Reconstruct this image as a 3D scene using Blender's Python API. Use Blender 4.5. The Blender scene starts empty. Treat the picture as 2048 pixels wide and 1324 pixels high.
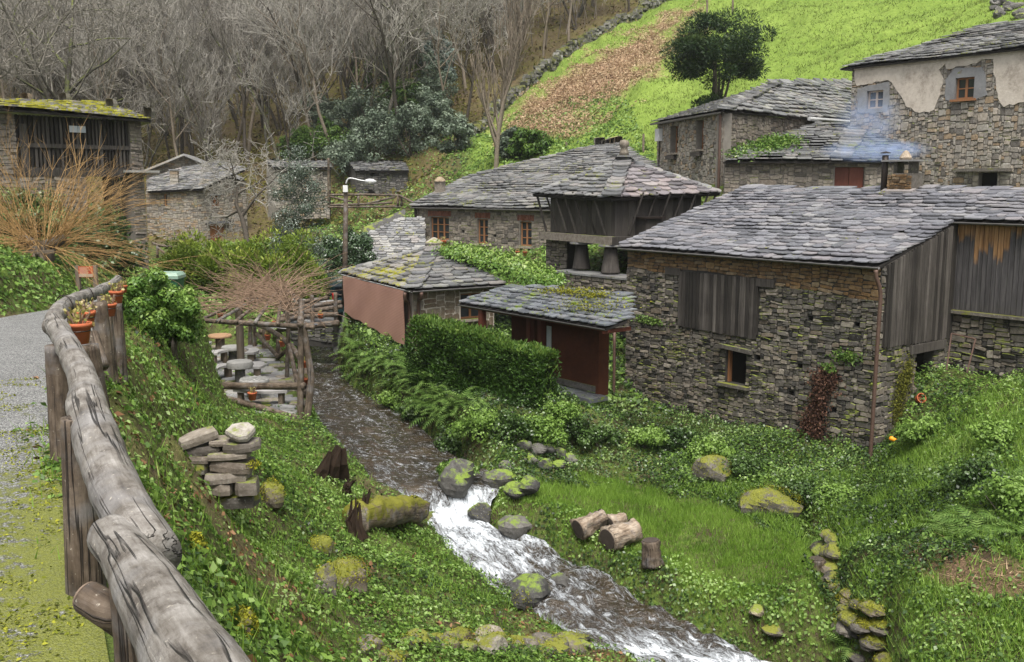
import bpy, math, random
import numpy as np
from mathutils import Vector, Matrix, Euler
from mathutils.geometry import tessellate_polygon
random.seed(7)
rng = np.random.default_rng(7)
scene = bpy.context.scene
COL = scene.collection

# ------------------------------------------------------------------ camera, sky, sun, exposure
F = 1991.1                       # focal length in photo pixels (35 mm on 36 mm, 2048 px)
PITCH = math.atan(302.0 / F)
CT, ST = math.cos(PITCH), math.sin(PITCH)
cam_d = bpy.data.cameras.new('camera')
cam_d.lens = 35.0; cam_d.sensor_width = 36.0; cam_d.clip_start = 0.05; cam_d.clip_end = 2000
cam = bpy.data.objects.new('camera', cam_d); COL.objects.link(cam)
cam.location = (0, 0, 0)
cam.rotation_euler = (math.radians(90) - PITCH, 0, 0)
scene.camera = cam

SUN_EL, SUN_AZ = math.radians(64), math.radians(178)     # azimuth clockwise from +Y: behind the camera
world = bpy.data.worlds.new('World'); scene.world = world
world.use_nodes = True
wn = world.node_tree; wn.nodes.clear()
sky = wn.nodes.new('ShaderNodeTexSky'); sky.sky_type = 'NISHITA'; sky.sun_disc = False
sky.sun_elevation = SUN_EL; sky.sun_rotation = SUN_AZ
sky.air_density = 1.0; sky.dust_density = 4.0; sky.ozone_density = 1.0
hsv = wn.nodes.new('ShaderNodeHueSaturation'); hsv.inputs['Saturation'].default_value = 0.28   # overcast: the cloud whitens the sky
bgd = wn.nodes.new('ShaderNodeBackground'); bgd.inputs['Strength'].default_value = 0.06
wo = wn.nodes.new('ShaderNodeOutputWorld')
wn.links.new(sky.outputs[0], hsv.inputs['Color']); wn.links.new(hsv.outputs[0], bgd.inputs['Color'])
wn.links.new(bgd.outputs[0], wo.inputs['Surface'])
sun_d = bpy.data.lights.new('sun', 'SUN'); sun_d.energy = 1.5; sun_d.angle = math.radians(32)
sun_d.color = (1.0, 0.96, 0.9)
sun = bpy.data.objects.new('sun', sun_d); COL.objects.link(sun)
sdir = Vector((math.sin(SUN_AZ) * math.cos(SUN_EL), math.cos(SUN_AZ) * math.cos(SUN_EL), math.sin(SUN_EL)))
sun.rotation_euler = sdir.to_track_quat('Z', 'Y').to_euler()
sun.location = (0, 0, 30)
vs = scene.view_settings
vs.view_transform = 'Standard'; vs.look = 'None'; vs.gamma = 1.0; vs.exposure = 1.85
try: vs.use_curve_mapping = False
except Exception: pass
scene.cycles.max_bounces = 6; scene.cycles.diffuse_bounces = 3; scene.cycles.glossy_bounces = 2
scene.cycles.transmission_bounces = 3; scene.cycles.transparent_max_bounces = 6; scene.cycles.volume_bounces = 1
scene.cycles.use_denoising = True

# ------------------------------------------------------------------ photo pixel -> direction
def ray(u, v):
    x = (u - 1024.0) / F; dn = (v - 662.0) / F
    return Vector((x, CT - dn * ST, -ST - dn * CT))
def PY(u, v, Y):
    d = ray(u, v); return d * (Y / d.y)
def PZ(u, v, z):
    d = ray(u, v); return d * (z / d.z)
def pix(p):
    x, y, z = p
    fw = y * CT - z * ST; up = y * ST + z * CT
    return 1024 + F * x / fw, 662 - F * up / fw

# ------------------------------------------------------------------ objects
def thing(name, label, cat, base, group=None, kind=None):
    o = bpy.data.objects.new(name, None); COL.objects.link(o)
    o.empty_display_size = 0.2
    o.location = base
    tag(o, label, cat, group, kind)
    return o
def tag(o, label=None, cat=None, group=None, kind=None):
    if label: o['label'] = label
    if cat: o['category'] = cat
    if group: o['group'] = group
    if kind: o['kind'] = kind
    elif cat: o['kind'] = 'thing'
    return o
def base_of(parent):
    p = parent
    while p is not None and p.parent is not None: p = p.parent
    return np.array(p.location) if p is not None else np.zeros(3)
def mesh_data(name, V, Fc, mat, smooth=False, rnd=None, attrs=None):
    me = bpy.data.meshes.new(name)
    V = np.asarray(V, dtype=np.float32).reshape(-1, 3)
    if isinstance(Fc, np.ndarray):
        n, k = Fc.shape
        me.vertices.add(len(V)); me.vertices.foreach_set('co', V.ravel())
        me.loops.add(n * k); me.loops.foreach_set('vertex_index', Fc.astype(np.int32).ravel())
        me.polygons.add(n)
        me.polygons.foreach_set('loop_start', np.arange(0, n * k, k, dtype=np.int32))
        me.update(calc_edges=True)
    else:
        me.from_pydata(V.tolist(), [], Fc)
        me.update()
    if smooth:
        me.polygons.foreach_set('use_smooth', np.ones(len(me.polygons), dtype=bool))
    if mat: me.materials.append(mat)
    if rnd is not None:
        a = me.attributes.new('rnd', 'FLOAT', 'POINT')
        r = np.full(len(V), rnd, np.float32) if np.isscalar(rnd) else np.asarray(rnd, np.float32)
        a.data.foreach_set('value', r)
    for k, val in (attrs or {}).items():
        a = me.attributes.new(k, 'FLOAT', 'POINT')
        a.data.foreach_set('value', np.asarray(val, np.float32))
    return me
def obj(name, V, Fc, mat, parent=None, smooth=False, rnd=None, attrs=None, kind=None):
    """one mesh object from world coordinates; under a parent the mesh is moved to the thing's base"""
    V = np.asarray(V, dtype=float).reshape(-1, 3)
    b = base_of(parent)
    me = mesh_data(name, V - b, Fc, mat, smooth, rnd, attrs)
    o = bpy.data.objects.new(name, me); COL.objects.link(o)
    if parent is not None: o.parent = parent
    if kind: o['kind'] = kind
    return o
def solo(name, V, Fc, mat, label=None, cat=None, group=None, kind=None, smooth=False, rnd=None, attrs=None, base=None):
    """a thing that is one mesh, its origin at its base"""
    V = np.asarray(V, dtype=float).reshape(-1, 3)
    if base is None:
        base = np.array([(V[:, 0].min() + V[:, 0].max()) / 2, (V[:, 1].min() + V[:, 1].max()) / 2, V[:, 2].min()])
    me = mesh_data(name, V - np.asarray(base), Fc, mat, smooth, rnd, attrs)
    o = bpy.data.objects.new(name, me); COL.objects.link(o); o.location = base
    tag(o, label, cat, group, kind)
    return o
def inst(name, me, M, parent):
    """an object sharing mesh data me, placed by world matrix M, under parent"""
    o = bpy.data.objects.new(name, me); COL.objects.link(o)
    if parent is not None:
        o.parent = parent
        b = base_of(parent)
        M = M.copy(); M.translation = M.translation - Vector(b)
    o.matrix_basis = M
    return o
def copy_tree(o, parent=None):
    c = o.copy(); COL.objects.link(c); c.parent = parent
    for ch in list(o.children): copy_tree(ch, c)
    return c

class MB:
    """collects simple shapes into one mesh"""
    def __init__(s): s.V = []; s.F = []
    def add(s, V, Fc):
        n = len(s.V); s.V.extend([tuple(map(float, v)) for v in V]); s.F.extend([[i + n for i in f] for f in Fc]); return s
    def box(s, c, ax, ay, az):
        """centre and three half-axis vectors"""
        c, ax, ay, az = map(Vector, (c, ax, ay, az))
        V = [c + ax * i + ay * j + az * k for i in (-1, 1) for j in (-1, 1) for k in (-1, 1)]
        return s.add(V, [[0, 1, 3, 2], [4, 6, 7, 5], [0, 4, 5, 1], [2, 3, 7, 6], [0, 2, 6, 4], [1, 5, 7, 3]])
    def abox(s, x0, x1, y0, y1, z0, z1):
        return s.box(((x0+x1)/2, (y0+y1)/2, (z0+z1)/2), ((x1-x0)/2, 0, 0), (0, (y1-y0)/2, 0), (0, 0, (z1-z0)/2))
    def tube(s, pts, rad, n=8, jit=0.0, cap=True, seed=None):
        V, Fc = tube(pts, rad, n, jit, cap, seed); return s.add(V, Fc)
    def prism(s, poly, off):
        """planar polygon (3D points) extruded by a vector"""
        off = Vector(off); n = len(poly); P = [Vector(p) for p in poly]
        V = P + [p + off for p in P]
        return s.add(V, [list(range(n))[::-1], list(range(n, 2*n))] + [[i, (i+1) % n, n + (i+1) % n, n + i] for i in range(n)])
    def lathe(s, c, prof, n=16, axis=None):
        c = Vector(c); V = []; Fc = []
        R = Matrix.Identity(3) if axis is None else Vector(axis).to_track_quat('Z', 'Y').to_matrix()
        for r, z in prof:
            for k in range(n):
                a = 2*math.pi*k/n; V.append(c + R @ Vector((r*math.cos(a), r*math.sin(a), z)))
        m = len(prof)
        for i in range(m-1):
            for k in range(n):
                Fc.append([i*n+k, i*n+(k+1) % n, (i+1)*n+(k+1) % n, (i+1)*n+k])
        if prof[0][0] > 1e-6: Fc.append(list(range(n))[::-1])
        if prof[-1][0] > 1e-6: Fc.append([(m-1)*n+k for k in range(n)])
        return s.add(V, Fc)
    def build(s, name, mat, parent=None, smooth=False, rnd=None): return obj(name, s.V, s.F, mat, parent, smooth, rnd)
    def solo(s, name, mat, label, cat, group=None, smooth=False, rnd=None, kind=None, base=None): return solo(name, s.V, s.F, mat, label, cat, group, kind, smooth, rnd, None, base)
def tube(pts, rad, n=8, jit=0.0, cap=True, seed=None):
    P = np.asarray([tuple(p) for p in pts], float); m = len(P)
    R = np.full(m, rad, float) if np.isscalar(rad) else np.asarray(rad, float)
    r_ = np.random.default_rng(seed if seed is not None else 1)
    T = np.gradient(P, axis=0) if m > 2 else np.repeat((P[1]-P[0])[None], m, 0)
    T /= np.linalg.norm(T, axis=1, keepdims=True) + 1e-9
    up = np.array([0, 0, 1.0]) if abs(T[0][2]) < .9 else np.array([1.0, 0, 0])
    A = np.cross(T, up); A /= np.linalg.norm(A, axis=1, keepdims=True) + 1e-9
    B = np.cross(T, A)
    ang = np.arange(n) * 2 * math.pi / n
    rr = R[:, None] * (1 + jit * r_.standard_normal((m, n)))
    V = P[:, None] + rr[..., None] * (np.cos(ang)[None, :, None] * A[:, None] + np.sin(ang)[None, :, None] * B[:, None])
    Fc = []
    for i in range(m - 1):
        for k in range(n):
            Fc.append([i*n+k, i*n+(k+1) % n, (i+1)*n+(k+1) % n, (i+1)*n+k])
    if cap: Fc += [list(range(n))[::-1], [(m-1)*n+k for k in range(n)]]
    return V.reshape(-1, 3), Fc
def smooth_path(pts, per=6):
    """Catmull-Rom through points"""
    P = [np.array(tuple(p), float) for p in pts]; P = [2*P[0]-P[1]] + P + [2*P[-1]-P[-2]]; out = []
    for i in range(1, len(P)-2):
        for k in range(per):
            t = k/per
            out.append(.5*((2*P[i]) + (-P[i-1]+P[i+1])*t + (2*P[i-1]-5*P[i]+4*P[i+1]-P[i+2])*t*t + (-P[i-1]+3*P[i]-3*P[i+1]+P[i+2])*t**3))
    out.append(P[-2]); return np.array(out)

# cheap value noise, vectorised
def vnoise(x, y, s=1.0, seed=0):
    x = np.asarray(x, float) * s + 37.2 * seed; y = np.asarray(y, float) * s + 11.7 * seed
    xi = np.floor(x).astype(np.int64); yi = np.floor(y).astype(np.int64); xf = x - xi; yf = y - yi
    def h(a, b):
        n = (a * 374761393 + b * 668265263 + seed * 1442695) & 0x7fffffff
        n = ((n ^ (n >> 13)) * 1274126177) & 0x7fffffff
        return ((n ^ (n >> 16)) & 0xffff) / 65535.0
    u = xf*xf*(3-2*xf); w = yf*yf*(3-2*yf)
    return (h(xi, yi)*(1-u) + h(xi+1, yi)*u)*(1-w) + (h(xi, yi+1)*(1-u) + h(xi+1, yi+1)*u)*w
def fbm(x, y, s=1.0, seed=0, o=4):
    r = 0; a = .5
    for i in range(o): r = r + a * vnoise(x, y, s * 2**i, seed + i); a *= .5
    return r

# ------------------------------------------------------------------ materials
class NT:
    def __init__(s, name):
        s.m = bpy.data.materials.new(name); s.m.use_nodes = True; s.t = s.m.node_tree; s.t.nodes.clear()
        s.out = s.t.nodes.new('ShaderNodeOutputMaterial')
    def n(s, typ, ins=None, **kw):
        d = s.t.nodes.new(typ)
        for k, v in kw.items(): setattr(d, k, v)
        for k, v in (ins or {}).items(): s.set(d.inputs[k], v)
        return d
    def set(s, sock, v):
        if isinstance(v, bpy.types.NodeSocket): s.t.links.new(v, sock)
        elif v is not None:
            if sock.type == 'RGBA' and len(v) == 3: v = (*v, 1)
            sock.default_value = v
    def pos(s, scale=(1, 1, 1), obj=False):
        p = s.n('ShaderNodeTexCoord').outputs['Object'] if obj else s.n('ShaderNodeNewGeometry').outputs['Position']
        if scale == (1, 1, 1): return p
        return s.n('ShaderNodeMapping', {'Vector': p, 'Scale': scale}).outputs[0]
    def noise(s, scale, detail=4, rough=.6, vec=None, dist=0.0):
        return s.n('ShaderNodeTexNoise', {'Vector': vec if vec is not None else s.pos(), 'Scale': scale, 'Detail': detail, 'Roughness': rough, 'Distortion': dist}).outputs['Fac']
    def vor(s, scale, vec=None, feature='F1', out='Distance'):
        return s.n('ShaderNodeTexVoronoi', {'Vector': vec if vec is not None else s.pos(), 'Scale': scale}, feature=feature).outputs[out]
    def attr(s, name): return s.n('ShaderNodeAttribute', attribute_name=name).outputs['Fac']
    def ramp(s, fac, stops, interp='LINEAR'):
        d = s.n('ShaderNodeValToRGB', {'Fac': fac}); cr = d.color_ramp; cr.interpolation = interp
        while len(cr.elements) < len(stops): cr.elements.new(.5)
        for e, (p, c) in zip(cr.elements, stops):
            e.position = p
            e.color = (c, c, c, 1) if np.isscalar(c) else (*c[:3], 1)
        return d.outputs['Color']
    def mix(s, f, a, b, blend='MIX'):
        d = s.n('ShaderNodeMix', data_type='RGBA', blend_type=blend)
        s.set(d.inputs[0], f); s.set(d.inputs[6], a); s.set(d.inputs[7], b); return d.outputs[2]
    def mth(s, op, a, b=0.0, clamp=False):
        d = s.n('ShaderNodeMath', operation=op, use_clamp=clamp); s.set(d.inputs[0], a); s.set(d.inputs[1], b); return d.outputs[0]
    def step(s, fac, a, b): return s.ramp(fac, [(a, 0.0), (b, 1.0)])
    def bump(s, h, strength=.5, dist=.02):
        return s.n('ShaderNodeBump', {'Height': h, 'Strength': strength, 'Distance': dist}).outputs[0]
    def nz(s):   # upward-facing amount
        g = s.n('ShaderNodeNewGeometry').outputs['Normal']
        return s.n('ShaderNodeSeparateXYZ', {'Vector': g}).outputs[2]
    def pz(s): return s.n('ShaderNodeSeparateXYZ', {'Vector': s.pos()}).outputs[2]
    def end(s, col, rough=.8, spec=.3, bump=None, metal=0.0, trans=0.0, alpha=None):
        b = s.n('ShaderNodeBsdfPrincipled', {'Base Color': col, 'Roughness': rough, 'Specular IOR Level': spec, 'Metallic': metal})
        if bump is not None: s.set(b.inputs['Normal'], bump)
        sh = b.outputs[0]
        if trans:
            tr = s.n('ShaderNodeBsdfTranslucent', {'Color': col})
            sh = s.n('ShaderNodeMixShader', {0: trans, 1: sh, 2: tr.outputs[0]}).outputs[0]
        s.t.links.new(sh, s.out.inputs['Surface']); return s.m

def mk_plain(name, col, rough=.7, spec=.3, metal=0.0, var=.25, scale=6):
    s = NT(name); n = s.noise(scale, 5)
    c = s.mix(n, tuple(x*(1-var) for x in col), tuple(min(1, x*(1+var)) for x in col))
    return s.end(c, rough, spec, s.bump(s.noise(scale*8, 3), .25, .01), metal)
def mk_stone(name, stops, moss=.0, dark=.5, lichen=.15, mosscol=(.11, .13, .02)):
    s = NT(name); r = s.attr('rnd')
    c = s.ramp(r, stops)
    n1 = s.noise(9, 6, .7); c = s.mix(s.step(n1, .35, .75), s.mix(1, c, (.45, .43, .4), 'MULTIPLY'), c)
    n2 = s.noise(.7, 4, .6); c = s.mix(s.mth('MULTIPLY', s.step(n2, .5, .72), dark), c, s.mix(1, c, (.3, .28, .25), 'MULTIPLY'))
    if lichen:
        n3 = s.noise(26, 3, .5); c = s.mix(s.mth('MULTIPLY', s.step(n3, .62, .7), lichen * 2), c, (.42, .42, .38))
    if moss:
        n4 = s.noise(1.6, 6, .75); nz = s.mth('MULTIPLY', s.nz(), .16)
        f = s.step(s.mth('ADD', n4, nz), .66 - .2*moss, .74 - .2*moss)
        c = s.mix(f, c, s.mix(s.noise(30, 2), mosscol, tuple(x*2.0 for x in mosscol)))
    return s.end(c, .78, .35, s.bump(s.noise(32, 6, .75), .55, .025))
def mk_slate(name, moss=.15, tint=(1, 1, 1), mosscol=(.2, .21, .02), rough=.42):
    s = NT(name); r = s.attr('rnd')
    t = lambda c: tuple(a*b for a, b in zip(c, tint))
    c = s.ramp(r, [(0, t((.1, .102, .108))), (.2, t((.15, .153, .165))), (.45, t((.235, .237, .245))), (.65, t((.14, .136, .145))), (.8, t((.27, .268, .262))), (.92, t((.2, .182, .185))), (1, t((.34, .335, .325)))])
    n1 = s.noise(5, 6, .7); c = s.mix(s.step(n1, .3, .7), s.mix(1, c, (.6, .6, .6), 'MULTIPLY'), c)
    n3 = s.noise(18, 3, .6); c = s.mix(s.mth('MULTIPLY', s.step(n3, .6, .72), .35), c, (.36, .36, .33))
    if moss:
        n4 = s.noise(1.1, 7, .8); n5 = s.noise(9, 4, .7)
        f = s.step(s.mth('ADD', s.mth('MULTIPLY', n4, .62), s.mth('MULTIPLY', n5, .38)), .635 - .25*moss, .675 - .25*moss)
        c = s.mix(f, c, s.mix(s.noise(25, 2), tuple(x*.55 for x in mosscol), tuple(x*1.5 for x in mosscol)))
    rg = s.ramp(s.noise(3, 3), [(.3, rough-.12), (.7, rough+.2)])
    return s.end(c, rg, .4, s.bump(s.noise(22, 5, .7), .45, .015))
def mk_wood(name, stops, vert=True, rough=.8, gscale=14, crack=.6):
    """weathered wood: grain along Z when vert, else along the tube (isotropic)"""
    s = NT(name); r = s.attr('rnd')
    off = s.n('ShaderNodeCombineXYZ', {0: s.mth('MULTIPLY', r, 31.0), 1: s.mth('MULTIPLY', r, 17.0), 2: s.mth('MULTIPLY', r, 5.0)}).outputs[0]
    v = s.n('ShaderNodeVectorMath', {0: s.pos(), 1: off}, operation='ADD').outputs[0]
    v = s.n('ShaderNodeMapping', {'Vector': v, 'Scale': (1, 1, .07) if vert else (1, .25, 1)}).outputs[0]
    g = s.noise(gscale, 6, .7, v, .3); l = s.noise(1.3, 4)
    f = s.mth('ADD', s.mth('MULTIPLY', g, .55), s.mth('ADD', s.mth('MULTIPLY', l, .25), s.mth('MULTIPLY', r, .3)))
    c = s.ramp(f, stops)
    ck = s.step(s.noise(gscale*2.2, 3, .6, v), .3, .42)
    c = s.mix(s.mth('MULTIPLY', s.mth('SUBTRACT', 1.0, ck), crack), c, (.015, .012, .01))
    return s.end(c, rough, .25, s.bump(g, .6, .02))
def mk_leaf(name, stops, trans=.25, rough=.5, spec=.25, big=.0):
    s = NT(name); r = s.attr('rnd')
    if big:
        r = s.mth('ADD', s.mth('MULTIPLY', r, 1-big), s.mth('MULTIPLY', s.step(s.noise(.6, 4, .6), .3, .7), big))
    c = s.ramp(r, stops)
    return s.end(c, rough, spec, None, 0, trans)
# ------------------------------------------------------------------ material palette
SH = [(0, (.045, .042, .038)), (.15, (.11, .1, .088)), (.35, (.2, .18, .155)), (.55, (.14, .125, .108)), (.7, (.27, .235, .19)), (.82, (.17, .135, .1)), (.93, (.36, .335, .29)), (1, (.25, .18, .11))]
M_stone_barn = mk_stone('rubble_stone', SH, .18, .6)
M_stone_pale = mk_stone('pale_rubble_stone', [(0, (.2, .18, .16)), (.2, (.36, .33, .29)), (.5, (.47, .44, .39)), (.7, (.38, .33, .27)), (.85, (.42, .31, .2)), (1, (.56, .53, .48))], .08, .35, .25)
M_stone_house = mk_stone('grey_house_stone', [(0, (.13, .115, .1)), (.3, (.27, .235, .2)), (.6, (.34, .3, .25)), (.8, (.24, .2, .165)), (1, (.42, .38, .33))], .1, .4)
M_stone_dark = mk_stone('dark_wall_stone', [(0, (.06, .06, .06)), (.4, (.14, .135, .13)), (.8, (.2, .19, .18)), (1, (.26, .25, .24))], .15, .5)
M_stone_moss = mk_stone('mossy_stone', SH, .5, .4, .2, (.1, .105, .014))
M_rock = mk_stone('wet_rock', [(0, (.06, .06, .06)), (1, (.2, .19, .175))], .3, .4, .1, (.1, .14, .02))
M_ochre = mk_stone('ochre_slate_course', [(0, (.16, .1, .05)), (.3, (.25, .145, .06)), (.6, (.32, .21, .105)), (.8, (.18, .125, .075)), (1, (.36, .27, .165))], 0, .5, .1)
M_mortar = mk_plain('lime_mortar', (.17, .155, .135), .95, .1, 0, .4, 5)
M_mortar_dark = mk_plain('dark_joint', (.05, .047, .043), .95, .1, 0, .4, 5)
M_slate = mk_slate('slate', .12, (1.0, .99, 1.03))
M_slate_old = mk_slate('old_slate', .3, (.98, .97, .92), (.16, .17, .02))
M_slate_moss = mk_slate('mossy_slate', .5, (1.15, 1.1, 1.02), (.22, .21, .015))
M_slate_wet = mk_slate('dark_slate', .36, (.75, .8, .85), (.14, .19, .02), .36)
M_slate_pale = mk_slate('pale_slate', .25, (1.3, 1.28, 1.22), (.22, .22, .03))
M_under = mk_plain('roof_boarding', (.03, .027, .025), .9, .1)
M_board = mk_wood('grey_boards', [(.3, (.009, .008, .007)), (.5, (.036, .031, .027)), (.68, (.085, .075, .066)), (.85, (.17, .152, .135)), (1, (.26, .235, .21))])
M_board_dark = mk_wood('dark_boards', [(.2, (.018, .016, .014)), (.5, (.055, .048, .042)), (.8, (.11, .098, .085)), (1, (.17, .15, .13))])
M_board_warm = mk_wood('orange_boards', [(.2, (.14, .06, .02)), (.5, (.33, .16, .055)), (.8, (.45, .25, .1)), (1, (.5, .32, .15))], True, .7, 10, .4)
M_frame = mk_wood('brown_window_wood', [(.2, (.12, .05, .02)), (.6, (.26, .12, .055)), (1, (.36, .2, .1))], True, .6, 12, .3)
M_frame_pale = mk_wood('pale_window_wood', [(.2, (.28, .2, .13)), (.6, (.46, .36, .27)), (1, (.6, .5, .4))], True, .6, 12, .3)
M_log = mk_wood('weathered_log', [(.2, (.05, .042, .035)), (.45, (.2, .17, .14)), (.7, (.36, .32, .27)), (1, (.52, .48, .42))], False, .75, 9, .55)
M_pole = mk_wood('pergola_pole', [(.2, (.045, .036, .028)), (.5, (.15, .12, .09)), (.8, (.26, .21, .16)), (1, (.34, .29, .23))], True, .8, 10, .4)
M_bark = mk_plain('bark', (.085, .072, .058), .9, .15, 0, .55, 9)
M_bark_pale = mk_plain('pale_bark', (.2, .165, .125), .9, .15, 0, .5, 9)
M_twig = mk_plain('grey_twigs', (.285, .268, .235), .9, .15, 0, .4, 2)
M_twig_dark = mk_plain('brown_twigs', (.205, .188, .16), .9, .15, 0, .4, 2)
M_willow = mk_plain('orange_osiers', (.36, .225, .095), .7, .2, 0, .35, 2)
M_vine = mk_plain('bare_vine', (.23, .155, .105), .85, .2, 0, .4, 5)
M_iron = mk_plain('dark_iron', (.03, .022, .018), .5, .4, .4)
M_zinc = mk_plain('zinc_gutter', (.16, .15, .145), .45, .5, .5)
M_zinc_white = mk_plain('pale_gutter', (.5, .5, .5), .4, .5, .2)
M_rust = mk_plain('rusty_gutter', (.1, .06, .045), .6, .4, .3)
M_terra = mk_plain('terracotta', (.42, .115, .05), .75, .25, 0, .18, 12)
M_soil = mk_plain('potting_soil', (.03, .02, .014), .95, .1)
def mk_glass():
    s = NT('window_glass'); return s.end(s.mix(s.noise(1.5, 2), (.012, .014, .016), (.04, .045, .05)), .08, .5)
M_glass = mk_glass()
M_black = mk_plain('dark_interior', (.008, .007, .006), .95, .05)

# ------------------------------------------------------------------ height of the ground
# stream: left and right edge as seen in the photograph, and the water level there
STREAM = [(560, 660, 640, 655, -7.05), (600, 705, 664, 700, -7.1), (612, 770, 690, 762, -7.15), (648, 830, 795, 832, -7.15), (690, 890, 885, 905, -7.2),
          (762, 968, 985, 962, -7.25), (810, 1000, 985, 985, -7.46), (846, 1045, 965, 1042, -7.86), (886, 1110, 1045, 1080, -8.16), (968, 1200, 1175, 1148, -8.46),
          (1018, 1258, 1315, 1235, -8.72), (1150, 1330, 1500, 1322, -8.95), (1400, 1500, 1900, 1480, -9.3)]
SL = np.array([tuple(PZ(a, b, z)) for a, b, c, d, z in STREAM]); SR = np.array([tuple(PZ(c, d, z)) for a, b, c, d, z in STREAM])
SL = np.vstack([SL[:1] + (SL[0]-SL[1])*1.5, SL]); SR = np.vstack([SR[:1] + (SR[0]-SR[1])*1.5, SR])
SLs = smooth_path(SL, 10); SRs = smooth_path(SR, 10)
SC = (SLs + SRs) / 2; SW = np.linalg.norm((SRs - SLs)[:, :2], axis=1) / 2
RAIL = [(400, 1370, 1.85), (380, 1330, 2.0), (300, 1190, 2.55), (245, 1075, 3.1), (205, 950, 3.7), (178, 830, 4.6), (160, 760, 5.4), (130, 690, 6.6), (106, 645, 7.6), (128, 612, 9.2), (165, 592, 11), (200, 578, 13), (235, 563, 15.5)]
RAILP = np.array([tuple(PY(*r)) for r in RAIL])
CP = []
def c_xyz(*a): CP.append(tuple(map(float, a)))
def c_Y(u, v, Y): CP.append(tuple(PY(u, v, Y)))
def c_z(u, v, z): CP.append(tuple(PZ(u, v, z)))
# road on the left of the rail
for p in RAILP[1:]:
    d = -0.06 * max(0, p[1] - 9)
    c_xyz(p[0] - .25, p[1], -1.92 + d); c_xyz(p[0] - 1.4, p[1] + .2, -1.92 + d); c_xyz(p[0] + .25, p[1] - .05, -1.98 + d)
for a in [(0, -3, -1.9), (-3, -3, -1.9), (-6, 0, -1.9), (-8, 5, -1.9), (-1, 0, -1.9), (-4, 4, -1.9), (-6, 8, -1.95), (-7.4, 11, -2.0), (-6.7, 16.5, -2.2), (-6.6, 19, -2.5), (-7.5, 22, -2.9), (-9, 25, -3.2), (-7.2, 14.6, -2.07), (0.6, 0, -2.2), (2, -2, -2.6)]: c_xyz(*a)
# bank left of the road
for a in [(-8.5, 14.5, -1.95), (-8.8, 15.8, -1.6), (-9.6, 17, -1.05), (-11, 14, -.8), (-12, 10, -.6), (-14, 18, -.3), (-9.2, 18.5, -1.7), (-10, 20.5, -1.7), (-11, 22.5, -1.9)]: c_xyz(*a)
c_Y(75, 530, 23); c_Y(240, 545, 27); c_Y(30, 520, 30); c_Y(290, 532, 37); c_Y(0, 520, 38)
# slope between rail, picnic terrace and stream
for a in [(250, 760, 9), (225, 800, 7.6), (300, 880, 8), (350, 850, 11), (300, 720, 12.5), (370, 790, 16), (270, 655, 14.5), (450, 845, 17.5), (460, 885, 18), (520, 875, 20), (560, 905, 20.5), (450, 838, 21), (485, 840, 22.5), (420, 812, 22), (400, 802, 24.5), (520, 858, 22.5), (385, 785, 19.5), (365, 765, 18), (560, 868, 23), (345, 745, 16), (430, 800, 25.5),
          (435, 992, 13), (340, 1005, 8.2), (345, 965, 12.6), (350, 1010, 11.6), (300, 935, 10.8), (400, 1020, 12),  (400, 1100, 8), (420, 1300, 5), (520, 1000, 14), (600, 1100, 14), (500, 1200, 9.5), (560, 1320, 8), (640, 1240, 10.5), (700, 1000, 18.6), (640, 930, 20.5), (750, 1200, 13.5), (760, 1320, 10.5), (850, 1290, 12.2), (1000, 1305, 13.2), (700, 1100, 15.6), (800, 1080, 18)]: c_Y(*a)
c_xyz(1.5, 5, -4.2); c_xyz(3, 9, -6.2); c_xyz(0.2, 6, -4.0); c_xyz(4, 4, -5.5); c_xyz(7, 8, -8.2); c_xyz(0.4, 2.5, -2.7)
# terrace, wall top on the far side of the stream
for a in [(420, 795, -6), (590, 838, -6), (480, 775, -6), (560, 750, -6), (450, 715, -6), (590, 690, -6), (420, 700, -6), (620, 760, -6.1), (520, 690, -6)]: c_z(*a)
for a in [(700, 690, -5.7), (760, 715, -5.9), (850, 762, -6), (960, 790, -6.05), (1105, 812, -6.05), (1180, 812, -6.1), (1150, 800, -6.1), (1215, 812, -6.3), (905, 745, -6), (1040, 760, -6.0), (800, 668, -5.7), (690, 640, -5.3)]: c_z(*a)
for a in [(1235, 846, -7.6), (1150, 905, -7.3), (1300, 890, -7.75), (1200, 850, -7.0), (1140, 850, -6.6)]: c_z(*a)
# meadow flat below the barn and the ground round it
for a in [(1090, 960, 23.9), (1250, 962, 25.2), (1150, 1000, 22.6), (1040, 1010, 22.3), (1300, 1050, 21.8), (1450, 1080, 21.5), (1600, 1150, 19.8), (1350, 1160, 19.5), (1550, 1250, 18), (1640, 1300, 17), (1500, 1180, 19.3), (1130, 1080, 21), (1250, 1170, 19.6), (1380, 1240, 18.6)]: c_Y(*a)
for a in [(1400, 950, -7.7), (1540, 985, -7.8), (1500, 1035, -8.0), (1737, 985, -7.75), (1650, 1020, -8.0), (1700, 1010, -7.9)]: c_z(*a)
# terrace on the right behind the mossy wall, slope up to the wing
for a in [(1690, 1130, -7.55), (1720, 1230, -7.55), (1790, 1320, -7.6), (1760, 1060, -7.5), (1850, 1180, -7.1), (2000, 1300, -7.0), (2000, 1100, -6.5), (1850, 1000, -6.7), (1800, 940, -6.9), (1960, 900, -6.0), (1900, 800, -5.6), (2030, 790, -5.3), (1830, 850, -6.4)]: c_z(*a)
for a in [(14, 27.4, -5.3), (18, 26, -4.8), (24, 24, -4), (20, 14, -5.5), (16, 8, -6.5), (30, 10, -3), (12, 5, -8), (11, 27.4, -5.5)]: c_xyz(*a)
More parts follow.
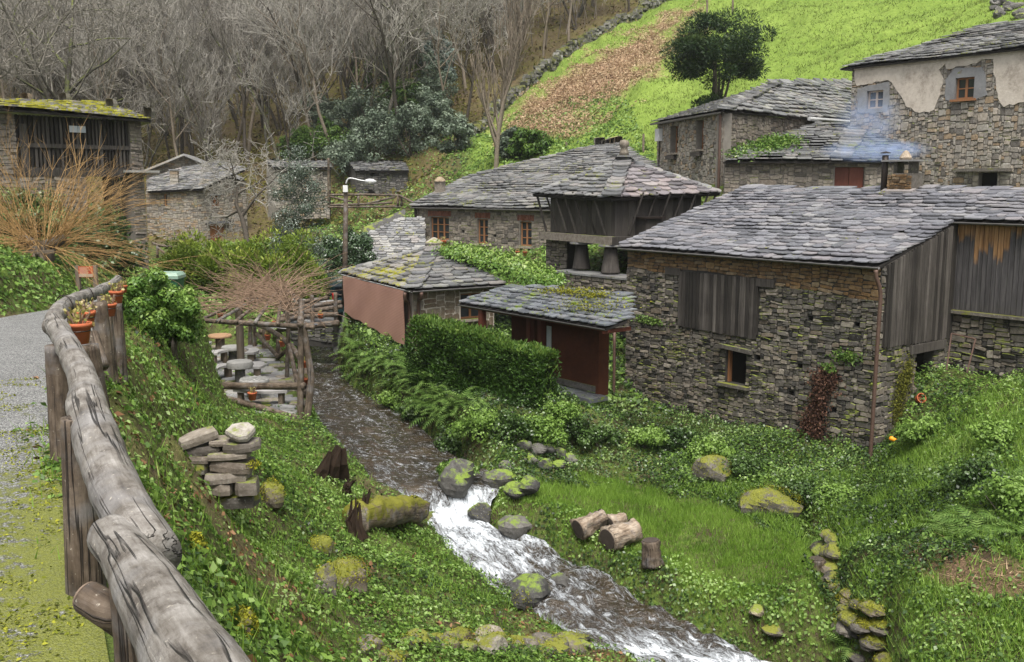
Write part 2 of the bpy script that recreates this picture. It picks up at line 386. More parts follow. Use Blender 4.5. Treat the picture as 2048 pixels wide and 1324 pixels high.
# courtyard and ground behind
for a in [(-9.5, 42, -4.85), (-12, 40, -4.7), (-7, 44, -4.9), (-12, 46, -4.8), (-6.3, 38, -5.0), (-7.5, 36, -5.2), (-3, 36, -5.2), (0, 33, -5.6), (-13, 36, -4.0), (-10, 33, -4.6), (-9, 30, -5.2), (-11, 30, -4.2), (-6, 50, -4.6), (-1, 40, -4.5), (3, 38, -4.0), (-1, 44, -4.4), (6, 38, -3.8), (7, 35, -5), (10, 34, -4.5), (14, 36, -2)]: c_xyz(*a)
for a in [(-20, 60, -4.2), (-26, 70, -4.2), (-18, 68, -4.2), (-30, 50, -2.5), (-25, 38, -2.0), (-14, 58, -4.4), (-8, 60, -3.8), (-12, 74, -1.9), (-8, 76, -1.75), (-16, 76, -2.2), (-5, 70, -2.2), (-3, 62, -2.8)]: c_xyz(*a)
for a in [(790, 400, 76), (840, 385, 72), (870, 350, 70), (920, 340, 66), (990, 336, 62), (900, 310, 72)]: c_Y(*a)
# upper houses
for a in [(9, 42, .0), (14, 44, .6), (8, 47, -.2), (12, 50, 1.2), (18, 41, -.8), (17, 36, -2.4), (20, 36, -2.0), (23, 36, -1.5), (24, 44, 3.5), (13, 38, -1.6), (10, 38, -2), (6, 46, -1.5), (5, 52, -.8)]: c_xyz(*a)
# meadow hillside
for a in [(1100, 292, 66), (1000, 320, 64), (1250, 300, 60), (1340, 280, 58), (1450, 215, 60), (1650, 172, 58), (1850, 100, 58), (2030, 40, 60), (1340, 0, 116), (1500, 0, 102), (1700, 0, 86), (1950, 0, 73), (1040, 185, 93), (960, 262, 82), (1200, 150, 88), (1400, 120, 76), (1150, 100, 103), (1250, 45, 110), (1600, 80, 73), (1200, 230, 72), (1300, 180, 73)]: c_Y(*a)
# wooded hillside
for a in [(300, 335, 92), (450, 330, 90), (600, 300, 90), (850, 290, 78), (760, 305, 80), (600, 150, 116), (600, 0, 146), (900, 0, 131), (750, 150, 108), (900, 180, 96), (200, 0, 210), (200, 120, 165), (100, 200, 135), (350, 200, 118), (20, 300, 110), (0, 60, 190), (400, 60, 140), (1100, 0, 124)]: c_Y(*a)
for a in [(60, 150, 55), (20, 170, 46), (-20, 200, 52), (-90, 200, 60), (-90, 120, 30), (-60, 80, 12), (-45, 50, 3), (90, 100, 48), (60, 60, 24), (50, 30, 8), (40, 5, 0), (100, 40, 30), (-30, 20, 2), (-25, 5, 0), (-30, -8, 2), (40, -8, -4), (-150, 100, 45), (-150, 220, 90), (120, 220, 95), (0, 240, 72), (-60, 240, 78)]: c_xyz(*a)
CP = np.array(CP)
def rbf_fit(P):
    n = len(P); D = np.linalg.norm(P[:, None, :2] - P[None, :, :2], axis=2)
    A = np.zeros((n+3, n+3)); A[:n, :n] = -D + np.eye(n) * .02; A[:n, n] = 1; A[:n, n+1:] = P[:, :2]; A[n, :n] = 1; A[n+1:, :n] = P[:, :2].T
    return np.linalg.solve(A, np.concatenate([P[:, 2], [0, 0, 0]]))
WR = rbf_fit(CP)
def rbf(x, y):
    x = np.atleast_1d(np.asarray(x, float)); y = np.atleast_1d(np.asarray(y, float)); sh = x.shape; x = x.ravel(); y = y.ravel()
    out = np.empty(len(x)); n = len(CP)
    for i in range(0, len(x), 20000):
        a, b = x[i:i+20000], y[i:i+20000]
        D = np.sqrt((a[:, None]-CP[None, :, 0])**2 + (b[:, None]-CP[None, :, 1])**2)
        out[i:i+20000] = -D @ WR[:n] + WR[n] + WR[n+1]*a + WR[n+2]*b
    return out.reshape(sh)
def sstep(x, a, b):
    t = np.clip((x-a)/(b-a), 0, 1); return t*t*(3-2*t)
def stream_dist(x, y):
    """signed distance outside the water edge (negative in the water), water level, side (+1 right bank)"""
    x = np.asarray(x, float).ravel(); y = np.asarray(y, float).ravel()
    dist = np.full(len(x), 1e9); lev = np.zeros(len(x)); side = np.zeros(len(x))
    A, B = SC[:-1, :2], SC[1:, :2]
    for i in range(len(A)):
        d = B[i]-A[i]; L2 = d @ d
        tr = ((x-A[i, 0])*d[0] + (y-A[i, 1])*d[1]) / L2
        t = np.clip(tr, 0, 1); o = np.abs(tr-t) * math.sqrt(L2)
        px, py = A[i, 0]+tr*d[0]-x, A[i, 1]+tr*d[1]-y
        w = SW[i]*(1-t) + SW[i+1]*t
        D = np.sqrt(px*px+py*py) - w*1.02 + 2.2*o
        k = D < dist
        dist = np.where(k, D, dist); lev = np.where(k, SC[i, 2]*(1-t)+SC[i+1, 2]*t, lev)
        side = np.where(k, np.sign(d[1]*px - d[0]*py), side)
    return dist, lev, side
def in_poly(x, y, poly):
    x = np.asarray(x); y = np.asarray(y); r = np.zeros(x.shape, bool); n = len(poly)
    for i in range(n):
        x0, y0 = poly[i][:2]; x1, y1 = poly[(i+1) % n][:2]
        c = ((y0 > y) != (y1 > y)) & (x < (x1-x0)*(y-y0)/((y1-y0) or 1e-9)+x0); r ^= c
    return r
TERR = [tuple(PZ(a, b, -6))[:2] for a, b in [(392, 782), (470, 812), (600, 846), (616, 800), (612, 770), (592, 735), (560, 712), (520, 694), (430, 684), (396, 705)]]
def poly_dist(x, y, poly):
    x = np.asarray(x, float); y = np.asarray(y, float); d = np.full(x.shape, 1e9); n = len(poly)
    for i in range(n):
        a = np.array(poly[i][:2]); b = np.array(poly[(i+1) % n][:2]); e = b-a
        t = np.clip(((x-a[0])*e[0]+(y-a[1])*e[1])/(e@e), 0, 1)
        d = np.minimum(d, np.hypot(a[0]+t*e[0]-x, a[1]+t*e[1]-y))
    return np.where(in_poly(x, y, poly), -d, d)
DITCH = np.array([tuple(PZ(u, v, -8.4))[:2] for u, v in [(1560, 1030), (1625, 1080), (1650, 1150), (1665, 1220), (1690, 1290), (1730, 1380)]])
def line_dist(x, y, pl):
    x = np.asarray(x, float); y = np.asarray(y, float); d = np.full(x.shape, 1e9)
    for a, b in zip(pl[:-1], pl[1:]):
        e = np.array(b[:2])-np.array(a[:2]); t = np.clip(((x-a[0])*e[0]+(y-a[1])*e[1])/(e@e), 0, 1)
        d = np.minimum(d, np.hypot(a[0]+t*e[0]-x, a[1]+t*e[1]-y))
    return d
ROADL = np.array([(-3, -3), (-4.2, 0), (-5.0, 3), (-5.9, 6), (-6.9, 9), (-7.8, 12), (-8.1, 14), (-8.2, 16), (-8.4, 18.2), (-9.0, 20.8), (-9.9, 23.4)])
def roadz(y): return np.interp(y, [-3, 9, 16, 18, 23.5, 30], [-1.92, -1.92, -2.22, -2.35, -2.75, -3.2])
ROADR = np.vstack([[(.6, -3), (.0, 0)], RAILP[1:, :2] - np.array([.02, 0]), [(-6.6, 18), (-6.9, 20.5), (-7.5, 23)]])
ROADPOLY = [tuple(p) for p in ROADL] + [tuple(p) for p in ROADR[::-1]]
def H(x, y):
    x = np.atleast_1d(np.asarray(x, float)); y = np.atleast_1d(np.asarray(y, float)); sh = x.shape; x = x.ravel(); y = y.ravel()
    h = rbf(x, y)
    rd = poly_dist(x, y, ROADPOLY); td = poly_dist(x, y, TERR)
    sd, lev, side = stream_dist(x, y)
    h = np.where(rd < .7, roadz(y) + (h - roadz(y)) * sstep(rd, .08, .7), h)
    calm = sstep(rd, 0, 1.2) * sstep(td, 0, 1.0)
    far = sstep(y, 45, 80)
    h = h + calm * ((fbm(x, y, .55, 3) - .47) * (.55 + 1.6*far) + (fbm(x, y, 2.3, 9, 2) - .37) * .22)
    h = np.where(td < .6, -6 + (h+6) * sstep(td, 0, .6), h)
    dd = line_dist(x, y, DITCH); h = h - .75 * (1 - sstep(dd, .1, .5)) * (1-far)
    near = (y < 60)
    bank = np.where(side > 0, .55, .75)
    k = sstep(sd, -.05, bank); bed = lev - .35
    h = np.where((sd < bank) & near, bed + (h - bed) * k, h)
    h = np.where((sd < -.02) & near, np.minimum(h, lev - .12), h)
    return h.reshape(sh)
def H1(x, y): return float(H(np.array([x]), np.array([y]))[0])
def hit(u, v, y0=2.0, y1=260.0):
    """where the photo ray meets the ground"""
    d = ray(u, v); Y = np.concatenate([np.arange(y0, 40, .15), np.arange(40, y1, .6)])
    X = Y * d.x / d.y; Z = Y * d.z / d.y; h = H(X, Y); k = np.argmax(Z < h)
    return Vector((X[k], Y[k], h[k]))

# ------------------------------------------------------------------ ground sheet
def axis(segs):
    out = []
    for a, b, st in segs:
        n = max(1, int(round((b-a)/st))); out += list(np.linspace(a, b, n, endpoint=False))
    return np.array(out + [segs[-1][1]])
GX = axis([(-170, -60, 6), (-60, -24, 2), (-24, -12, .8), (-12, 14, .22), (14, 26, .5), (26, 60, 1.6), (60, 130, 5)])
GY = axis([(-10, 1, .8), (1, 9, .22), (9, 33, .22), (33, 46, .45), (46, 80, .9), (80, 130, 1.6), (130, 250, 4)])
gx, gy = np.meshgrid(GX, GY); gz = H(gx, gy)
nx, ny = len(GX), len(GY)
I = np.arange(nx*ny).reshape(ny, nx)
GF = np.stack([I[:-1, :-1].ravel(), I[:-1, 1:].ravel(), I[1:, 1:].ravel(), I[1:, :-1].ravel()], 1)
WALLP = [(930, 285, 79), (985, 235, 85), (1040, 183, 93), (1150, 100, 103), (1250, 45, 110), (1345, -5, 117), (1420, -50, 124)]
WALLPT = np.array([tuple(PY(*w)) for w in WALLP])
def right_of_wall(x, y):
    """positive on the meadow side of the dry stone wall"""
    wx = np.interp(y, WALLPT[:, 1], WALLPT[:, 0]); return x - wx
BRACK = [[tuple(hit(u, v))[:2] for u, v in [(1075, 285), (1020, 275), (1035, 225), (1110, 165), (1230, 100), (1345, 30), (1350, 75), (1300, 150), (1215, 205), (1160, 255)]]]
def masks(x, y):
    rw = right_of_wall(x, y)
    jag = (fbm(x, y, .25, 21) - .47) * 9
    meadow = sstep(rw + jag*.25, -.5, 1.5) * sstep(y, 50, 56)
    br = sstep(-poly_dist(x, y, BRACK[0]) + jag * .55 + (fbm(x, y, 1.1, 5)-.47)*9, -2.5, 3.5) * meadow
    forest = sstep(y, 60, 70) * (1 - sstep(rw, -2, .5)) * np.where(y > 60, 1, 0)
    cd = np.minimum(poly_dist(x, y, [(-6.2, 40), (-6.4, 48), (-10.5, 49), (-10.5, 41.5)]), line_dist(x, y, [(-7.9, 70), (-7.3, 75)]) - .3)
    gravel = 1 - sstep(cd + jag*.05, -.2, .6)
    return meadow, br, forest, gravel
mm = masks(gx.ravel(), gy.ravel())
def mk_ground():
    s = NT('ground')
    n1 = s.noise(.9, 6, .7); n2 = s.noise(6, 5, .7); n3 = s.noise(30, 3, .7)
    soil = s.mix(n2, (.03, .022, .013), (.09, .065, .04))
    grass = s.ramp(s.mth('ADD', s.mth('MULTIPLY', n1, .5), s.mth('MULTIPLY', n3, .5)), [(.3, (.035, .06, .012)), (.55, (.09, .14, .024)), (.75, (.17, .22, .04))])
    c = s.mix(s.step(s.mth('ADD', s.mth('MULTIPLY', n1, .4), s.mth('MULTIPLY', n2, .6)), .42, .58), soil, grass)
    mead = s.ramp(s.mth('ADD', s.mth('MULTIPLY', s.noise(.12, 6, .75), .45), s.mth('MULTIPLY', s.noise(2.2, 6, .8), .55)), [(.33, (.075, .12, .02)), (.48, (.135, .2, .032)), (.6, (.19, .26, .05)), (.72, (.26, .31, .085))])
    c = s.mix(s.attr('meadow'), c, mead)
    brk = s.ramp(s.noise(2.5, 6, .8), [(.3, (.16, .095, .055)), (.5, (.3, .2, .125)), (.7, (.4, .3, .2))])
    c = s.mix(s.attr('bracken'), c, brk)
    lit = s.ramp(s.mth('ADD', s.mth('MULTIPLY', s.noise(.25, 5, .7), .6), s.mth('MULTIPLY', s.noise(3, 5, .75), .4)), [(.3, (.03, .026, .016)), (.45, (.1, .075, .042)), (.55, (.1, .085, .03)), (.7, (.13, .12, .025))])
    c = s.mix(s.attr('forest'), c, lit)
    gv = s.mix(n3, (.14, .14, .135), (.28, .28, .27))
    c = s.mix(s.attr('gravel'), c, gv)
    c = s.mix(s.mth('MULTIPLY', s.attr('earth'), s.step(s.mth('ADD', s.mth('MULTIPLY', n1, .4), s.mth('MULTIPLY', n2, .6)), .36, .5)), c, s.ramp(n3, [(.35, (.05, .03, .018)), (.55, (.13, .085, .05)), (.7, (.22, .15, .09))]))
    h = s.mth('ADD', s.mth('MULTIPLY', n2, 1.0), s.mth('MULTIPLY', n3, .3))
    return s.end(c, .9, .15, s.bump(h, .8, .08))
M_ground = mk_ground()
EARTH = [tuple(hit(u, v))[:2] for u, v in [(1790, 1100), (1880, 1070), (2000, 1100), (2080, 1130), (2080, 1220), (1990, 1225), (1900, 1195), (1810, 1150)]]
earth = 1 - sstep(poly_dist(gx.ravel(), gy.ravel(), EARTH) + (fbm(gx.ravel(), gy.ravel(), 1.2, 8)-.47)*2, -.3, .5)
earth = np.maximum(earth, .5*sstep(fbm(gx.ravel(), gy.ravel(), .7, 28, 3), .5, .58)*(gx.ravel() < np.interp(gy.ravel(), SC[::-1, 1], SC[::-1, 0]))*(gy.ravel() < 24))
solo('ground', np.stack([gx.ravel(), gy.ravel(), gz.ravel()], 1), GF, M_ground, kind='structure', smooth=True, base=(0, 0, 0),
     attrs=dict(earth=earth, meadow=mm[0], bracken=mm[1], forest=mm[2], gravel=mm[3]))

# ------------------------------------------------------------------ road
def mk_road():
    s = NT('road_surface')
    peb = s.n('ShaderNodeSeparateColor', {'Color': s.vor(95, None, 'F1', 'Color')}).outputs[0]; gap = s.vor(95)
    n2 = s.noise(2.2, 5, .7); n3 = s.noise(24, 5, .8); n4 = s.noise(4.5, 6, .75)
    g = s.ramp(s.mth('ADD', s.mth('MULTIPLY', peb, .6), s.mth('MULTIPLY', n2, .4)), [(.15, (.075, .075, .075)), (.45, (.2, .2, .196)), (.75, (.36, .36, .345)), (.95, (.52, .52, .5))])
    g = s.mix(s.step(gap, .45, .75), g, (.04, .04, .038))
    e = s.attr('edge')
    f = s.mth('ADD', s.mth('ADD', s.mth('MULTIPLY', s.mth('SUBTRACT', n4, .5), 1.5), s.mth('MULTIPLY', s.mth('SUBTRACT', n3, .5), 1.3)), e)
    f = s.step(f, .52, .66)
    c = s.mix(s.mth('MULTIPLY', f, .9), g, s.mix(s.noise(60, 3, .7), (.05, .065, .01), (.22, .23, .025)))
    return s.end(c, .8, .3, s.bump(s.mth('ADD', gap, s.mth('MULTIPLY', f, .5)), .8, .012))
M_road = mk_road()
NR, NC = 150, 26
tt = np.linspace(0, 1, NR); yy_l = np.interp(tt, np.linspace(0, 1, len(ROADL)), ROADL[:, 1])
pl = smooth_path([(*p, 0) for p in ROADL], 8); pr = smooth_path([(*p, 0) for p in ROADR], 8)
def resamp(p, n):
    s_ = np.concatenate([[0], np.cumsum(np.linalg.norm(np.diff(p, axis=0), axis=1))]); q = np.linspace(0, s_[-1], n)
    return np.stack([np.interp(q, s_, p[:, k]) for k in range(p.shape[1])], 1)
pl, pr = resamp(pl, NR), resamp(pr, NR); ROADLP, ROADRP = pl, pr
w = np.linspace(0, 1, NC); RP = pl[:, None]*(1-w)[None, :, None] + pr[:, None]*w[None, :, None]
RZ = roadz(RP[..., 1]) + .03
I = np.arange(NR*NC).reshape(NR, NC)
RF = np.stack([I[:-1, :-1].ravel(), I[:-1, 1:].ravel(), I[1:, 1:].ravel(), I[1:, :-1].ravel()], 1)
nearw = np.clip((10 - RP[..., 1]) / 5, 0, 1)
edge = np.clip(((RP[..., 0] - np.interp(RP[..., 1], pr[:, 1], pr[:, 0])) + 1.3) / 1.3, 0, 1) * nearw
solo('road', np.stack([RP[..., 0].ravel(), RP[..., 1].ravel(), RZ.ravel()], 1), RF, M_road, kind='structure', smooth=True, base=(0, 0, 0), attrs=dict(edge=edge.ravel()))

# ------------------------------------------------------------------ water
def mk_water():
    s = NT('stream_water')
    foam = s.attr('foam'); fu, fv = s.attr('fu'), s.attr('fv')
    v = s.n('ShaderNodeCombineXYZ', {0: s.mth('MULTIPLY', fu, 2.6), 1: fv, 2: 0.0}).outputs[0]
    n1 = s.noise(1.7, 6, .72, v, .9); n2 = s.noise(6, 5, .75, v, 1.2); n0 = s.noise(.55, 3, .5, v, .5)
    amp = lambda n, k: s.mth('MULTIPLY', s.mth('SUBTRACT', n, .5), k)
    f = s.mth('ADD', s.mth('ADD', amp(n1, 2.3), amp(n2, 1.9)), s.mth('ADD', foam, amp(n0, .9)))
    f = s.step(f, .32, .85)
    rf = s.mth('MULTIPLY', s.step(s.noise(3.5, 5, .75, s.n('ShaderNodeCombineXYZ', {0: fu, 1: s.mth('MULTIPLY', fv, 1.8), 2: 0.0}).outputs[0], .8), .55, .66), .55); f = s.mth('MAXIMUM', f, rf)
    bed = s.ramp(s.noise(1.5, 5, .7), [(.3, (.012, .009, .005)), (.55, (.035, .025, .014)), (.75, (.075, .053, .03))])
    c = s.mix(f, bed, (.58, .615, .65))
    r = s.mix(f, (.02,)*3, (.7,)*3)
    hh = s.mth('ADD', s.mth('MULTIPLY', s.noise(4.5, 3, .6, None, .6), .8), s.mth('MULTIPLY', s.noise(15, 3, .6, None, .4), .5))
    return s.end(c, r, .6, s.bump(s.mth('ADD', hh, s.mth('MULTIPLY', f, .3)), 1.0, .1))
M_water = mk_water()
NS = 12
fine = resamp(np.hstack([SLs, SRs]), 260); L_, R_ = fine[:, :3], fine[:, 3:]
w = np.linspace(-.1, 1.1, 34)
WP = L_[:, None]*(1-w)[None, :, None] + R_[:, None]*w[None, :, None]
slope = np.abs(np.gradient(SC[:, 2])) / (np.linalg.norm(np.gradient(SC[:, :2], axis=0), axis=1) + 1e-6)
slf = np.interp(np.linspace(0, 1, 260), np.linspace(0, 1, len(slope)), slope)
lvl = WP[..., 2]
drop = sstep(-lvl, 7.27, 7.6)
lower = sstep(-lvl, 7.3, 7.5)
px_, py_ = WP[..., 0], WP[..., 1]
chop = (fbm(px_, py_, 2.2, 31, 3)-.44) * (.1 + .35*lower) + (fbm(px_, py_, 6, 33, 2)-.37) * (.09 + .12*lower)
WP[..., 2] = lvl + chop
foam = np.interp(-lvl, [7.0, 7.2, 7.27, 7.4, 7.9, 8.3, 8.5, 8.65, 8.8, 8.95, 9.2], [.1, .12, .28, .72, .78, .7, .55, .47, .5, .68, .65]) + lower*(fbm(px_, py_, 1.0, 41, 3)-.45)*.9
foam = foam * (1 - .45*sstep(w[None, :]*np.ones_like(px_), .55, .95)*sstep(-lvl, 8.25, 8.5)*(1-sstep(-lvl, 8.75, 8.95)))
I = np.arange(260*34).reshape(260, 34)
WF = np.stack([I[:-1, :-1].ravel(), I[:-1, 1:].ravel(), I[1:, 1:].ravel(), I[1:, :-1].ravel()], 1)
solo('stream_water', WP.reshape(-1, 3), WF, M_water, kind='structure', smooth=True, base=(0, 0, 0), attrs=dict(foam=foam.ravel(), fu=((w[None, :]-.5)*np.linalg.norm(R_-L_, axis=1)[:, None]).ravel(), fv=(np.cumsum(np.r_[0, np.linalg.norm(np.diff((L_+R_)/2, axis=0), axis=1)])[:, None]*np.ones_like(px_)).ravel()))
# ------------------------------------------------------------------ building kit: pieces, walls, roofs
def rnds(n, seed): return np.random.default_rng(seed)
def stone_shape(seed):
    r = np.random.default_rng(seed); n = 8; p = r.uniform(6, 14)
    th = np.array([.16, .78, 1.4, 1.75, 2.36, 3.3, 3.93, 5.5]) + r.uniform(-.14, .14, n)
    c, s = np.cos(th), np.sin(th); rr = (np.abs(c)**p + np.abs(s)**p)**(-1/p) * r.uniform(.93, 1.03, n)
    x, z = .5*rr*c, .5*rr*s
    k = r.uniform(.8, .93, n); tilt = r.uniform(-.25, .25, 2)
    V = [(a, -.6, b) for a, b in zip(x, z)] + [(a, .55 + a*tilt[0] + b*tilt[1], b) for a, b in zip(x, z)] + [(a*q, 1 + a*tilt[0]*1.6 + b*tilt[1]*1.6, b*q) for a, b, q in zip(x, z, k)]
    Fc = []
    for i in range(n):
        j = (i+1) % n; Fc.append([i, i+n, j+n, j]); Fc.append([i+n, i+2*n, j+2*n, j+n])
    Fc.append([2*n+i for i in range(n)][::-1])
    return np.array(V), Fc
def slate_shape(seed):
    r = np.random.default_rng(seed); j = lambda s: r.uniform(-s, s)
    o = [(-.49+j(.02), 1), (-.5+j(.015), .2+j(.08)), (-.36+j(.06), .05+j(.05)), (-.1+j(.1), -.02+j(.04)), (.15+j(.1), -.01+j(.05)), (.38+j(.05), .07+j(.06)), (.5+j(.015), .22+j(.08)), (.49, 1)]
    n = len(o); V = [(x, y, 0) for x, y in o] + [(x*.985, y+.012, 1) for x, y in o]
    Fc = [list(range(n, 2*n))[::-1], list(range(n))] + [[i, n+i, n+(i+1) % n, (i+1) % n] for i in range(n)]
    return np.array(V), [f[::-1] for f in Fc]
def board_shape(seed):
    r = np.random.default_rng(seed); e = r.uniform(0, .012, 4)
    V = [(-.48, -1, 0), (.48, -1, e[0]), (.5, 0, e[0]), (-.5, 0, 0), (-.48, -1, 1-e[1]), (.48, -1, 1-e[2]), (.5, 0, 1-e[2]), (-.5, 0, 1-e[1])]
    V = [(x, -y, z) if False else (x, y+1, z) for x, y, z in V]     # y: 0 back .. 1 front
    return np.array(V), [[0, 1, 2, 3][::-1], [4, 5, 6, 7], [0, 1, 5, 4], [1, 2, 6, 5], [2, 3, 7, 6], [3, 0, 4, 7]]
SHAPES = {'stone': [stone_shape(i) for i in range(16)], 'slate': [slate_shape(100+i) for i in range(14)], 'board': [board_shape(200+i) for i in range(12)]}
RNDV = {k: (np.arange(len(v)) * .61803) % 1.0 for k, v in SHAPES.items()}
_pm = {}
def piece_mesh(shape, i, mat):
    k = (shape, i, mat.name)
    if k not in _pm:
        V, Fc = SHAPES[shape][i]; _pm[k] = mesh_data(shape, V, Fc, mat, False, float(RNDV[shape][i]))
    return _pm[k]
class Pieces:
    """all the small pieces of one thing: the largest in the picture become objects, the rest one mesh per part"""
    def __init__(s): s.L = []
    def add(s, name, shape, mat, part, M):
        s.L.append((name, shape, random.randrange(len(SHAPES[shape])), mat, part, M))
    def finish(s, cap=300):
        names = {}
        for e in s.L: names.setdefault(e[0], []).append(e)
        for nm, L in names.items():
            c = cap.get(nm, 300) if isinstance(cap, dict) else cap
            def px(e):
                M = e[5]; t = M.translation; u, v = pix(t)
                inside = 1.0 if (-20 < u < 2068 and -20 < v < 1344) else .001
                cx, cy = M.col[0].to_3d(), M.col[1].to_3d() if e[1] == 'slate' else M.col[2].to_3d()
                return cx.length * cy.length / max(1, t.y)**2 * inside
            L.sort(key=px, reverse=True)
            for (n_, sh, i, mat, part, M) in L[:c]: inst(n_, piece_mesh(sh, i, mat), M, part)
            rest = {}
            for e in L[c:]: rest.setdefault((e[4].name, e[3].name, e[1]), []).append(e)
            for key, E in rest.items():
                VV, FF, RR, n0 = [], [], [], 0
                for (n_, sh, i, mat, part, M) in E:
                    V, Fc = SHAPES[sh][i]; A = np.array(M)
                    VV.append(V @ A[:3, :3].T + A[:3, 3]); FF += [[q+n0 for q in f] for f in Fc]; n0 += len(V); RR.append(np.full(len(V), RNDV[sh][i] if True else 0))
                obj(nm + '_fill', np.vstack(VV), FF, E[0][3], E[0][4], False, np.concatenate(RR), None, 'stuff')
def frame(x, y, z, t):
    M = Matrix.Identity(4)
    M.col[0][:3] = x; M.col[1][:3] = y; M.col[2][:3] = z; M.translation = t
    return M
class Wall:
    def __init__(s, A, B):
        s.A = Vector((A[0], A[1], 0)); s.B = Vector((B[0], B[1], 0)); s.d = (s.B - s.A).normalized(); s.L = (s.B - s.A).length
        s.n = Vector((s.d.y, -s.d.x, 0))
    def P(s, a, z, o=0.0): return s.A + s.d*a + Vector((0, 0, z)) + s.n*o
    def az(s, u, v):
        r = ray(u, v); t = s.A.dot(s.n) / r.dot(s.n); p = r * t
        return (p - s.A).dot(s.d), p.z
    def rect(s, u0, v0, u1, v1):
        a = [s.az(u, v) for u, v in ((u0, v0), (u1, v0), (u1, v1), (u0, v1))]
        return ((a[0][0]+a[3][0])/2, (a[1][0]+a[2][0])/2, (a[3][1]+a[2][1])/2, (a[0][1]+a[1][1])/2)   # a0,a1,z0,z1
def wall_backing(name, W, poly, holes, mat, parent, reveal=.28, back=.0):
    """front sheet with openings, the reveals of the openings, and the edge of the wall"""
    loops = [[Vector((a, z, 0)) for a, z in poly]] + [[Vector((a0, z0, 0)), Vector((a0, z1, 0)), Vector((a1, z1, 0)), Vector((a1, z0, 0))] for a0, a1, z0, z1 in holes]
    tri = tessellate_polygon(loops); flat = [q for l in loops for q in l]
    V = [W.P(q.x, q.y, 0) for q in flat]; Fc = [list(t) for t in tri]
    n = len(V); V += [W.P(q.x, q.y, -reveal) for q in flat]; k = 0
    for l in loops:
        m = len(l)
        for i in range(m):
            a, b = k+i, k+(i+1) % m; Fc.append([a, b, b+n, a+n])
        k += m
    return obj(name, [tuple(v) for v in V], Fc, mat, parent)
def lay_stones(P, W, poly, holes, mat, part, size=(.16, .46, .07, .2), depth=(.02, .06), cell=.05, name='stone', matfn=None, gap=.009):
    a0 = min(a for a, z in poly); a1 = max(a for a, z in poly); z0 = min(z for a, z in poly); z1 = max(z for a, z in poly)
    nx_, nz_ = int((a1-a0)/cell)+1, int((z1-z0)/cell)+1
    ca = a0 + (np.arange(nx_)+.5)*cell; cz = z0 + (np.arange(nz_)+.5)*cell
    AA, ZZ = np.meshgrid(ca, cz); ok = in_poly(AA, ZZ, poly)
    for h in holes: ok &= ~((AA > h[0]-.02) & (AA < h[1]+.02) & (ZZ > h[2]-.02) & (ZZ < h[3]+.02))
    free = ok.copy()
    ph = random.uniform(0, 10)
    for iz in range(nz_):
        ix = 0
        while ix < nx_:
            if not free[iz, ix]: ix += 1; continue
            big = random.random() < .09
            w = random.uniform(size[0], size[1]) * (1.3 if big else 1); h = random.uniform(size[2], size[3]) * (1.5 if big else 1)
            if random.random() < .12: w *= .55
            nw = max(2, int(round(w/cell))); nh = max(1, int(round(h/cell)))
            m = 1
            while m < nw and ix+m < nx_ and free[iz, ix+m]: m += 1
            if ix+m < nx_ and free[iz, ix+m] and ix+m+1 < nx_ and not free[iz, ix+m+1]: m += 1
            q = 1
            while q < nh and iz+q < nz_ and free[iz+q, ix:ix+m].all(): q += 1
            free[iz:iz+q, ix:ix+m] = False
            ww, hh = m*cell, q*cell
            a = a0 + ix*cell + ww/2; z = z0 + iz*cell + hh/2
            if ww >= .06 and hh >= .04:
                rot = random.gauss(0, .075); dep = random.uniform(*depth)
                z += .03*math.sin(a*1.7+ph)
                d = (W.d*math.cos(rot) + Vector((0, 0, math.sin(rot)))); up = (Vector((0, 0, math.cos(rot))) - W.d*math.sin(rot))
                mt = matfn(a, z) if matfn else mat
                P.add(name, 'stone', mt, part, frame(d*(ww-gap), W.n*dep, up*(hh-gap), W.P(a, z, 0)))
            ix += m
def boards(P, W, part, a0, a1, zb, zt, mat, width=.13, off=.02, th=.025, name='board', gap=.012, matfn=None, jit=.03):
    """upright boards between the lines zb(a) and zt(a)"""
    a = a0
    while a < a1 - .02:
        w = min(width*random.uniform(.8, 1.2), a1-a); m = a + w/2
        b, t = zb(m) - random.uniform(0, jit), zt(m)
        if t > b:
            mt = matfn(m) if matfn else mat
            o = off + random.uniform(0, .008)
            P.add(name, 'board', mt, part, frame(W.d*(w-gap), W.n*th, Vector((0, 0, t-b)) + W.d*random.uniform(-.01, .01), W.P(m, b, o)))
        a += w
class Plane:
    """roof plane: eave line A->B (left to right as seen), rising to the back"""
    def __init__(s, A, B, T=None, slope=None):
        s.A, s.B = Vector(A), Vector(B); s.d = (s.B-s.A).normalized()
        if T is not None:
            t = Vector(T)-s.A; s.n = (t - s.d*t.dot(s.d)).normalized()
        else:
            h = Vector((-s.d.y, s.d.x, 0)).normalized(); s.n = (h + Vector((0, 0, slope))).normalized()
        s.N = s.d.cross(s.n).normalized()
        if s.N.z < 0: s.N = -s.N
    def px(s, u, v):
        r = ray(u, v); return r * (s.A.dot(s.N) / r.dot(s.N))
    def aS(s, p): q = Vector(p)-s.A; return q.dot(s.d), q.dot(s.n)
    def P(s, a, t, o=0.0): return s.A + s.d*a + s.n*t + s.N*o
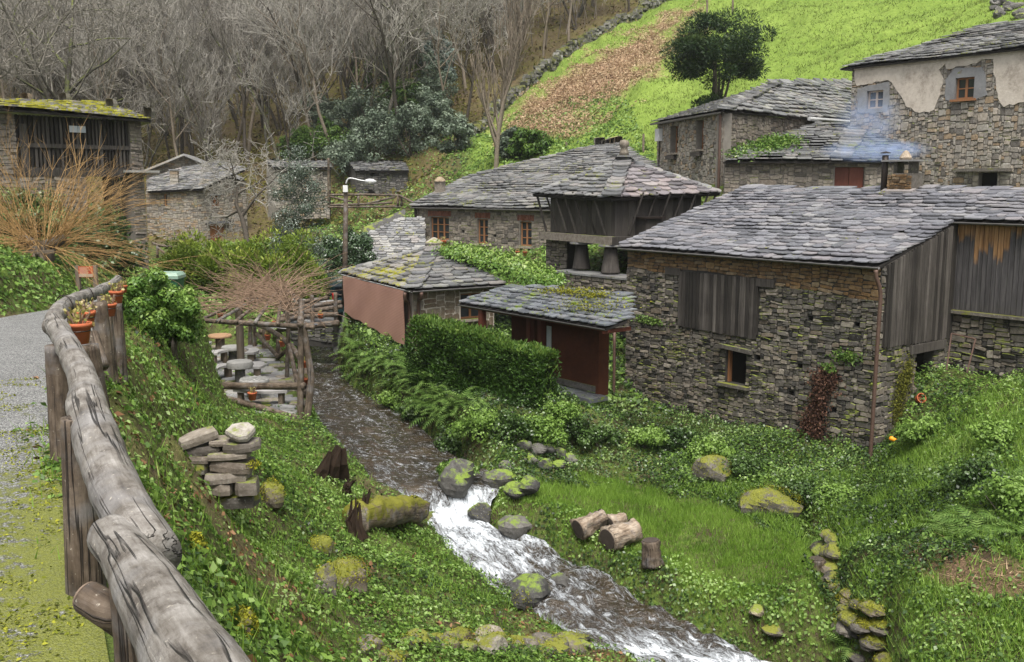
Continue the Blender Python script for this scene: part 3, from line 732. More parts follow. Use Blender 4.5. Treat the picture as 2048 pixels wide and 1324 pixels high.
def lay_roof(P, pl, pts, part_name, thing_, mat, expo=.27, width=(.22, .6), th=.03, overhang=.05, thick=.07, matfn=None, wob=.0):
    """slab under the slates and the slates themselves, row by row"""
    poly = [pl.aS(p) for p in pts]
    mb = MB(); mb.prism([pl.P(a, s_, -.02) for a, s_ in poly], -pl.N*thick); part = mb.build(part_name, M_under, thing_)
    s0 = min(q[1] for q in poly); s1 = max(q[1] for q in poly)
    nrow = int(math.ceil((s1-s0)/expo)); n = len(poly)
    for k in range(nrow):
        sl = s0 + k*expo; sm = min(sl + expo*.5, s1-.01); xs = []
        for i in range(n):
            (x0, y0), (x1, y1) = poly[i], poly[(i+1) % n]
            if (y0 > sm) != (y1 > sm): xs.append(x0 + (x1-x0)*(sm-y0)/(y1-y0))
        xs.sort()
        for q in range(0, len(xs)-1, 2):
            a, e = xs[q] - random.uniform(0, .08), xs[q+1] + random.uniform(0, .06)
            while a < e - .03:
                w = random.uniform(*width)
                if e - (a+w) < width[0]*.6: w = e - a
                ln = expo*random.uniform(1.65, 2.0); t = th*random.uniform(.7, 1.5)
                tilt = 2.6*th/ln * random.uniform(.75, 1.35); yaw = random.gauss(0, .03)
                dd = pl.d*math.cos(yaw) + pl.n*math.sin(yaw); nn = pl.n*math.cos(yaw) - pl.d*math.sin(yaw)
                y = nn*math.cos(tilt) - pl.N*math.sin(tilt); z = pl.N*math.cos(tilt) + nn*math.sin(tilt)
                sj = sl - (overhang if k == 0 else 0) + random.uniform(-.12, .12)*expo
                c = pl.P(a+w/2, sj, 2.2*th + wob*(math.sin(a*.9+k*.35)+math.sin(k*.7)*.6))
                if sj + ln*.45 < s1 + .1:
                    mt = matfn(a, sl) if matfn else mat
                    P.add('slate', 'slate', mt, part, frame(dd*(w-.012), y*ln, z*t, c))
                a += w
    return part
def lay_caps(P, part, p0, p1, N, mat, w=.5, ln=.5, th=.04, step=.3, up=.09):
    """a line of slates along a hip or ridge, from p0 up to p1"""
    p0, p1, N = Vector(p0), Vector(p1), Vector(N).normalized(); y = (p1-p0).normalized(); N = (N - y*N.dot(y)).normalized(); x = y.cross(N)
    L = (p1-p0).length; s = 0
    while s < L - ln*.3:
        yaw = random.gauss(0, .06); tl = .12
        xx = x*math.cos(yaw)+y*math.sin(yaw); yy = y*math.cos(yaw)-x*math.sin(yaw); y2 = yy*math.cos(tl)-N*math.sin(tl); z2 = N*math.cos(tl)+yy*math.sin(tl)
        P.add('slate', 'slate', mat, part, frame(xx*w*random.uniform(.8, 1.15), y2*ln*random.uniform(.9, 1.2), z2*th, p0 + y*s + N*(up+random.uniform(0, .03))))
        s += step*random.uniform(.85, 1.15)
def window(thing_, W, rc, mat, mull=(1, 1), off=-.16, fw=.055, glass=None, name='window', sill=None, lintel=None, bars=None, lmat=None, smat=None):
    a0, a1, z0, z1 = rc; mb = MB()
    def bar(x0, x1, y0, y1, t=.03): mb.box(W.P((x0+x1)/2, (y0+y1)/2, off), W.d*(x1-x0)/2, W.n*t, (0, 0, (y1-y0)/2))
    bar(a0, a0+fw, z0, z1); bar(a1-fw, a1, z0, z1); bar(a0+fw, a1-fw, z0, z0+fw, .029); bar(a0+fw, a1-fw, z1-fw, z1, .029)
    for i in range(1, mull[0]+1):
        x = a0 + (a1-a0)*i/(mull[0]+1); bar(x-fw*.7, x+fw*.7, z0+fw, z1-fw, .028)
    for i in range(1, mull[1]+1):
        y = z0 + (z1-z0)*i/(mull[1]+1); bar(a0+fw, a1-fw, y-fw*.3, y+fw*.3, .024)
    w = mb.build(name, mat, thing_, rnd=random.random())
    nx_ = mull[0]+1; ny_ = mull[1]+1
    for i in range(nx_):
        for j in range(ny_):
            g = MB(); x0, x1 = a0+(a1-a0)*i/nx_, a0+(a1-a0)*(i+1)/nx_; y0, y1 = z0+(z1-z0)*j/ny_, z0+(z1-z0)*(j+1)/ny_
            g.box(W.P((x0+x1)/2, (y0+y1)/2, off-.008), W.d*((x1-x0)/2-.002), W.n*.004, (0, 0, (y1-y0)/2-.002)); g.build('pane', glass or M_glass, w)
    if sill:
        g = MB(); g.box(W.P((a0+a1)/2, z0-sill/2, .05), W.d*((a1-a0)/2+.12), W.n*.14, (0, 0, sill/2)); g.build('sill', smat or M_stone_house, w, rnd=.6)
    if lintel:
        g = MB(); g.box(W.P((a0+a1)/2, z1+lintel/2, .03), W.d*((a1-a0)/2+.14), W.n*.06, (0, 0, lintel/2)); g.build('lintel', lmat or M_stone_house, w, rnd=.4)
    return w
def downpipe(thing_, pts, r=.05, mat=None, name='downpipe'):
    mb = MB(); mb.tube(smooth_path(pts, 3), r, 8); return mb.build(name, mat or M_rust, thing_, True)
def gutter(thing_, p0, p1, r=.07, mat=None):
    p0, p1 = Vector(p0), Vector(p1); d = (p1-p0).normalized(); x = Vector((d.y, -d.x, 0)).normalized(); V = []; Fc = []
    for p in (p0, p1):
        for rr in (r, r*.82):
            for k in range(9):
                a = math.pi*k/8; V.append(p + x*math.cos(a)*rr - Vector((0, 0, 1))*math.sin(a)*rr)
    for k in range(8):
        Fc += [[k, k+1, 18+k+1, 18+k], [9+k+1, 9+k, 27+k, 27+k+1]]
    Fc += [[0, 18, 27, 9], [8, 17, 35, 26]]
    return obj('gutter', [tuple(v) for v in V], Fc, mat or M_zinc, thing_, True)
UPV = Vector((0, 0, 1))
def flat_wall(thing_, name, A, B, z0, zt, mat, t=.3):
    """plain wall that the photograph does not show, so that the house is closed; zt: height or (left, right) or a list of (a, z)"""
    W = Wall(A, B)
    top = zt if isinstance(zt, list) else ([(0, zt), (W.L, zt)] if np.isscalar(zt) else [(0, zt[0]), (W.L, zt[1])])
    poly = [(0, z0)] + [(W.L, z0)] + top[::-1]
    mb = MB(); mb.prism([W.P(a, z, 0) for a, z in poly], -W.n*t); return mb.build(name, mat, thing_, rnd=.4)

# ================================================================== stone barn with the boarded wing
zE = -2.16
EL, ER = PZ(1240, 494, zE), PZ(1757, 532, zE)
pl = Plane(EL, ER, slope=math.tan(math.radians(16.2)))
bd = pl.d; bh = Vector((pl.n.x, pl.n.y, 0)).normalized(); hs = pl.n.z/Vector((pl.n.x, pl.n.y)).length
K = pl.px(1897, 441)
sK = pl.aS(K)[1]; LA = pl.aS(ER)[0]
SRG = pl.aS(pl.px(1503, 376))[1]
barn = thing('stone_barn', 'large rubble stone barn with slate roof, boarded gable and boarded side wing', 'barn', (EL.x, EL.y, -8.2))
Pb = Pieces()
WING = 6.5
rp = [pl.P(0, 0), pl.P(LA, 0), pl.P(LA, sK), pl.P(LA+WING, sK), pl.P(LA+WING, SRG), pl.P(0, SRG)]
roof = lay_roof(Pb, pl, rp, 'roof', barn, M_slate, .285, (.2, .7), .027, wob=.03)
lay_caps(Pb, roof, pl.P(-.02, .1), pl.P(-.02, SRG), pl.N, M_slate, .4, .5, .03, .3, .06)
# ridge and rear slope
rl, rr = pl.P(0, SRG), pl.P(LA+WING, SRG)
mb = MB(); mb.prism([rl+UPV*.03, rr+UPV*.03, rr + bh*5 - UPV*1.6, rl + bh*5 - UPV*1.6], -UPV*.08); mb.build('rear_roof', M_slate, barn, rnd=.3)
g = gutter(barn, EL + UPV*-.03 - bh*.06, ER + UPV*-.03 - bh*.06 + bd*.05, .06)
g = gutter(barn, pl.P(LA, sK) - UPV*.03 - bh*.05, pl.P(LA+WING, sK) - UPV*.03 - bh*.05, .06)
ins = .24
FA = EL + bh*ins + bd*.12; FB = ER + bh*ins - bd*.06
Wf = Wall(FA, FB); zT = zE + ins*hs - .06
def rc(W, u0, v0, u1, v1): return W.rect(u0, v0, u1, v1)
win = rc(Wf, 1452, 701, 1492, 768)
holes = [win] + [rc(Wf, u-5, v-5, u+5, v+5) for u, v in ((1621, 637), (1715, 648), (1600, 732), (1516, 715), (1583, 787), (1668, 820), (1674, 755))]
polyF = [(0, -8.6), (Wf.L, -8.6), (Wf.L, zT), (0, zT)]
wf = wall_backing('front_wall', Wf, polyF, holes, M_mortar_dark, barn)
shut = rc(Wf, 1360, 548, 1519, 662)
def barnmat(a, z):
    if z > zT - .62 + .12*math.sin(a*1.3) + .1*a/Wf.L*-1.0: return M_ochre if random.random() < .8 else M_stone_barn
    return M_stone_barn
zo = zT - .66
lay_stones(Pb, Wf, [(0, -8.4), (Wf.L, -8.4), (Wf.L, zo-.25), (0, zo)], holes + [shut], M_stone_barn, wf, (.12, .46, .05, .16), (.02, .075), .045)
lay_stones(Pb, Wf, [(0, zo), (Wf.L, zo-.25), (Wf.L, zT), (0, zT)], [shut], M_ochre, wf, (.2, .46, .08, .12), (.015, .04))
wdo = MB(); a0, a1, z0, z1 = win
wdo.box(Wf.P((a0+a1)/2, (z0+z1)/2, -.24), bd*((a1-a0)/2), Wf.n*.01, UPV*((z1-z0)/2)); wd = wdo.build('window', M_black, barn)
mb = MB(); mb.box(Wf.P(a0+.035, (z0+z1)/2, -.14), bd*.035, Wf.n*.06, UPV*((z1-z0)/2-.01)); mb.build('jamb', M_frame, wd, rnd=.3)
mb = MB(); mb.box(Wf.P((a0+a1)/2+.05, z1+.07, .05), bd*((a1-a0)/2+.22)+UPV*-.03, Wf.n*.12, UPV*.06); mb.build('lintel', M_stone_barn, wd, rnd=.2)
mb = MB(); mb.box(Wf.P((a0+a1)/2, z0-.05, .06), bd*((a1-a0)/2+.2), Wf.n*.13, UPV*.045); mb.build('sill', M_stone_moss, wd, rnd=.5)
# boarded shutter over the upper opening
a0, a1, z0, z1 = shut
mb = MB(); mb.box(Wf.P((a0+a1)/2, (z0+z1)/2, .03), bd*((a1-a0)/2-.02), Wf.n*.03, UPV*((z1-z0)/2-.06)); sh = mb.build('shutter', M_board_dark, barn, rnd=.2)
boards(Pb, Wf, sh, a0, a1, lambda a: z0 - .06*(a-a0)/(a1-a0), lambda a: z1, M_board, .135, .065, .03)
mb = MB(); mb.box(Wf.P(a0-.25, z1-.04, .05), bd*.3, Wf.n*.07, UPV*.11); mb.build('beam_end', M_board_dark, barn, rnd=.1)
mb = MB(); mb.box(Wf.P(a1+.25, z1-.12, .05), bd*.3, Wf.n*.07, UPV*.11); mb.build('beam_end', M_board, barn, rnd=.5)
mb = MB(); mb.lathe(Wf.P(*Wf.az(1427, 833), .03), [(.07, 0), (.07, .05), (.045, .05), (.045, 0)], 14, Wf.n); mb.build('drain_pipe', M_frame_pale, barn, True, .7)
# gable
Wg = Wall(FB + bd*.02, FB + bd*.02 + bh*(sK*pl.n.length*math.cos(math.atan(hs)) - ins + .25))
vz = lambda a: zT + a*hs - .02
door = Wg.rect(1828, 703, 1863, 775)
polyG = [(0, -8.6), (Wg.L, -8.6), (Wg.L, vz(Wg.L)), (0, vz(0))]
wg = wall_backing('gable_wall', Wg, polyG, [door], M_mortar_dark, barn)
zb0 = Wg.az(1767, 692)[1]; ab = Wg.az(1767, 600)[0]; zb1 = Wg.az(1880, 676)[1]
lay_stones(Pb, Wg, [(0, -8.4), (Wg.L, -8.4), (Wg.L, zb1), (ab, zb0), (ab, vz(ab)-.02), (0, vz(0)-.02)], [door], M_stone_barn, wg, (.12, .42, .07, .2), (.02, .07))
mb = MB(); mb.prism([Wg.P(ab, zb0, .02), Wg.P(Wg.L-.02, zb1, .02), Wg.P(Wg.L-.02, vz(Wg.L)-.03, .02), Wg.P(ab, vz(ab)-.03, .02)], Wg.n*.03); gb = mb.build('gable_boarding', M_board_dark, barn, rnd=.1)
boards(Pb, Wg, gb, ab, Wg.L-.02, lambda a: zb0+(zb1-zb0)*(a-ab)/(Wg.L-ab)-.03, lambda a: vz(a)-.02, M_board, .135, .055, .03)
mb = MB(); a0, a1, z0, z1 = door
mb.box(Wg.P((a0+a1)/2+.05, z1+.13, .05), Wg.d*((a1-a0)/2+.45), Wg.n*.07, UPV*.12); mb.build('door_lintel', M_board, barn, rnd=.7)
mb = MB(); mb.box(Wg.P(a0+.05, (z0+z1)/2, -.1), Wg.d*.045, Wg.n*.06, UPV*((z1-z0)/2)); mb.build('door_post', M_frame, barn, rnd=.6)
mb = MB(); mb.box(Wg.P((a0+a1)/2, (z0+z1)/2, -.27), Wg.d*((a1-a0)/2), Wg.n*.01, UPV*((z1-z0)/2)); mb.build('doorway', M_black, barn)
# wing wall
Wk = Wall(pl.P(LA-.05, sK) + bh*.28, pl.P(LA+WING, sK) + bh*.28); zk = pl.P(0, sK).z - .02
zkb = Wk.az(1960, 622)[1]
wk = wall_backing('wing_wall', Wk, [(0, -6.6), (Wk.L, -6.6), (Wk.L, zk), (0, zk)], [], M_mortar_dark, barn)
lay_stones(Pb, Wk, [(0, -6.4), (Wk.L, -6.4), (Wk.L, zkb), (0, zkb)], [], M_stone_barn, wk, (.18, .7, .06, .18), (.03, .1))
mb = MB(); mb.prism([Wk.P(.02, zkb, .03), Wk.P(Wk.L, zkb, .03), Wk.P(Wk.L, zk-.03, .03), Wk.P(.02, zk-.03, .03)], Wk.n*.04); kb = mb.build('wing_boarding', M_board_dark, barn, rnd=.1)
def warm_mix():
    s = NT('half_weathered_boards'); r = s.attr('rnd')
    off = s.n('ShaderNodeCombineXYZ', {0: s.mth('MULTIPLY', r, 31.0), 1: s.mth('MULTIPLY', r, 17.0), 2: s.mth('MULTIPLY', r, 2.0)}).outputs[0]
    v = s.n('ShaderNodeMapping', {'Vector': s.n('ShaderNodeVectorMath', {0: s.pos(), 1: off}, operation='ADD').outputs[0], 'Scale': (1, 1, .07)}).outputs[0]
    gr = s.noise(13, 6, .7, v, .3)
    dk = s.ramp(gr, [(.3, (.022, .02, .02)), (.55, (.07, .065, .065)), (.75, (.13, .12, .115))])
    wm = s.ramp(gr, [(.3, (.09, .045, .02)), (.5, (.24, .13, .055)), (.7, (.36, .22, .11))])
    z = s.pz(); lim = s.mth('ADD', s.mth('MULTIPLY', s.noise(1.1, 4, .6, s.n('ShaderNodeMapping', {'Vector': s.pos(), 'Scale': (1, 1, .5)}).outputs[0]), 2.4), s.mth('MULTIPLY', r, .9))
    f = s.step(s.mth('SUBTRACT', z, s.mth('ADD', lim, zk - 2.35)), .0, .22)
    return s.end(s.mix(f, dk, wm), .75, .25, s.bump(gr, .6, .02))
M_half = warm_mix()
boards(Pb, Wk, kb, .02, Wk.L, lambda a: zkb-.02, lambda a: zk-.03, M_half, .14, .07, .025)
mb = MB(); mb.box(Wk.P(Wk.L/2, zkb-.07, .1), Wk.d*(Wk.L/2-.02), Wk.n*.12, UPV*.045); mb.build('ledge_beam', M_stone_moss, barn, rnd=.4)
# corner post between gable and wing, closing walls behind
mb = MB(); mb.box(Wk.P(.03, (zk+zkb)/2, .1), Wk.d*.05, Wk.n*.05, UPV*((zk-zkb)/2-.02)); mb.build('corner_post', M_board, barn, rnd=.4)
flat_wall(barn, 'left_wall', FA + bh*8.5, FA + bd*.01 + bh*.3, -8.4, [(0, -2.0), (8.2-SRG*.95, -.4), (8.2, zT)], M_stone_barn)
Pb.finish({'stone': 300, 'slate': 300, 'board': 200})
downpipe(barn, [PY(1752, 540, ER.y-.12), PY(1753, 556, ER.y-.12), PY(1761, 585, ER.y-.1), PY(1758, 640, ER.y-.1), PY(1749, 780, ER.y-.1), PY(1738, 960, ER.y-.12), PY(1736, 985, ER.y-.12)], .055)
downpipe(barn, [PY(1229, 660, FA.y-.6), PY(1228, 760, FA.y-.6), PY(1226, 862, FA.y-.6)], .05)
# chimneys on the barn roof
c = pl.px(1806, 384); mb = MB()
mb.box(c + UPV*.25 + bh*.1, bd*.4, bh*.33, UPV*.33); ch = mb.build('chimney', M_stone_barn, barn, rnd=.35)
cw = Wall((c + bh*.1 - bh*.34 - bd*.41).xy, (c + bh*.1 - bh*.34 + bd*.41).xy); Pc = Pieces()
lay_stones(Pc, cw, [(0, c.z+.05), (.82, c.z+.05), (.82, c.z+.56), (0, c.z+.56)], [], M_ochre, ch, (.12, .35, .05, .1), (.02, .05), .03); Pc.finish(60)
mb = MB(); mb.box(c + UPV*.02 - bh*.28, bd*.52, bh*.12+UPV*.04, UPV*.06); mb.build('flashing_slab', M_slate_pale, ch, rnd=.9)
for s_ in (-.25, .25):
    mb = MB(); mb.box(c + bh*.1 + bd*s_ + UPV*.76, bd*.06, bh*.2, UPV*.18); mb.build('cap_support', M_stone_barn, ch, rnd=.2)
mb = MB(); mb.box(c + bh*.1 + UPV*.965, bd*.62, bh*.42, UPV*.025); mb.build('cap_slab', M_slate_pale, ch, rnd=.7)
mb = MB(); mb.lathe(c + bh*.05 + UPV*.99, [(.16, 0), (.19, .07), (.14, .17), (.07, .27), (0, .3)], 7); mb.build('cap_stone', M_stone_pale, ch, rnd=.9)
q = pl.px(1767, 386); mb = MB(); mb.tube([q - UPV*.1, q + UPV*.7, q + UPV*1.18], .1, 12); sp = mb.build('stove_pipe', M_iron, barn, True)
mb = MB(); mb.lathe(q + UPV*1.24, [(.16, 0), (.16, .02), (.02, .06)], 12); mb.build('pipe_cap', M_iron, sp)
STOVE = q + UPV*1.2

# ================================================================== plastered house
zP = 5.0
PA = PY(1706, 131, 45); PB = PZ(2048, 92, PA.z); 
pd = (PB-PA); pd.z = 0; PB = PA + pd*1.25; Wp = Wall(PA, PB)
ph_ = thing('plastered_house', 'tall stone house with peeling cream plaster and two small windows', 'house', (PA.x, PA.y, 0))
Pp = Pieces()
w1, w2 = Wp.rect(1735, 181, 1768, 217), Wp.rect(1912, 155, 1950, 198)
dr = Wp.rect(1957, 345, 1994, 385)
zpt = PA.z - .05
wp = wall_backing('front_wall', Wp, [(0, -1.5), (Wp.L, -1.5), (Wp.L, zpt), (0, zpt)], [w1, w2, dr], M_mortar, ph_)
lay_stones(Pp, Wp, [(0, -1.3), (Wp.L, -1.3), (Wp.L, zpt), (0, zpt)], [w1, w2, dr], M_stone_pale, wp, (.1, .56, .07, .28), (.02, .07), .042)
def mk_plaster(name, a, b, c_):
    s = NT(name); n = s.noise(1.1, 6, .7); n2 = s.noise(7, 5, .7)
    col = s.ramp(s.mth('ADD', s.mth('MULTIPLY', n, .6), s.mth('MULTIPLY', n2, .4)), [(.32, a), (.5, b), (.68, c_)])
    return s.end(col, .9, .2, s.bump(n2, .5, .03))
M_plaster = mk_plaster('cream_plaster', (.26, .22, .18), (.48, .425, .36), (.6, .545, .47)); M_plaster_grey = mk_plaster('grey_cement', (.15, .15, .152), (.21, .21, .212), (.26, .26, .26))
def ragged(pts, W, amp=.05, step=.18, seed=1):
    r = random.Random(seed); out = []; Q = [W.az(*p) for p in pts]
    for (a0, z0), (a1, z1) in zip(Q, Q[1:]+Q[:1]):
        n = max(1, int(math.hypot(a1-a0, z1-z0)/step))
        for k in range(n):
            t = k/n; out.append((a0+(a1-a0)*t + r.uniform(-amp, amp)*(k > 0), z0+(z1-z0)*t + r.uniform(-amp, amp)*(k > 0)))
    return out
def patch(name, pts, mat, th, W, parent, hole=None, seed=1, amp=.05):
    q = ragged(pts, W, amp, .18, seed)
    loops = [[Vector((a, min(z, zpt-.01), 0)) for a, z in q]]
    if hole: a0, a1, z0, z1 = hole; loops.append([Vector((a0, z0, 0)), Vector((a0, z1, 0)), Vector((a1, z1, 0)), Vector((a1, z0, 0))])
    tri = tessellate_polygon(loops); flat = [p for l in loops for p in l]; n = len(flat)
    V = [W.P(p.x, p.y, th) for p in flat] + [W.P(p.x, p.y, -.02) for p in flat]; Fc = [list(t) for t in tri]; k = 0
    for l in loops:
        for i in range(len(l)): a, b = k+i, k+(i+1) % len(l); Fc.append([a, b, b+n, a+n])
        k += len(l)
    return obj(name, [tuple(v) for v in V], Fc, mat, parent)
patch('plaster', [(1708, 134), (1886, 106), (1892, 128), (1880, 140), (1888, 158), (1882, 190), (1870, 220), (1842, 226), (1815, 214), (1806, 195), (1790, 172), (1778, 160), (1716, 172)], M_plaster, .085, Wp, ph_)
patch('plaster', [(1886, 106), (1990, 92), (1990, 118), (1975, 118), (1936, 132), (1895, 138)], M_plaster, .085, Wp, ph_, None, 2)
patch('plaster', [(1990, 92), (2110, 70), (2110, 190), (2040, 205), (2010, 214), (1998, 196), (1990, 150)], M_plaster, .085, Wp, ph_, None, 3)
patch('cement_surround', [(1717, 178), (1745, 170), (1780, 164), (1781, 195), (1776, 222), (1745, 228), (1718, 224)], M_plaster_grey, .08, Wp, ph_, w1, 4, .03)
patch('cement_surround', [(1893, 160), (1912, 136), (1966, 134), (1972, 150), (1976, 190), (1950, 202), (1893, 200)], M_plaster_grey, .075, Wp, ph_, w2, 5, .03)
window(ph_, Wp, w1, M_frame_pale, (1, 1), -.1, .07)
window(ph_, Wp, w2, M_frame, (1, 1), -.1, .07, sill=.09, smat=M_frame)
mb = MB(); a0, a1, z0, z1 = dr; mb.box(Wp.P((a0+a1)/2, (z0+z1)/2, -.25), Wp.d*((a1-a0)/2), Wp.n*.01, UPV*((z1-z0)/2)); mb.build('doorway', M_black, ph_)
mb = MB(); mb.box(Wp.P((a0+a1)/2-.15, z1+.1, .12), Wp.d*1.15, Wp.n*.25, UPV*.06); mb.build('door_lintel', M_stone_moss, ph_, rnd=.3)
flat_wall(ph_, 'left_wall', PA + Vector((-Wp.n.x, -Wp.n.y, 0))*7, PA + Wp.d*.01, -1.5, zpt, M_stone_pale)
pe0 = PA - Wp.d*.45 + Wp.n*.3 + UPV*-.1; pe1 = PB + Wp.n*.3 + UPV*-.1
pp = Plane(pe0, pe1, slope=.4)
L_ = (pe1-pe0).length
lay_roof(Pp, pp, [pe0, pe1, pp.P(L_, 4.2), pp.P(4.0, 4.2)], 'roof', ph_, M_slate_old, .3, (.3, .8), .035, wob=.04)
lft = Plane(pp.P(0, 0) - Wp.n*8, pe0, T=pp.P(4.0, 4.2)); mb = MB(); mb.prism([pe0, pp.P(4.0, 4.2), pp.P(4.0, 4.2) - Wp.n*1.5, pe0 - Wp.n*8.4], -UPV*.08); mb.build('hip_roof', M_slate_old, ph_, rnd=.4)
mb = MB(); mb.box(PA - Wp.n*1.5 + UPV*-.55 - Wp.d*.45, Wp.d*.5, Wp.n*.05, UPV*.03); mb.build('flue_pipe', M_zinc_white, ph_)
Pp.finish({'stone': 300, 'slate': 150})

# ================================================================== stone house with two narrow windows
zH = 2.81
HC = PZ(1446, 223, zH); HC = PY(1446, 223, 42); zH = HC.z
HL = PZ(1316, 246, zH); HR = PZ(1655, 240, zH); HT = PY(1549, 168, 49.5)
hs_ = thing('stone_house', 'pale stone house with two tall narrow windows below the meadow', 'house', (HC.x, HC.y, 0))
Ph = Pieces()
Wl = Wall(HL, HC); Wr = Wall(HC, HR)
wa, wb = Wl.rect(1341, 252, 1357, 306), Wl.rect(1393, 240, 1408, 299)
wl = wall_backing('left_wall', Wl, [(0, -2.2), (Wl.L, -2.2), (Wl.L, zH-.06), (0, zH-.06)], [wa, wb], M_mortar, hs_, .4)
lay_stones(Ph, Wl, [(0, -2), (Wl.L, -2), (Wl.L, zH-.06), (0, zH-.06)], [wa, wb], M_stone_pale, wl, (.1, .5, .07, .26), (.02, .06), .045)
for w in (wa, wb): window(hs_, Wl, w, M_frame, (0, 1), -.3, .08, sill=.08)
for w in (wa, wb):
    mb = MB(); a0, a1, z0, z1 = w; mb.box(Wl.P((a0+a1)/2, z0-.2, .18), Wl.d*.42, Wl.n*.12, UPV*.09); mb.build('window_box', M_board_dark, hs_, rnd=.4)
wr = wall_backing('right_wall', Wr, [(0, -2.2), (Wr.L, -2.2), (Wr.L, zH-.06), (0, zH-.06)], [], M_mortar, hs_)
lay_stones(Ph, Wr, [(0, -1.2), (Wr.L, -1.2), (Wr.L, zH-.06), (0, zH-.06)], [], M_stone_house, wr, (.1, .5, .07, .26), (.02, .06), .05)
ov = lambda p, q, k=.25: p + (p-q).normalized()*k
ctr = (HL+HR)/2; o_ = lambda p: Vector((p.x, p.y, p.z)) + (Vector((p.x-ctr.x, p.y-ctr.y, 0))).normalized()*.35
c0, l0, r0 = o_(HC), o_(HL), HR + (HR-HC).normalized()*1.5 + Wr.n*.3
HT2 = PY(1700, 167, 53)
plr = Plane(c0, r0, T=HT)
part = lay_roof(Ph, plr, [c0, r0, plr.px(1712, 165), plr.px(1549, 168)], 'roof', hs_, M_slate_old, .34, (.35, .9), .04, wob=.05)
HTp = plr.px(1549, 168)
pll = Plane(l0, c0, T=HTp)
lay_roof(Ph, pll, [l0, c0, HTp], 'side_roof', hs_, M_slate_old, .34, (.35, .9), .04)
lay_caps(Ph, part, c0, HTp, plr.N + pll.N, M_slate_old, .6, .6, .04, .4, .08)
for k in range(9):
    p = HTp.lerp(plr.px(1712, 165), k/8.0); Ph.add('slate', 'slate', M_slate_old, part, frame(plr.d*random.uniform(.4, .9), (plr.n+UPV*random.uniform(0, .4)).normalized()*random.uniform(.35, .6), plr.N*.06, p + UPV*.02 - plr.n*.3))
gutter(hs_, l0 - UPV*.03, c0 - UPV*.03, .08)
g0, g1 = plr.P(plr.aS(plr.px(1618, 238))[0], 0), plr.P(plr.aS(plr.px(1700, 240))[0]+.5, 0)
mb = MB(); mb.tube([g0 - UPV*.05 + Wr.n*.1, g1 - UPV*.05 + Wr.n*.1], .09, 8); mb.build('eave_pipe', M_zinc_white, hs_)
downpipe(hs_, [HC + UPV*-.05 + Wl.n*.12, HC + UPV*-1.0 + Wl.n*.1, HC + UPV*-4.2 + Wl.n*.1], .06)
a, z = Wl.az(1322, 270)
mb = MB(); mb.box(Wl.P(a, z, .12), Wl.d*.3, Wl.n*.1, UPV*.3); mb.build('meter_box', mk_plain('white_box', (.55, .55, .55), .5), hs_)
downpipe(hs_, [Wl.P(a, z-.3, .06), Wl.P(a-.05, z-1.4, .06), Wl.P(a-.05, z-3.4, .06)], .035, M_iron, 'cable_conduit')
flat_wall(hs_, 'rear_wall', HR, HR + Vector((-2.5, 6, 0)), -1, zH-.1, M_stone_house)
Ph.finish({'stone': 260, 'slate': 200})

# ================================================================== low outbuilding between them
ob = thing('low_outbuilding', 'low stone outbuilding with grassy slate roof between the two upper houses', 'outbuilding', (*PY(1600, 380, 41).xy, -.8))
Po = Pieces(); zO = .74
OL, OR_ = PZ(1446, 323, zO), PZ(1816, 322, zO); po = Plane(OL, OR_, T=PY(1630, 247, 46.3))
opts = [OL, po.P(po.aS(po.px(1680, 322))[0], 0), po.px(1735, 268), po.px(1702, 247), po.px(1630, 247)]
part = lay_roof(Po, po, opts, 'roof', ob, M_slate_old, .3, (.3, .8), .04, wob=.05)
hipa, hipb = opts[1], po.px(1712, 262)
po2 = Plane(hipa, OR_ + Vector((.3, .6, 0)), T=hipb)
lay_roof(Po, po2, [hipa - po2.d*.2, OR_ + Vector((.2, .4, 0)), po2.px(1795, 276), hipb], 'side_roof', ob, M_slate_wet, .28, (.3, .7), .035, wob=.03)
lay_caps(Po, part, hipa, hipb, po.N, M_slate_old, .85, .7, .06, .5, .14)
Wo = Wall(OL + Vector((.15, .35, 0)), OR_ + Vector((0, .5, 0)))
odr = Wo.rect(1669, 334, 1728, 390)
wo_ = wall_backing('front_wall', Wo, [(0, -2.5), (Wo.L, -2.5), (Wo.L, zO-.05), (0, zO-.05)], [odr], M_mortar, ob)
lay_stones(Po, Wo, [(0, -.9), (Wo.L, -.9), (Wo.L, zO-.05), (0, zO-.05)], [odr], M_stone_house, wo_, (.16, .55, .08, .25), (.02, .05), .06)
M_reddoor = mk_wood('red_brown_door', [(.2, (.05, .015, .01)), (.6, (.13, .04, .025)), (1, (.18, .07, .04))], True, .6, 12, .3)
a0, a1, z0, z1 = odr
for k in range(2):
    mb = MB(); x0 = a0+(a1-a0)*k/2; mb.box(Wo.P(x0+(a1-a0)/4, (z0+z1)/2, -.15), Wo.d*((a1-a0)/4-.01), Wo.n*.025, UPV*((z1-z0)/2-.01)); mb.build('door', M_reddoor, ob, rnd=.3+.3*k)
Po.finish({'stone': 120, 'slate': 200})

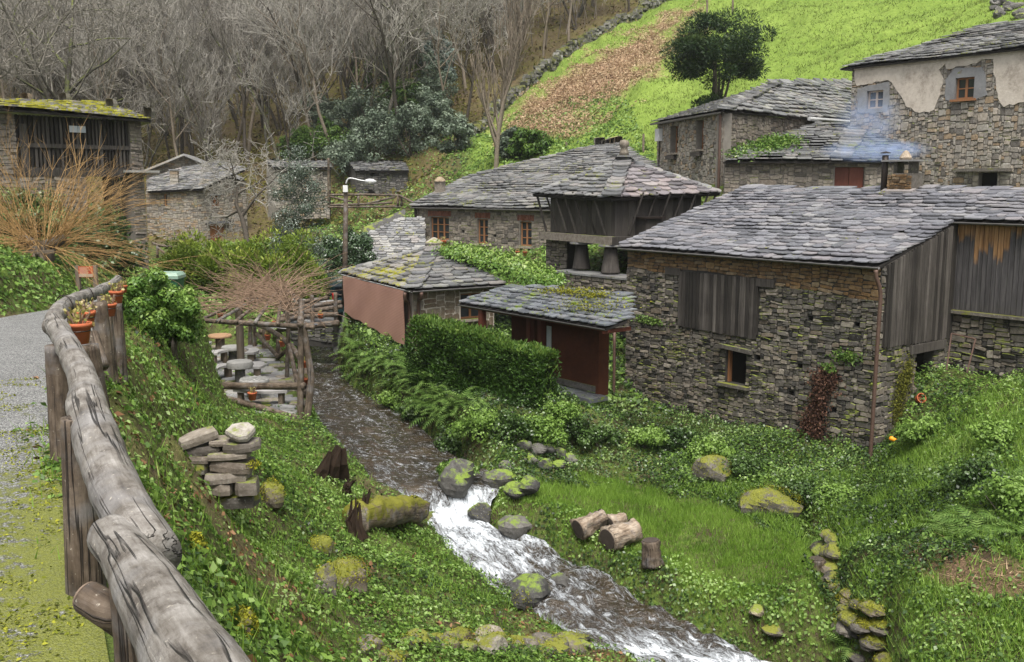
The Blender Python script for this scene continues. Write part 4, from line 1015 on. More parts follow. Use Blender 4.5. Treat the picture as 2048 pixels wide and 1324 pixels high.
# ================================================================== long house in the middle
zL = PY(822, 413, 51).z
LE0, LE1 = PY(822, 413, 51), PZ(1110, 419, zL)
lp = Plane(LE0, LE1, slope=.315)
lh = thing('long_house', 'long grey stone house with brown windows and red brick lintels', 'house', (LE0.x, LE0.y, -5))
Pl = Pieces()
LX = LE0 + lp.d*11.2
tp = [lp.px(u, v) for u, v in [(1318, 338), (1236, 288), (1194, 293), (1080, 319), (937, 354)]]
part = lay_roof(Pl, lp, [LE0, LX, tp[0]] + tp[1:], 'roof', lh, M_slate_old, .33, (.3, .75), .035, wob=.05)
for a, b in zip(tp[1:][::-1], tp[1:-1][::-1]): lay_caps(Pl, part, a, b, lp.N + UPV*.4, M_slate_old, .55, .6, .05, .45, .06)
lay_caps(Pl, part, LE0, tp[-1], lp.N, M_slate_old, .5, .6, .04, .4, .05)
lhb = Vector((lp.n.x, lp.n.y, 0)).normalized()
mb = MB(); mb.prism([LE0, tp[-1], tp[-2], tp[-3], tp[-4], tp[-4] + Vector((-3, 3, -2.6)), LE0 + lhb*14 - UPV*.2], -UPV*.08); mb.build('rear_roof', M_slate_old, lh, rnd=.4)
mb = MB(); mb.prism([tp[0], tp[1], tp[1] + Vector((1, 4, -1.5)), tp[0] + Vector((2, 3, -1.5))], -UPV*.08); mb.build('side_roof', M_slate_old, lh, rnd=.5)
for k in range(5):
    b_ = tp[1].lerp(tp[2], k*.22); r_ = np.random.default_rng(k); s_ = r_.uniform(.18, .38)
    Pl.add('stone', 'stone', M_stone_pale, part, frame(Vector((s_*1.5, .1, 0)), Vector((0, s_, .05)), UPV*s_*1.4, b_ + UPV*(.1+s_*.4)))
ins = lhb*.25; Wa = Wall(LE0 + ins + lp.d*.12, LX + ins); zt_ = zL + .25*.315 - .06
ws = [Wa.rect(861, 434, 898, 479), Wa.rect(955, 438, 976, 487), Wa.rect(1040, 443, 1063, 492)]
sm = [Wa.rect(u-3, v-3, u+3, v+3) for u, v in ((926, 463), (990, 471), (1085, 478), (1003, 512), (1074, 515), (925, 500))]
wl_ = wall_backing('front_wall', Wa, [(0, -5.4), (Wa.L, -5.4), (Wa.L, zt_), (0, zt_)], ws + sm, M_mortar, lh)
def lmat(a, z):
    for (a0, a1, z0, z1) in ws:
        if a0-.15 < a < a1+.15 and z1 < z < z1+.34: return M_brickred
    return M_stone_house
M_brickred = mk_stone('red_brick', [(0, (.2, .075, .045)), (.5, (.27, .11, .07)), (1, (.22, .1, .075))], 0, .4, .0)
lint = [(a0-.15, a1+.15, z1+.01, z1+.33) for a0, a1, z0, z1 in ws]
lay_stones(Pl, Wa, [(0, -5.2), (Wa.L, -5.2), (Wa.L, zt_), (0, zt_)], ws + sm + lint, M_stone_house, wl_, (.18, .55, .07, .2), (.02, .05), .055)
for i, w in enumerate(ws):
    wd = window(lh, Wa, w, M_frame, (1 if i else 2, 2), -.14, .06, sill=.1)
    a0, a1, z0, z1 = lint[i]; n = int((a1-a0)/.09)
    for k in range(n):
        mm_ = a0 + (a1-a0)*(k+.5)/n
        Pl.add('brick', 'stone', M_brickred, wl_, frame(Wa.d*((a1-a0)/n-.012), Wa.n*.03, UPV*(z1-z0-.02), Wa.P(mm_, (z0+z1)/2, 0)))
flat_wall(lh, 'left_wall', LE0 + lhb*12, LE0 + lp.d*.13 + lhb*.3, -5.2, [(0, zt_), (7.5, zt_+1.0), (11.7, zt_)], M_stone_house)
downpipe(lh, [Wa.P(.05, zt_-.05, .12), Wa.P(.05, zt_-1, .1), Wa.P(.05, -4.6, .1)], .06, M_iron)
gutter(lh, LE0 - UPV*.03, LX - UPV*.03, .07)
c = lp.px(880, 388); mb = MB(); mb.box(c + UPV*.2, lp.d*.2, lhb*.2, UPV*.45); ch = mb.build('chimney', M_stone_house, lh, rnd=.5)
mb = MB(); mb.lathe(c + UPV*.65, [(.32, 0), (.3, .06), (.12, .22), (0, .26)], 8); mb.build('chimney_cap', M_stone_pale, ch, rnd=.8)
Pl.finish({'stone': 220, 'slate': 240, 'brick': 60})
LONG_W = Wa; LONG_WIN = ws

# ================================================================== raised granary
gf, gl, gr_ = PY(1222, 397, 35), PY(1065, 388, 38.9), PY(1441, 386, 38.2)
zg = (gf.z+gl.z+gr_.z)/3; gb_ = gl + gr_ - gf; ap = PY(1248, 320, 38.6)
gn = thing('raised_granary', 'square timber granary with pyramid slate roof raised on stone stilts', 'granary', ((gl.x+gr_.x)/2, (gl.y+gr_.y)/2, -3.4))
Pg = Pieces()
p1, p2 = Plane(gl, gf, T=ap), Plane(gf, gr_, T=ap)
part = lay_roof(Pg, p1, [gl, gf, ap], 'roof', gn, M_slate_old, .29, (.3, .7), .035, thick=.1)
part2 = lay_roof(Pg, p2, [gf, gr_, ap], 'roof', gn, mk_slate('purple_slate', .2, (1.12, 1.0, .98), (.16, .17, .02)), .29, (.32, .8), .035, thick=.1)
lay_caps(Pg, part2, gf, ap, p1.N+p2.N, M_slate_old, .62, .6, .045, .36, .1)
lay_caps(Pg, part, gl, ap, p1.N, M_slate_old, .35, .5, .04, .4, .05); lay_caps(Pg, part2, gr_, ap, p2.N, M_slate_old, .35, .5, .04, .4, .05)
mb = MB(); mb.prism([gl, ap, gb_], -UPV*.08); mb.prism([gb_, ap, gr_], -UPV*.08); mb.build('rear_roof', M_slate_old, gn, rnd=.4)
mb = MB(); mb.box(ap + UPV*.0, Vector((.18, 0, 0)), Vector((0, .18, 0)), UPV*.1); fin = mb.build('finial_base', M_stone_dark, gn, rnd=.2)
mb = MB(); mb.box(ap + UPV*.14, Vector((.42, .1, 0)), Vector((-.1, .42, 0)), UPV*.035); mb.build('finial_slab', M_slate_old, fin, rnd=.6)
mb = MB(); mb.lathe(ap + UPV*.17, [(.2, 0), (.17, .15), (.12, .28), (.17, .34), (.2, .44), (.15, .56), (0, .6)], 10); mb.build('finial', M_stone_moss, fin, True, .7)
cg = (gl+gr_)/2; ins = lambda p, k: Vector((cg.x + (p.x-cg.x)*k, cg.y + (p.y-cg.y)*k, 0))
zb_ = PY(1222, 473, 35.6).z; zt2 = zg + .25
cn = [ins(p, .8) for p in (gl, gf, gr_, gb_)]
for i in range(4):
    A, B = cn[i], cn[(i+1) % 4]; W = Wall(A, B)
    mb = MB(); mb.prism([W.P(0, zb_, -.01), W.P(W.L, zb_, -.01), W.P(W.L, zt2, -.01), W.P(0, zt2, -.01)], -W.n*.05); wl_ = mb.build('board_wall', M_board_dark, gn, rnd=.2)
    if i < 2:
        boards(Pg, W, wl_, .02, W.L-.02, lambda a: zb_, lambda a: zt2, M_board_dark, .3, .0, .03)
        for k in range(1, 7):     # leaning struts from the floor beam to the eaves
            a = W.L*k/6.6; p0, p1_ = W.P(a, zb_+.05, .1), W.P(a - .28*(1 if i == 0 else -1), zg+.12, .5)
            mb = MB(); mb.tube([p0, p0.lerp(p1_, .5), p1_], [.05, .042, .038], 6); mb.build('strut', M_board, gn, rnd=random.random())
for p in (gl, gr_):
    q = ins(p, .84); mb = MB(); mb.tube([Vector((q.x, q.y, zb_-.1)), ins(p, .95) + UPV*(p.z-.05)], .05, 6); mb.build('strut', M_board, gn, rnd=.6)
for i in range(4):
    A, B = ins((gl, gf, gr_, gb_)[i], .88), ins((gf, gr_, gb_, gl)[i], .88); d_ = (B-A).normalized()
    mb = MB(); mb.box((A+B)/2 + UPV*(zb_-.14 - (.003 if i % 2 else 0)), d_*((B-A).length/2+.1), Vector((d_.y, -d_.x, 0))*.11, UPV*.14); mb.build('floor_beam', M_board if i else M_stone_house, gn, rnd=.3+.1*i)
zf = zb_ - .28
for u, vb, Y in ((1163, 532, 37.3), (1221, 540, 35.8), (1330, 540, 37.0)):
    p = PY(u, vb, Y); z0 = p.z - .1
    mb = MB(); mb.lathe((p.x, p.y, z0), [(.36, 0), (.34, .05), (.27, (zf-z0)*.5), (.22, zf-z0-.1)], 10); mb.build('stilt', M_board, gn, True, random.random())
    mb = MB(); mb.lathe((p.x, p.y, zf-.1), [(.42, 0), (.46, .03), (.44, .085), (.2, .1)], 12); mb.build('stilt_cap', M_slate_old, gn, rnd=.6)
# stone pier and platform under it
mpA, mpB = PY(1092, 490, 39.2), PY(1135, 490, 38.6); zpb = -5.0
W = Wall(mpA, mpB); pr_ = wall_backing('stone_pier', W, [(0, zpb), (W.L, zpb), (W.L, zf-.03), (0, zf-.03)], [], M_mortar_dark, gn, .7)
lay_stones(Pg, W, [(0, zpb), (W.L, zpb), (W.L, zf-.03), (0, zf-.03)], [], M_stone_house, pr_, (.2, .5, .08, .18), (.02, .05))
mb = MB(); mb.box(W.P(W.L/2, zf+.0, -.3), W.d*(W.L/2+.15), W.n*.45, UPV*.03); mb.build('pier_slab', M_slate_old, gn, rnd=.5)
W2 = Wall(PY(1105, 545, 37.3), PY(1196, 556, 35.4)); zp2 = -3.42
pf = wall_backing('platform_wall', W2, [(0, -5.4), (W2.L+2.2, -5.4), (W2.L+2.2, zp2), (0, zp2)], [], M_mortar_dark, gn, .7)
lay_stones(Pg, W2, [(0, -5.2), (W2.L+2.2, -5.2), (W2.L+2.2, zp2), (0, zp2)], [], M_stone_house, pf, (.2, .6, .08, .18), (.02, .08))
for k in range(4):
    mb = MB(); a = .1 + k*1.05; mb.box(W2.P(a+.5, zp2+.035, -.45), W2.d*.54, W2.n*.55, UPV*.035); mb.build('platform_slab', M_slate_old, gn, rnd=.3+.15*k)
# open-front boarded niche and its metal hood
W3 = Wall(cn[1], cn[2]); a, z = W3.az(1285, 460)
mb = MB(); mb.box(W3.P(a, z, .3), W3.d*.38, W3.n*.28, UPV*.42); bx = mb.build('firewood_box', M_board_dark, gn, rnd=.1)
mb = MB(); mb.box(W3.P(a, z+.46, .32), W3.d*.5, W3.n*.36, UPV*.03); mb.build('box_lid', M_iron, bx)
Pg.finish({'stone': 150, 'slate': 280, 'board': 60})

# ================================================================== garden shed with the pink blind
zS = -3.6
SC_, SLf, SRt = PZ(824, 581, zS), PZ(681, 546, zS), PZ(1012, 569, zS); SAp = PY(868, 494, 37.3)
sd_ = thing('hip_roofed_shed', 'small stone shed with mossy hipped slate roof and pink roller blind', 'shed', (SC_.x, SC_.y, -5.8))
Ps = Pieces()
p1, p2 = Plane(SLf, SC_, T=SAp), Plane(SC_, SRt, T=SAp); SBk = SLf + SRt - SC_
part = lay_roof(Ps, p1, [SLf, SC_, SAp], 'roof', sd_, M_slate_moss, .3, (.3, .62), .035)
part2 = lay_roof(Ps, p2, [SC_, SRt, SAp], 'roof', sd_, M_slate_old, .28, (.3, .7), .035)
lay_caps(Ps, part, SC_, SAp, p1.N+p2.N, M_slate_old, .62, .55, .04, .36, .09)
lay_caps(Ps, part, SLf, SAp, p1.N, M_slate_old, .4, .5, .04, .4, .05)
mb = MB(); mb.prism([SBk, SAp, SLf], -UPV*.08); mb.prism([SRt, SAp, SBk], -UPV*.08); mb.build('rear_roof', M_slate_old, sd_, rnd=.4)
mb = MB(); mb.lathe(SAp, [(.3, 0), (.3, .14), (.34, .14), (.34, .18), (.05, .36), (0, .36)], 10); mb.build('vent_cowl', M_stone_pale, sd_, rnd=.6)
cs = (SLf+SRt)/2; ins = lambda p, k: Vector((cs.x + (p.x-cs.x)*k, cs.y + (p.y-cs.y)*k, 0))
kk = [ins(p, .87) for p in (SLf, SC_, SRt, SBk)]
Wl2, Wr2 = Wall(kk[0], kk[1]), Wall(kk[1], kk[2])
sw = Wr2.rect(921, 586, 964, 637)
a_ = wall_backing('left_wall', Wl2, [(0, -6.6), (Wl2.L, -6.6), (Wl2.L, zS), (0, zS)], [], M_mortar, sd_)
lay_stones(Ps, Wl2, [(0, -6.4), (Wl2.L, -6.4), (Wl2.L, -5.0), (0, -5.0)], [], M_stone_house, a_, (.2, .5, .1, .2), (.02, .05))
b_ = wall_backing('front_wall', Wr2, [(0, -6.6), (Wr2.L, -6.6), (Wr2.L, zS), (0, zS)], [sw], M_plaster, sd_)
lay_stones(Ps, Wr2, [(0, -6.4), (Wr2.L, -6.4), (Wr2.L, zS-.05), (0, zS-.05)], [sw], mk_stone('warm_slab_stone', [(0, (.2, .15, .1)), (.4, (.32, .27, .2)), (.7, (.25, .17, .12)), (1, (.38, .34, .28))], .1, .4), b_, (.3, .8, .15, .4), (.008, .02), .08)
for i in (2, 3): flat_wall(sd_, 'rear_wall', kk[i], kk[(i+1) % 4], -6, zS, M_stone_house)
# blind
def mk_blind():
    s = NT('pink_blind'); z = s.pz(); st = s.n('ShaderNodeTexWave', {'Vector': s.pos((0, 0, 1)), 'Scale': 6.0, 'Distortion': 1.2, 'Detail': 2.0}, wave_type='BANDS', bands_direction='Z').outputs['Fac']
    c = s.mix(s.noise(1.5, 4), (.4, .225, .17), (.52, .31, .245)); c = s.mix(s.mth('MULTIPLY', s.step(st, .6, 1), .5), c, (.24, .12, .09))
    return s.end(c, .85, .1, s.bump(st, .2, .01), 0, .2)
M_blind = mk_blind(); Wb = Wall(kk[0] + Wl2.n*.32, kk[1] + Wl2.n*.32); NB = 24; V = []; Fc = []
for i in range(NB+1):
    a = .15 + (Wb.L-.15)*i/NB; zb2 = -5.05 - .45*(i/NB)**.8 + .03*math.sin(i*1.1)
    for j in range(7):
        t = j/6; V.append(tuple(Wb.P(a, zS-.06 + (zb2-zS+.06)*t, .015*math.sin(i*.8+j) + .02)))
for i in range(NB):
    for j in range(6): k = i*7+j; Fc.append([k, k+7, k+8, k+1])
Vb = np.array(V); n0 = len(Vb); Vb2 = np.vstack([Vb, Vb - np.array(tuple(Wb.n))*.012]); Fb = Fc + [[q+n0 for q in f[::-1]] for f in Fc]
obj('roller_blind', Vb2, Fb, M_blind, sd_, True)
gutter(sd_, SLf - UPV*.02, SC_ - UPV*.02, .07, M_zinc_white); gutter(sd_, SC_ - UPV*.02, SRt - UPV*.02, .07, M_zinc)
downpipe(sd_, [SC_ + Vector((-.25, .1, -.08)), SC_ + Vector((-.25, .2, -.35)), Wl2.P(Wl2.L-.1, zS-.62, .1), Wl2.P(Wl2.L-.1, -5.6, .1)], .06)
downpipe(sd_, [SC_ + Vector((.3, .1, -.08)), SC_ + Vector((.28, .2, -.3)), Wr2.P(.15, zS-.5, .1), Wr2.P(.15, -5.6, .1)], .06)
wd = window(sd_, Wr2, sw, M_frame, (1, 1), -.12, .06, sill=.08)
M_curtain = mk_plain('lace_curtain', (.5, .54, .62), .9, .1, 0, .15, 9)
for s_ in (0, 1):
    a0, a1, z0, z1 = sw; V = []; Fc = []; m = (a0+a1)/2
    for i in range(9):
        for j in range(9):
            t = j/8; wdt = (a1-a0)/2*(1 - .55*max(0, t-.25)) - .05; x = (a0+.05 + wdt*i/8) if s_ == 0 else (a1-.05 - wdt*i/8)
            V.append(tuple(Wr2.P(x, z1-.05-(z1-z0-.12)*t*(.9+.1*math.sin(i)), -.2+.02*math.sin(i*2.0))))
    for i in range(8):
        for j in range(8): k = i*9+j; Fc.append([k, k+9, k+10, k+1])
    obj('curtain', V, Fc, M_curtain, wd, True)
Ps.finish({'stone': 120, 'slate': 280})

# ================================================================== lean-to with red-brown wall
zN = -3.9
NL, NR_ = PZ(918, 606, zN), PZ(1212, 655, zN)
pn = Plane(NL, NR_, slope=.27)
ln_ = thing('lean_to_shelter', 'slate roofed lean-to with red-brown wall and dark posts beside the barn', 'shelter', (NR_.x, NR_.y, -6.1))
Pn = Pieces()
lay_roof(Pn, pn, [NL, NR_, pn.px(1254, 640), pn.px(1254, 594), pn.px(1105, 576), pn.px(1012, 574)], 'roof', ln_, M_slate_wet, .25, (.22, .5), .03)
gutter(ln_, NL - UPV*.04, NR_ - UPV*.04, .055, M_zinc)
nh = Vector((pn.n.x, pn.n.y, 0)).normalized(); nd = pn.d; LN = (NR_-NL).length
M_redwall = mk_plaster('red_brown_paint', (.04, .013, .007), (.065, .021, .01), (.09, .03, .014))
Wn = Wall(NL + nh*1.0 + nd*(LN*.47), NL + nh*1.0 + nd*(LN-.35)); Wn = Wall(Wn.A, Wn.P(Wn.az(1191, 750)[0], 0)); zf_ = -6.05
mb = MB(); mb.prism([Wn.P(0, zf_, 0), Wn.P(Wn.L, zf_, 0), Wn.P(Wn.L, zN+.2, 0), Wn.P(0, zN+.2, 0)], -Wn.n*.12); mb.build('red_wall', M_redwall, ln_)
mb = MB(); mb.box(Wn.P(Wn.L+.064, (zf_+zN)/2, -.2), Wn.d*.06, Wn.n*.2, UPV*((zN-zf_)/2+.1)); mb.build('side_wall', M_redwall, ln_)
mb = MB(); mb.box(Wn.P(Wn.L/2, zf_+.09, .012), Wn.d*(Wn.L/2+.01), Wn.n*.015, UPV*.09); mb.build('skirting', M_stone_dark, ln_, rnd=.4)
for t in (.16, .36, .44):
    p = NL + nh*(.95 if t > .2 else .12) + nd*(LN*t); mb = MB(); mb.box(Vector((p.x, p.y, (zf_+zN)/2)), nd*.09, nh*.09, UPV*((zN-zf_)/2-.02)); mb.build('post', M_reddoor, ln_, rnd=.2)
Wd = Wall(NL + nh*1.6 + nd*(LN*.1), NL + nh*1.6 + nd*(LN*.5))
mb = MB(); mb.prism([Wd.P(0, zf_, 0), Wd.P(Wd.L, zf_, 0), Wd.P(Wd.L, zN+.35, 0), Wd.P(0, zN+.35, 0)], -Wd.n*.1); mb.build('rear_wall', M_redwall, ln_)
mb = MB(); a, z = Wn.az(1059, 668); mb.box(Wn.P(.12, z, .03), Wn.d*.1, Wn.n*.012, UPV*.36); mb.build('door_pane', mk_plain('frosted_pane', (.35, .38, .37), .3), ln_)
mb = MB(); mb.box(NL + nh*.12 + nd*LN*.5 - UPV*.09, nd*(LN*.5), nh*.05, UPV*.05); mb.build('eave_beam', M_reddoor, ln_, rnd=.1)
mb = MB(); q = NR_ + nh*.5 - UPV*.13 - nd*.1; mb.box(q, nh*.5, nd*.04, UPV*.05); mb.build('rafter', M_reddoor, ln_, rnd=.4)
for k in range(4):
    mb = MB(); c = Wn.P(Wn.L - 3.0 + k*1.0, zf_-.1, .3); mb.box(c, Wn.d*(.47+.02*(k % 3)), Wn.n*(.42-.06*(k % 2)), UPV*.06); mb.build('paving_slab', M_slate_wet, ln_, rnd=.2+.15*k)
Pn.finish({'slate': 300})

# ================================================================== outhouse roof behind the camellia
po_ = Plane(PY(700, 530, 46), PY(880, 533, 46), slope=.45)
oh = thing('low_stone_outhouse', 'low outhouse with lichen pale slate roof beside the long house', 'outhouse', (*PY(790, 520, 47).xy, -5))
Pq = Pieces()
lay_roof(Pq, po_, [po_.px(700, 530), po_.px(850, 530), po_.px(850, 437), po_.px(806, 437), po_.px(724, 474)], 'roof', oh, M_slate_pale, .24, (.25, .5), .03)
q0, q1 = po_.px(724, 474), po_.px(806, 437); Wq = Wall(q0, q1)
mb = MB(); mb.prism([q0 - UPV*.1, q1 - UPV*.1, q1 + UPV*.35 + Vector((.1, .5, 0)), q0 + UPV*.35 + Vector((.1, .5, 0))], Vector((-.1, .2, .1))); mb.build('verge_wall', M_stone_dark, oh, rnd=.2)
b0, b1 = po_.px(700, 530), po_.px(850, 530)
flat_wall(oh, 'front_wall', b0 + Vector((.1, .2, 0)), b1 + Vector((0, .2, 0)), -6, b0.z-.05, M_stone_house)
Pq.finish({'slate': 160})
# ================================================================== slatted granary on the left
GA, GB = PY(-40, 212, 32.0), PY(302, 240, 37.0)
zGe = 2.25
M_slate_gran = mk_slate('very_mossy_slate', .66, (1.15, 1.1, 1.02), (.24, .23, .014))
lg = thing('slatted_granary', 'tall granary with slatted timber front, mossy roof and stone end pillar', 'granary', (GB.x, GB.y, -3.2))
Pz = Pieces()
ga, gb2 = Vector((GA.x, GA.y, 2.28)), Vector((GB.x, GB.y, GB.z))
pg = Plane(ga, gb2, T=PY(160, 199, 39.5)); 
gtop = [pg.px(210, 210), pg.px(40, 200), pg.px(-40, 206)]
part = lay_roof(Pz, pg, [ga, gb2] + gtop, 'roof', lg, M_slate_gran, .34, (.35, .85), .04, wob=.03)
mb = MB(); mb.prism([ga, gtop[2], gtop[1], gtop[0], gb2, gb2 + Vector((-3, 5.5, 0)), ga + Vector((-4, 6, 0))], -UPV*.1); mb.build('rear_roof', M_slate_moss, lg, rnd=.5)
for (u, v) in ((52, 196), (128, 196), (222, 208), (298, 226)):
    p = PY(u, v, 38 if u < 250 else 37); Pz.add('stone', 'stone', M_stone_pale, part, frame(Vector((.3, 0, 0)), Vector((0, .25, 0)), UPV*.38, p))
gd = (gb2-ga); gd.z = 0; gd.normalize(); gi = Vector((-gd.y, gd.x, 0))
Wz = Wall(ga + gi*.45, gb2 + gi*.45 - gd*.12); zG0, zG1 = -3.4, 2.15
pil = Wz.rect(266, 250, 302, 530); slat = Wz.rect(20, 240, 262, 335); zfl = slat[2]
wz = wall_backing('end_pillar', Wz, [(pil[0], zG0), (Wz.L, zG0), (Wz.L, zG1), (pil[0], zG1)], [], M_mortar, lg, .75)
lay_stones(Pz, Wz, [(pil[0], zG0), (Wz.L, zG0), (Wz.L, zG1), (pil[0], zG1)], [], M_stone_house, wz, (.2, .62, .05, .13), (.02, .06), .05)
mb = MB(); mb.box(Wz.P((pil[0]+Wz.L)/2, zfl-.12, .1), Wz.d*.62, Wz.n*.35, UPV*.04); mb.build('rat_guard_slab', M_slate_pale, lg, rnd=.8)
wz2 = wall_backing('left_wall', Wz, [(-3, zG0), (slat[0]+.2, zG0), (slat[0]+.2, zG1), (-3, zG1)], [], M_mortar, lg, .5)
lay_stones(Pz, Wz, [(-1.5, zG0), (slat[0]+.2, zG0), (slat[0]+.2, zG1), (-1.5, zG1)], [], M_stone_house, wz2, (.2, .6, .06, .18), (.02, .06), .06)
wz3 = wall_backing('lower_wall', Wz, [(slat[0]+.2, zG0), (Wz.az(175, 400)[0], zG0), (Wz.az(175, 400)[0], zfl-.3), (slat[0]+.2, zfl-.3)], [], M_mortar, lg, .4)
lay_stones(Pz, Wz, [(slat[0]+.2, zG0), (Wz.az(175, 400)[0], zG0), (Wz.az(175, 400)[0], zfl-.3), (slat[0]+.2, zfl-.3)], [], M_stone_house, wz3, (.2, .6, .06, .18), (.02, .06), .06)
mb = MB(); mb.prism([Wz.P(slat[0], zfl-.1, -.5), Wz.P(pil[0], zfl-.1, -.5), Wz.P(pil[0], zG1, -.5), Wz.P(slat[0], zG1, -.5)], -Wz.n*.05); sl_ = mb.build('slat_front', M_board_dark, lg, rnd=.1)
boards(Pz, Wz, sl_, slat[0]+.2, pil[0]-.02, lambda a: zfl, lambda a: zG1, M_board, .15, -.1, .03, 'slat', .065)
boards(Pz, Wz, sl_, slat[0]+.35, Wz.az(58, 300)[0], lambda a: zfl, lambda a: zG1-.3, M_board, .5, -.06, .03, 'board')
mb = MB(); mb.box(Wz.P((slat[0]+pil[0])/2, zfl-.16, -.1), Wz.d*((pil[0]-slat[0])/2-.02), Wz.n*.16, UPV*.15); mb.build('floor_beam', M_board, lg, rnd=.5)
mb = MB(); mb.box(Wz.P((slat[0]+pil[0])/2, Wz.az(150, 293)[1], -.05), Wz.d*((pil[0]-slat[0])/2-.02), Wz.n*.04, UPV*.07); mb.build('rail', M_board, lg, rnd=.7)
for u in (238, 252):
    a, z = Wz.az(u, 400); mb = MB(); mb.box(Wz.P(a, (zG0+zfl)/2, -.3-(u-238)*.05), Wz.d*.16, Wz.n*.16, UPV*((zfl-zG0)/2-.2)); mb.build('support_post', M_board, lg, rnd=.3)
a0, a1, z0, z1 = Wz.rect(137, 252, 170, 265)
for k in range(2):
    mb = MB(); x = a0+(a1-a0)*(.26 if k == 0 else .76); mb.box(Wz.P(x, (z0+z1)/2, .03), Wz.d*(a1-a0)*.24, Wz.n*.012, UPV*((z1-z0)/2)); mb.build('notice_board', mk_plain('faded_notice', (.5, .53, .55) if k == 0 else (.42, .46, .5), .6), lg)
flat_wall(lg, 'rear_wall', Wz.P(Wz.L, 0) + gi*4 - gd*.1, Wz.P(-3, 0) + gi*4, zG0, zG1-.3, M_stone_house)
Pz.finish({'stone': 200, 'slate': 120, 'slat': 60})

# ================================================================== far house with gable
fh = thing('gabled_house', 'far stone house with tall gable, pale slate roof and brown shutters', 'house', (*PY(400, 480, 70).xy, -4.3))
Pf = Pieces()
Wm = Wall(PY(398, 470, 68.5), PY(496, 470, 71.5))            # lit front wall
fw1, fw2 = Wm.rect(423, 391, 438, 413), Wm.rect(420, 448, 450, 485)
zr0, zr1 = Wm.az(398, 378)[1], Wm.az(496, 361)[1]
poly = [(0, -5), (Wm.L, -5), (Wm.L, Wm.az(496, 362)[1]), (Wm.az(410, 361)[0], Wm.az(410, 361)[1]+.1), (0, Wm.az(398, 377)[1])]
w_ = wall_backing('front_wall', Wm, poly, [fw1, fw2], M_mortar, fh); lay_stones(Pf, Wm, poly, [fw1, fw2], M_stone_pale, w_, (.2, .6, .1, .2), (.02, .05), .08)
window(fh, Wm, fw1, M_frame, (1, 0), -.1, .12, lintel=.12, lmat=M_slate)
a0, a1, z0, z1 = fw2; mb = MB(); mb.box(Wm.P((a0+a1)/2, (z0+z1)/2, -.1), Wm.d*((a1-a0)/2), Wm.n*.03, UPV*((z1-z0)/2)); mb.build('door', M_frame, fh, rnd=.3)
mb = MB(); mb.box(Wm.P((a0+a1)/2, z1+.12, .1), Wm.d*((a1-a0)/2+.3), Wm.n*.2, UPV*.07); mb.build('door_lintel', M_slate, fh, rnd=.1)
Wm2 = Wall(PY(296, 470, 70.5), PY(398, 470, 68.5)); fw3 = Wm2.rect(328, 388, 334, 412)
poly = [(0, -5), (Wm2.L, -5), (Wm2.L, Wm2.az(398, 378)[1]), (0, Wm2.az(296, 382)[1])]
w_ = wall_backing('side_wall', Wm2, poly, [fw3], M_mortar, fh); lay_stones(Pf, Wm2, poly, [fw3], M_stone_pale, w_, (.2, .6, .1, .2), (.02, .05), .08)
window(fh, Wm2, fw3, M_frame, (0, 0), -.1, .08)
e0, e1 = PY(296, 384, 69.8), PY(402, 379, 68); pt = Plane(e0, e1, T=PY(330, 346, 74))
lay_roof(Pf, pt, [e0, e1, PY(445, 361, 69.5), PY(497, 361, 71), PY(440, 342, 74.5), PY(365, 341, 74.5), PY(296, 361, 73)], 'roof', fh, M_slate_pale, .3, (.3, .6), .04)
Wg2 = Wall(PY(293, 400, 74.5), PY(490, 400, 76)); gp = [(u, v) for u, v in ((293, 420), (490, 420), (470, 357), (366, 309), (293, 338))]
poly = [Wg2.az(u, v) for u, v in gp]; w_ = wall_backing('gable_wall', Wg2, poly, [], M_mortar, fh); lay_stones(Pf, Wg2, poly, [], M_stone_pale, w_, (.2, .6, .1, .2), (.02, .05), .08)
aa, ab_, ac = PY(285, 341, 74), PY(367, 307, 74.3), PY(480, 356, 75.5); bk = Vector((-2, 9, 0))
mb = MB(); mb.prism([aa, ab_, ab_+bk, aa+bk], -UPV*.15); mb.build('gable_roof', M_slate_pale, fh, rnd=.8); mb = MB(); mb.prism([ab_, ac, ac+bk, ab_+bk], -UPV*.15); mb.build('gable_roof', M_slate_pale, fh, rnd=.5)
c = PY(350, 372, 70.5); mb = MB(); mb.box(c + UPV*.45, (.24, .03, 0), (-.03, .24, 0), (0, 0, .62)); ch = mb.build('chimney', M_stone_pale, fh, rnd=.4)
for k in range(5):
    mb = MB(); mb.box(c + UPV*(-.05+k*.24), (.262+.01*(k % 2), .03, 0), (-.03, .262+.01*(k % 2), 0), (0, 0, .1)); mb.build('stone', M_stone_pale, ch, rnd=.2+.15*k)
mb = MB(); mb.box(c + UPV*1.12, (.32, .03, 0), (-.03, .32, 0), (0, 0, .04)); mb.build('cap_slab', M_slate_pale, ch, rnd=.3)
Pf.finish({'stone': 120, 'slate': 80})
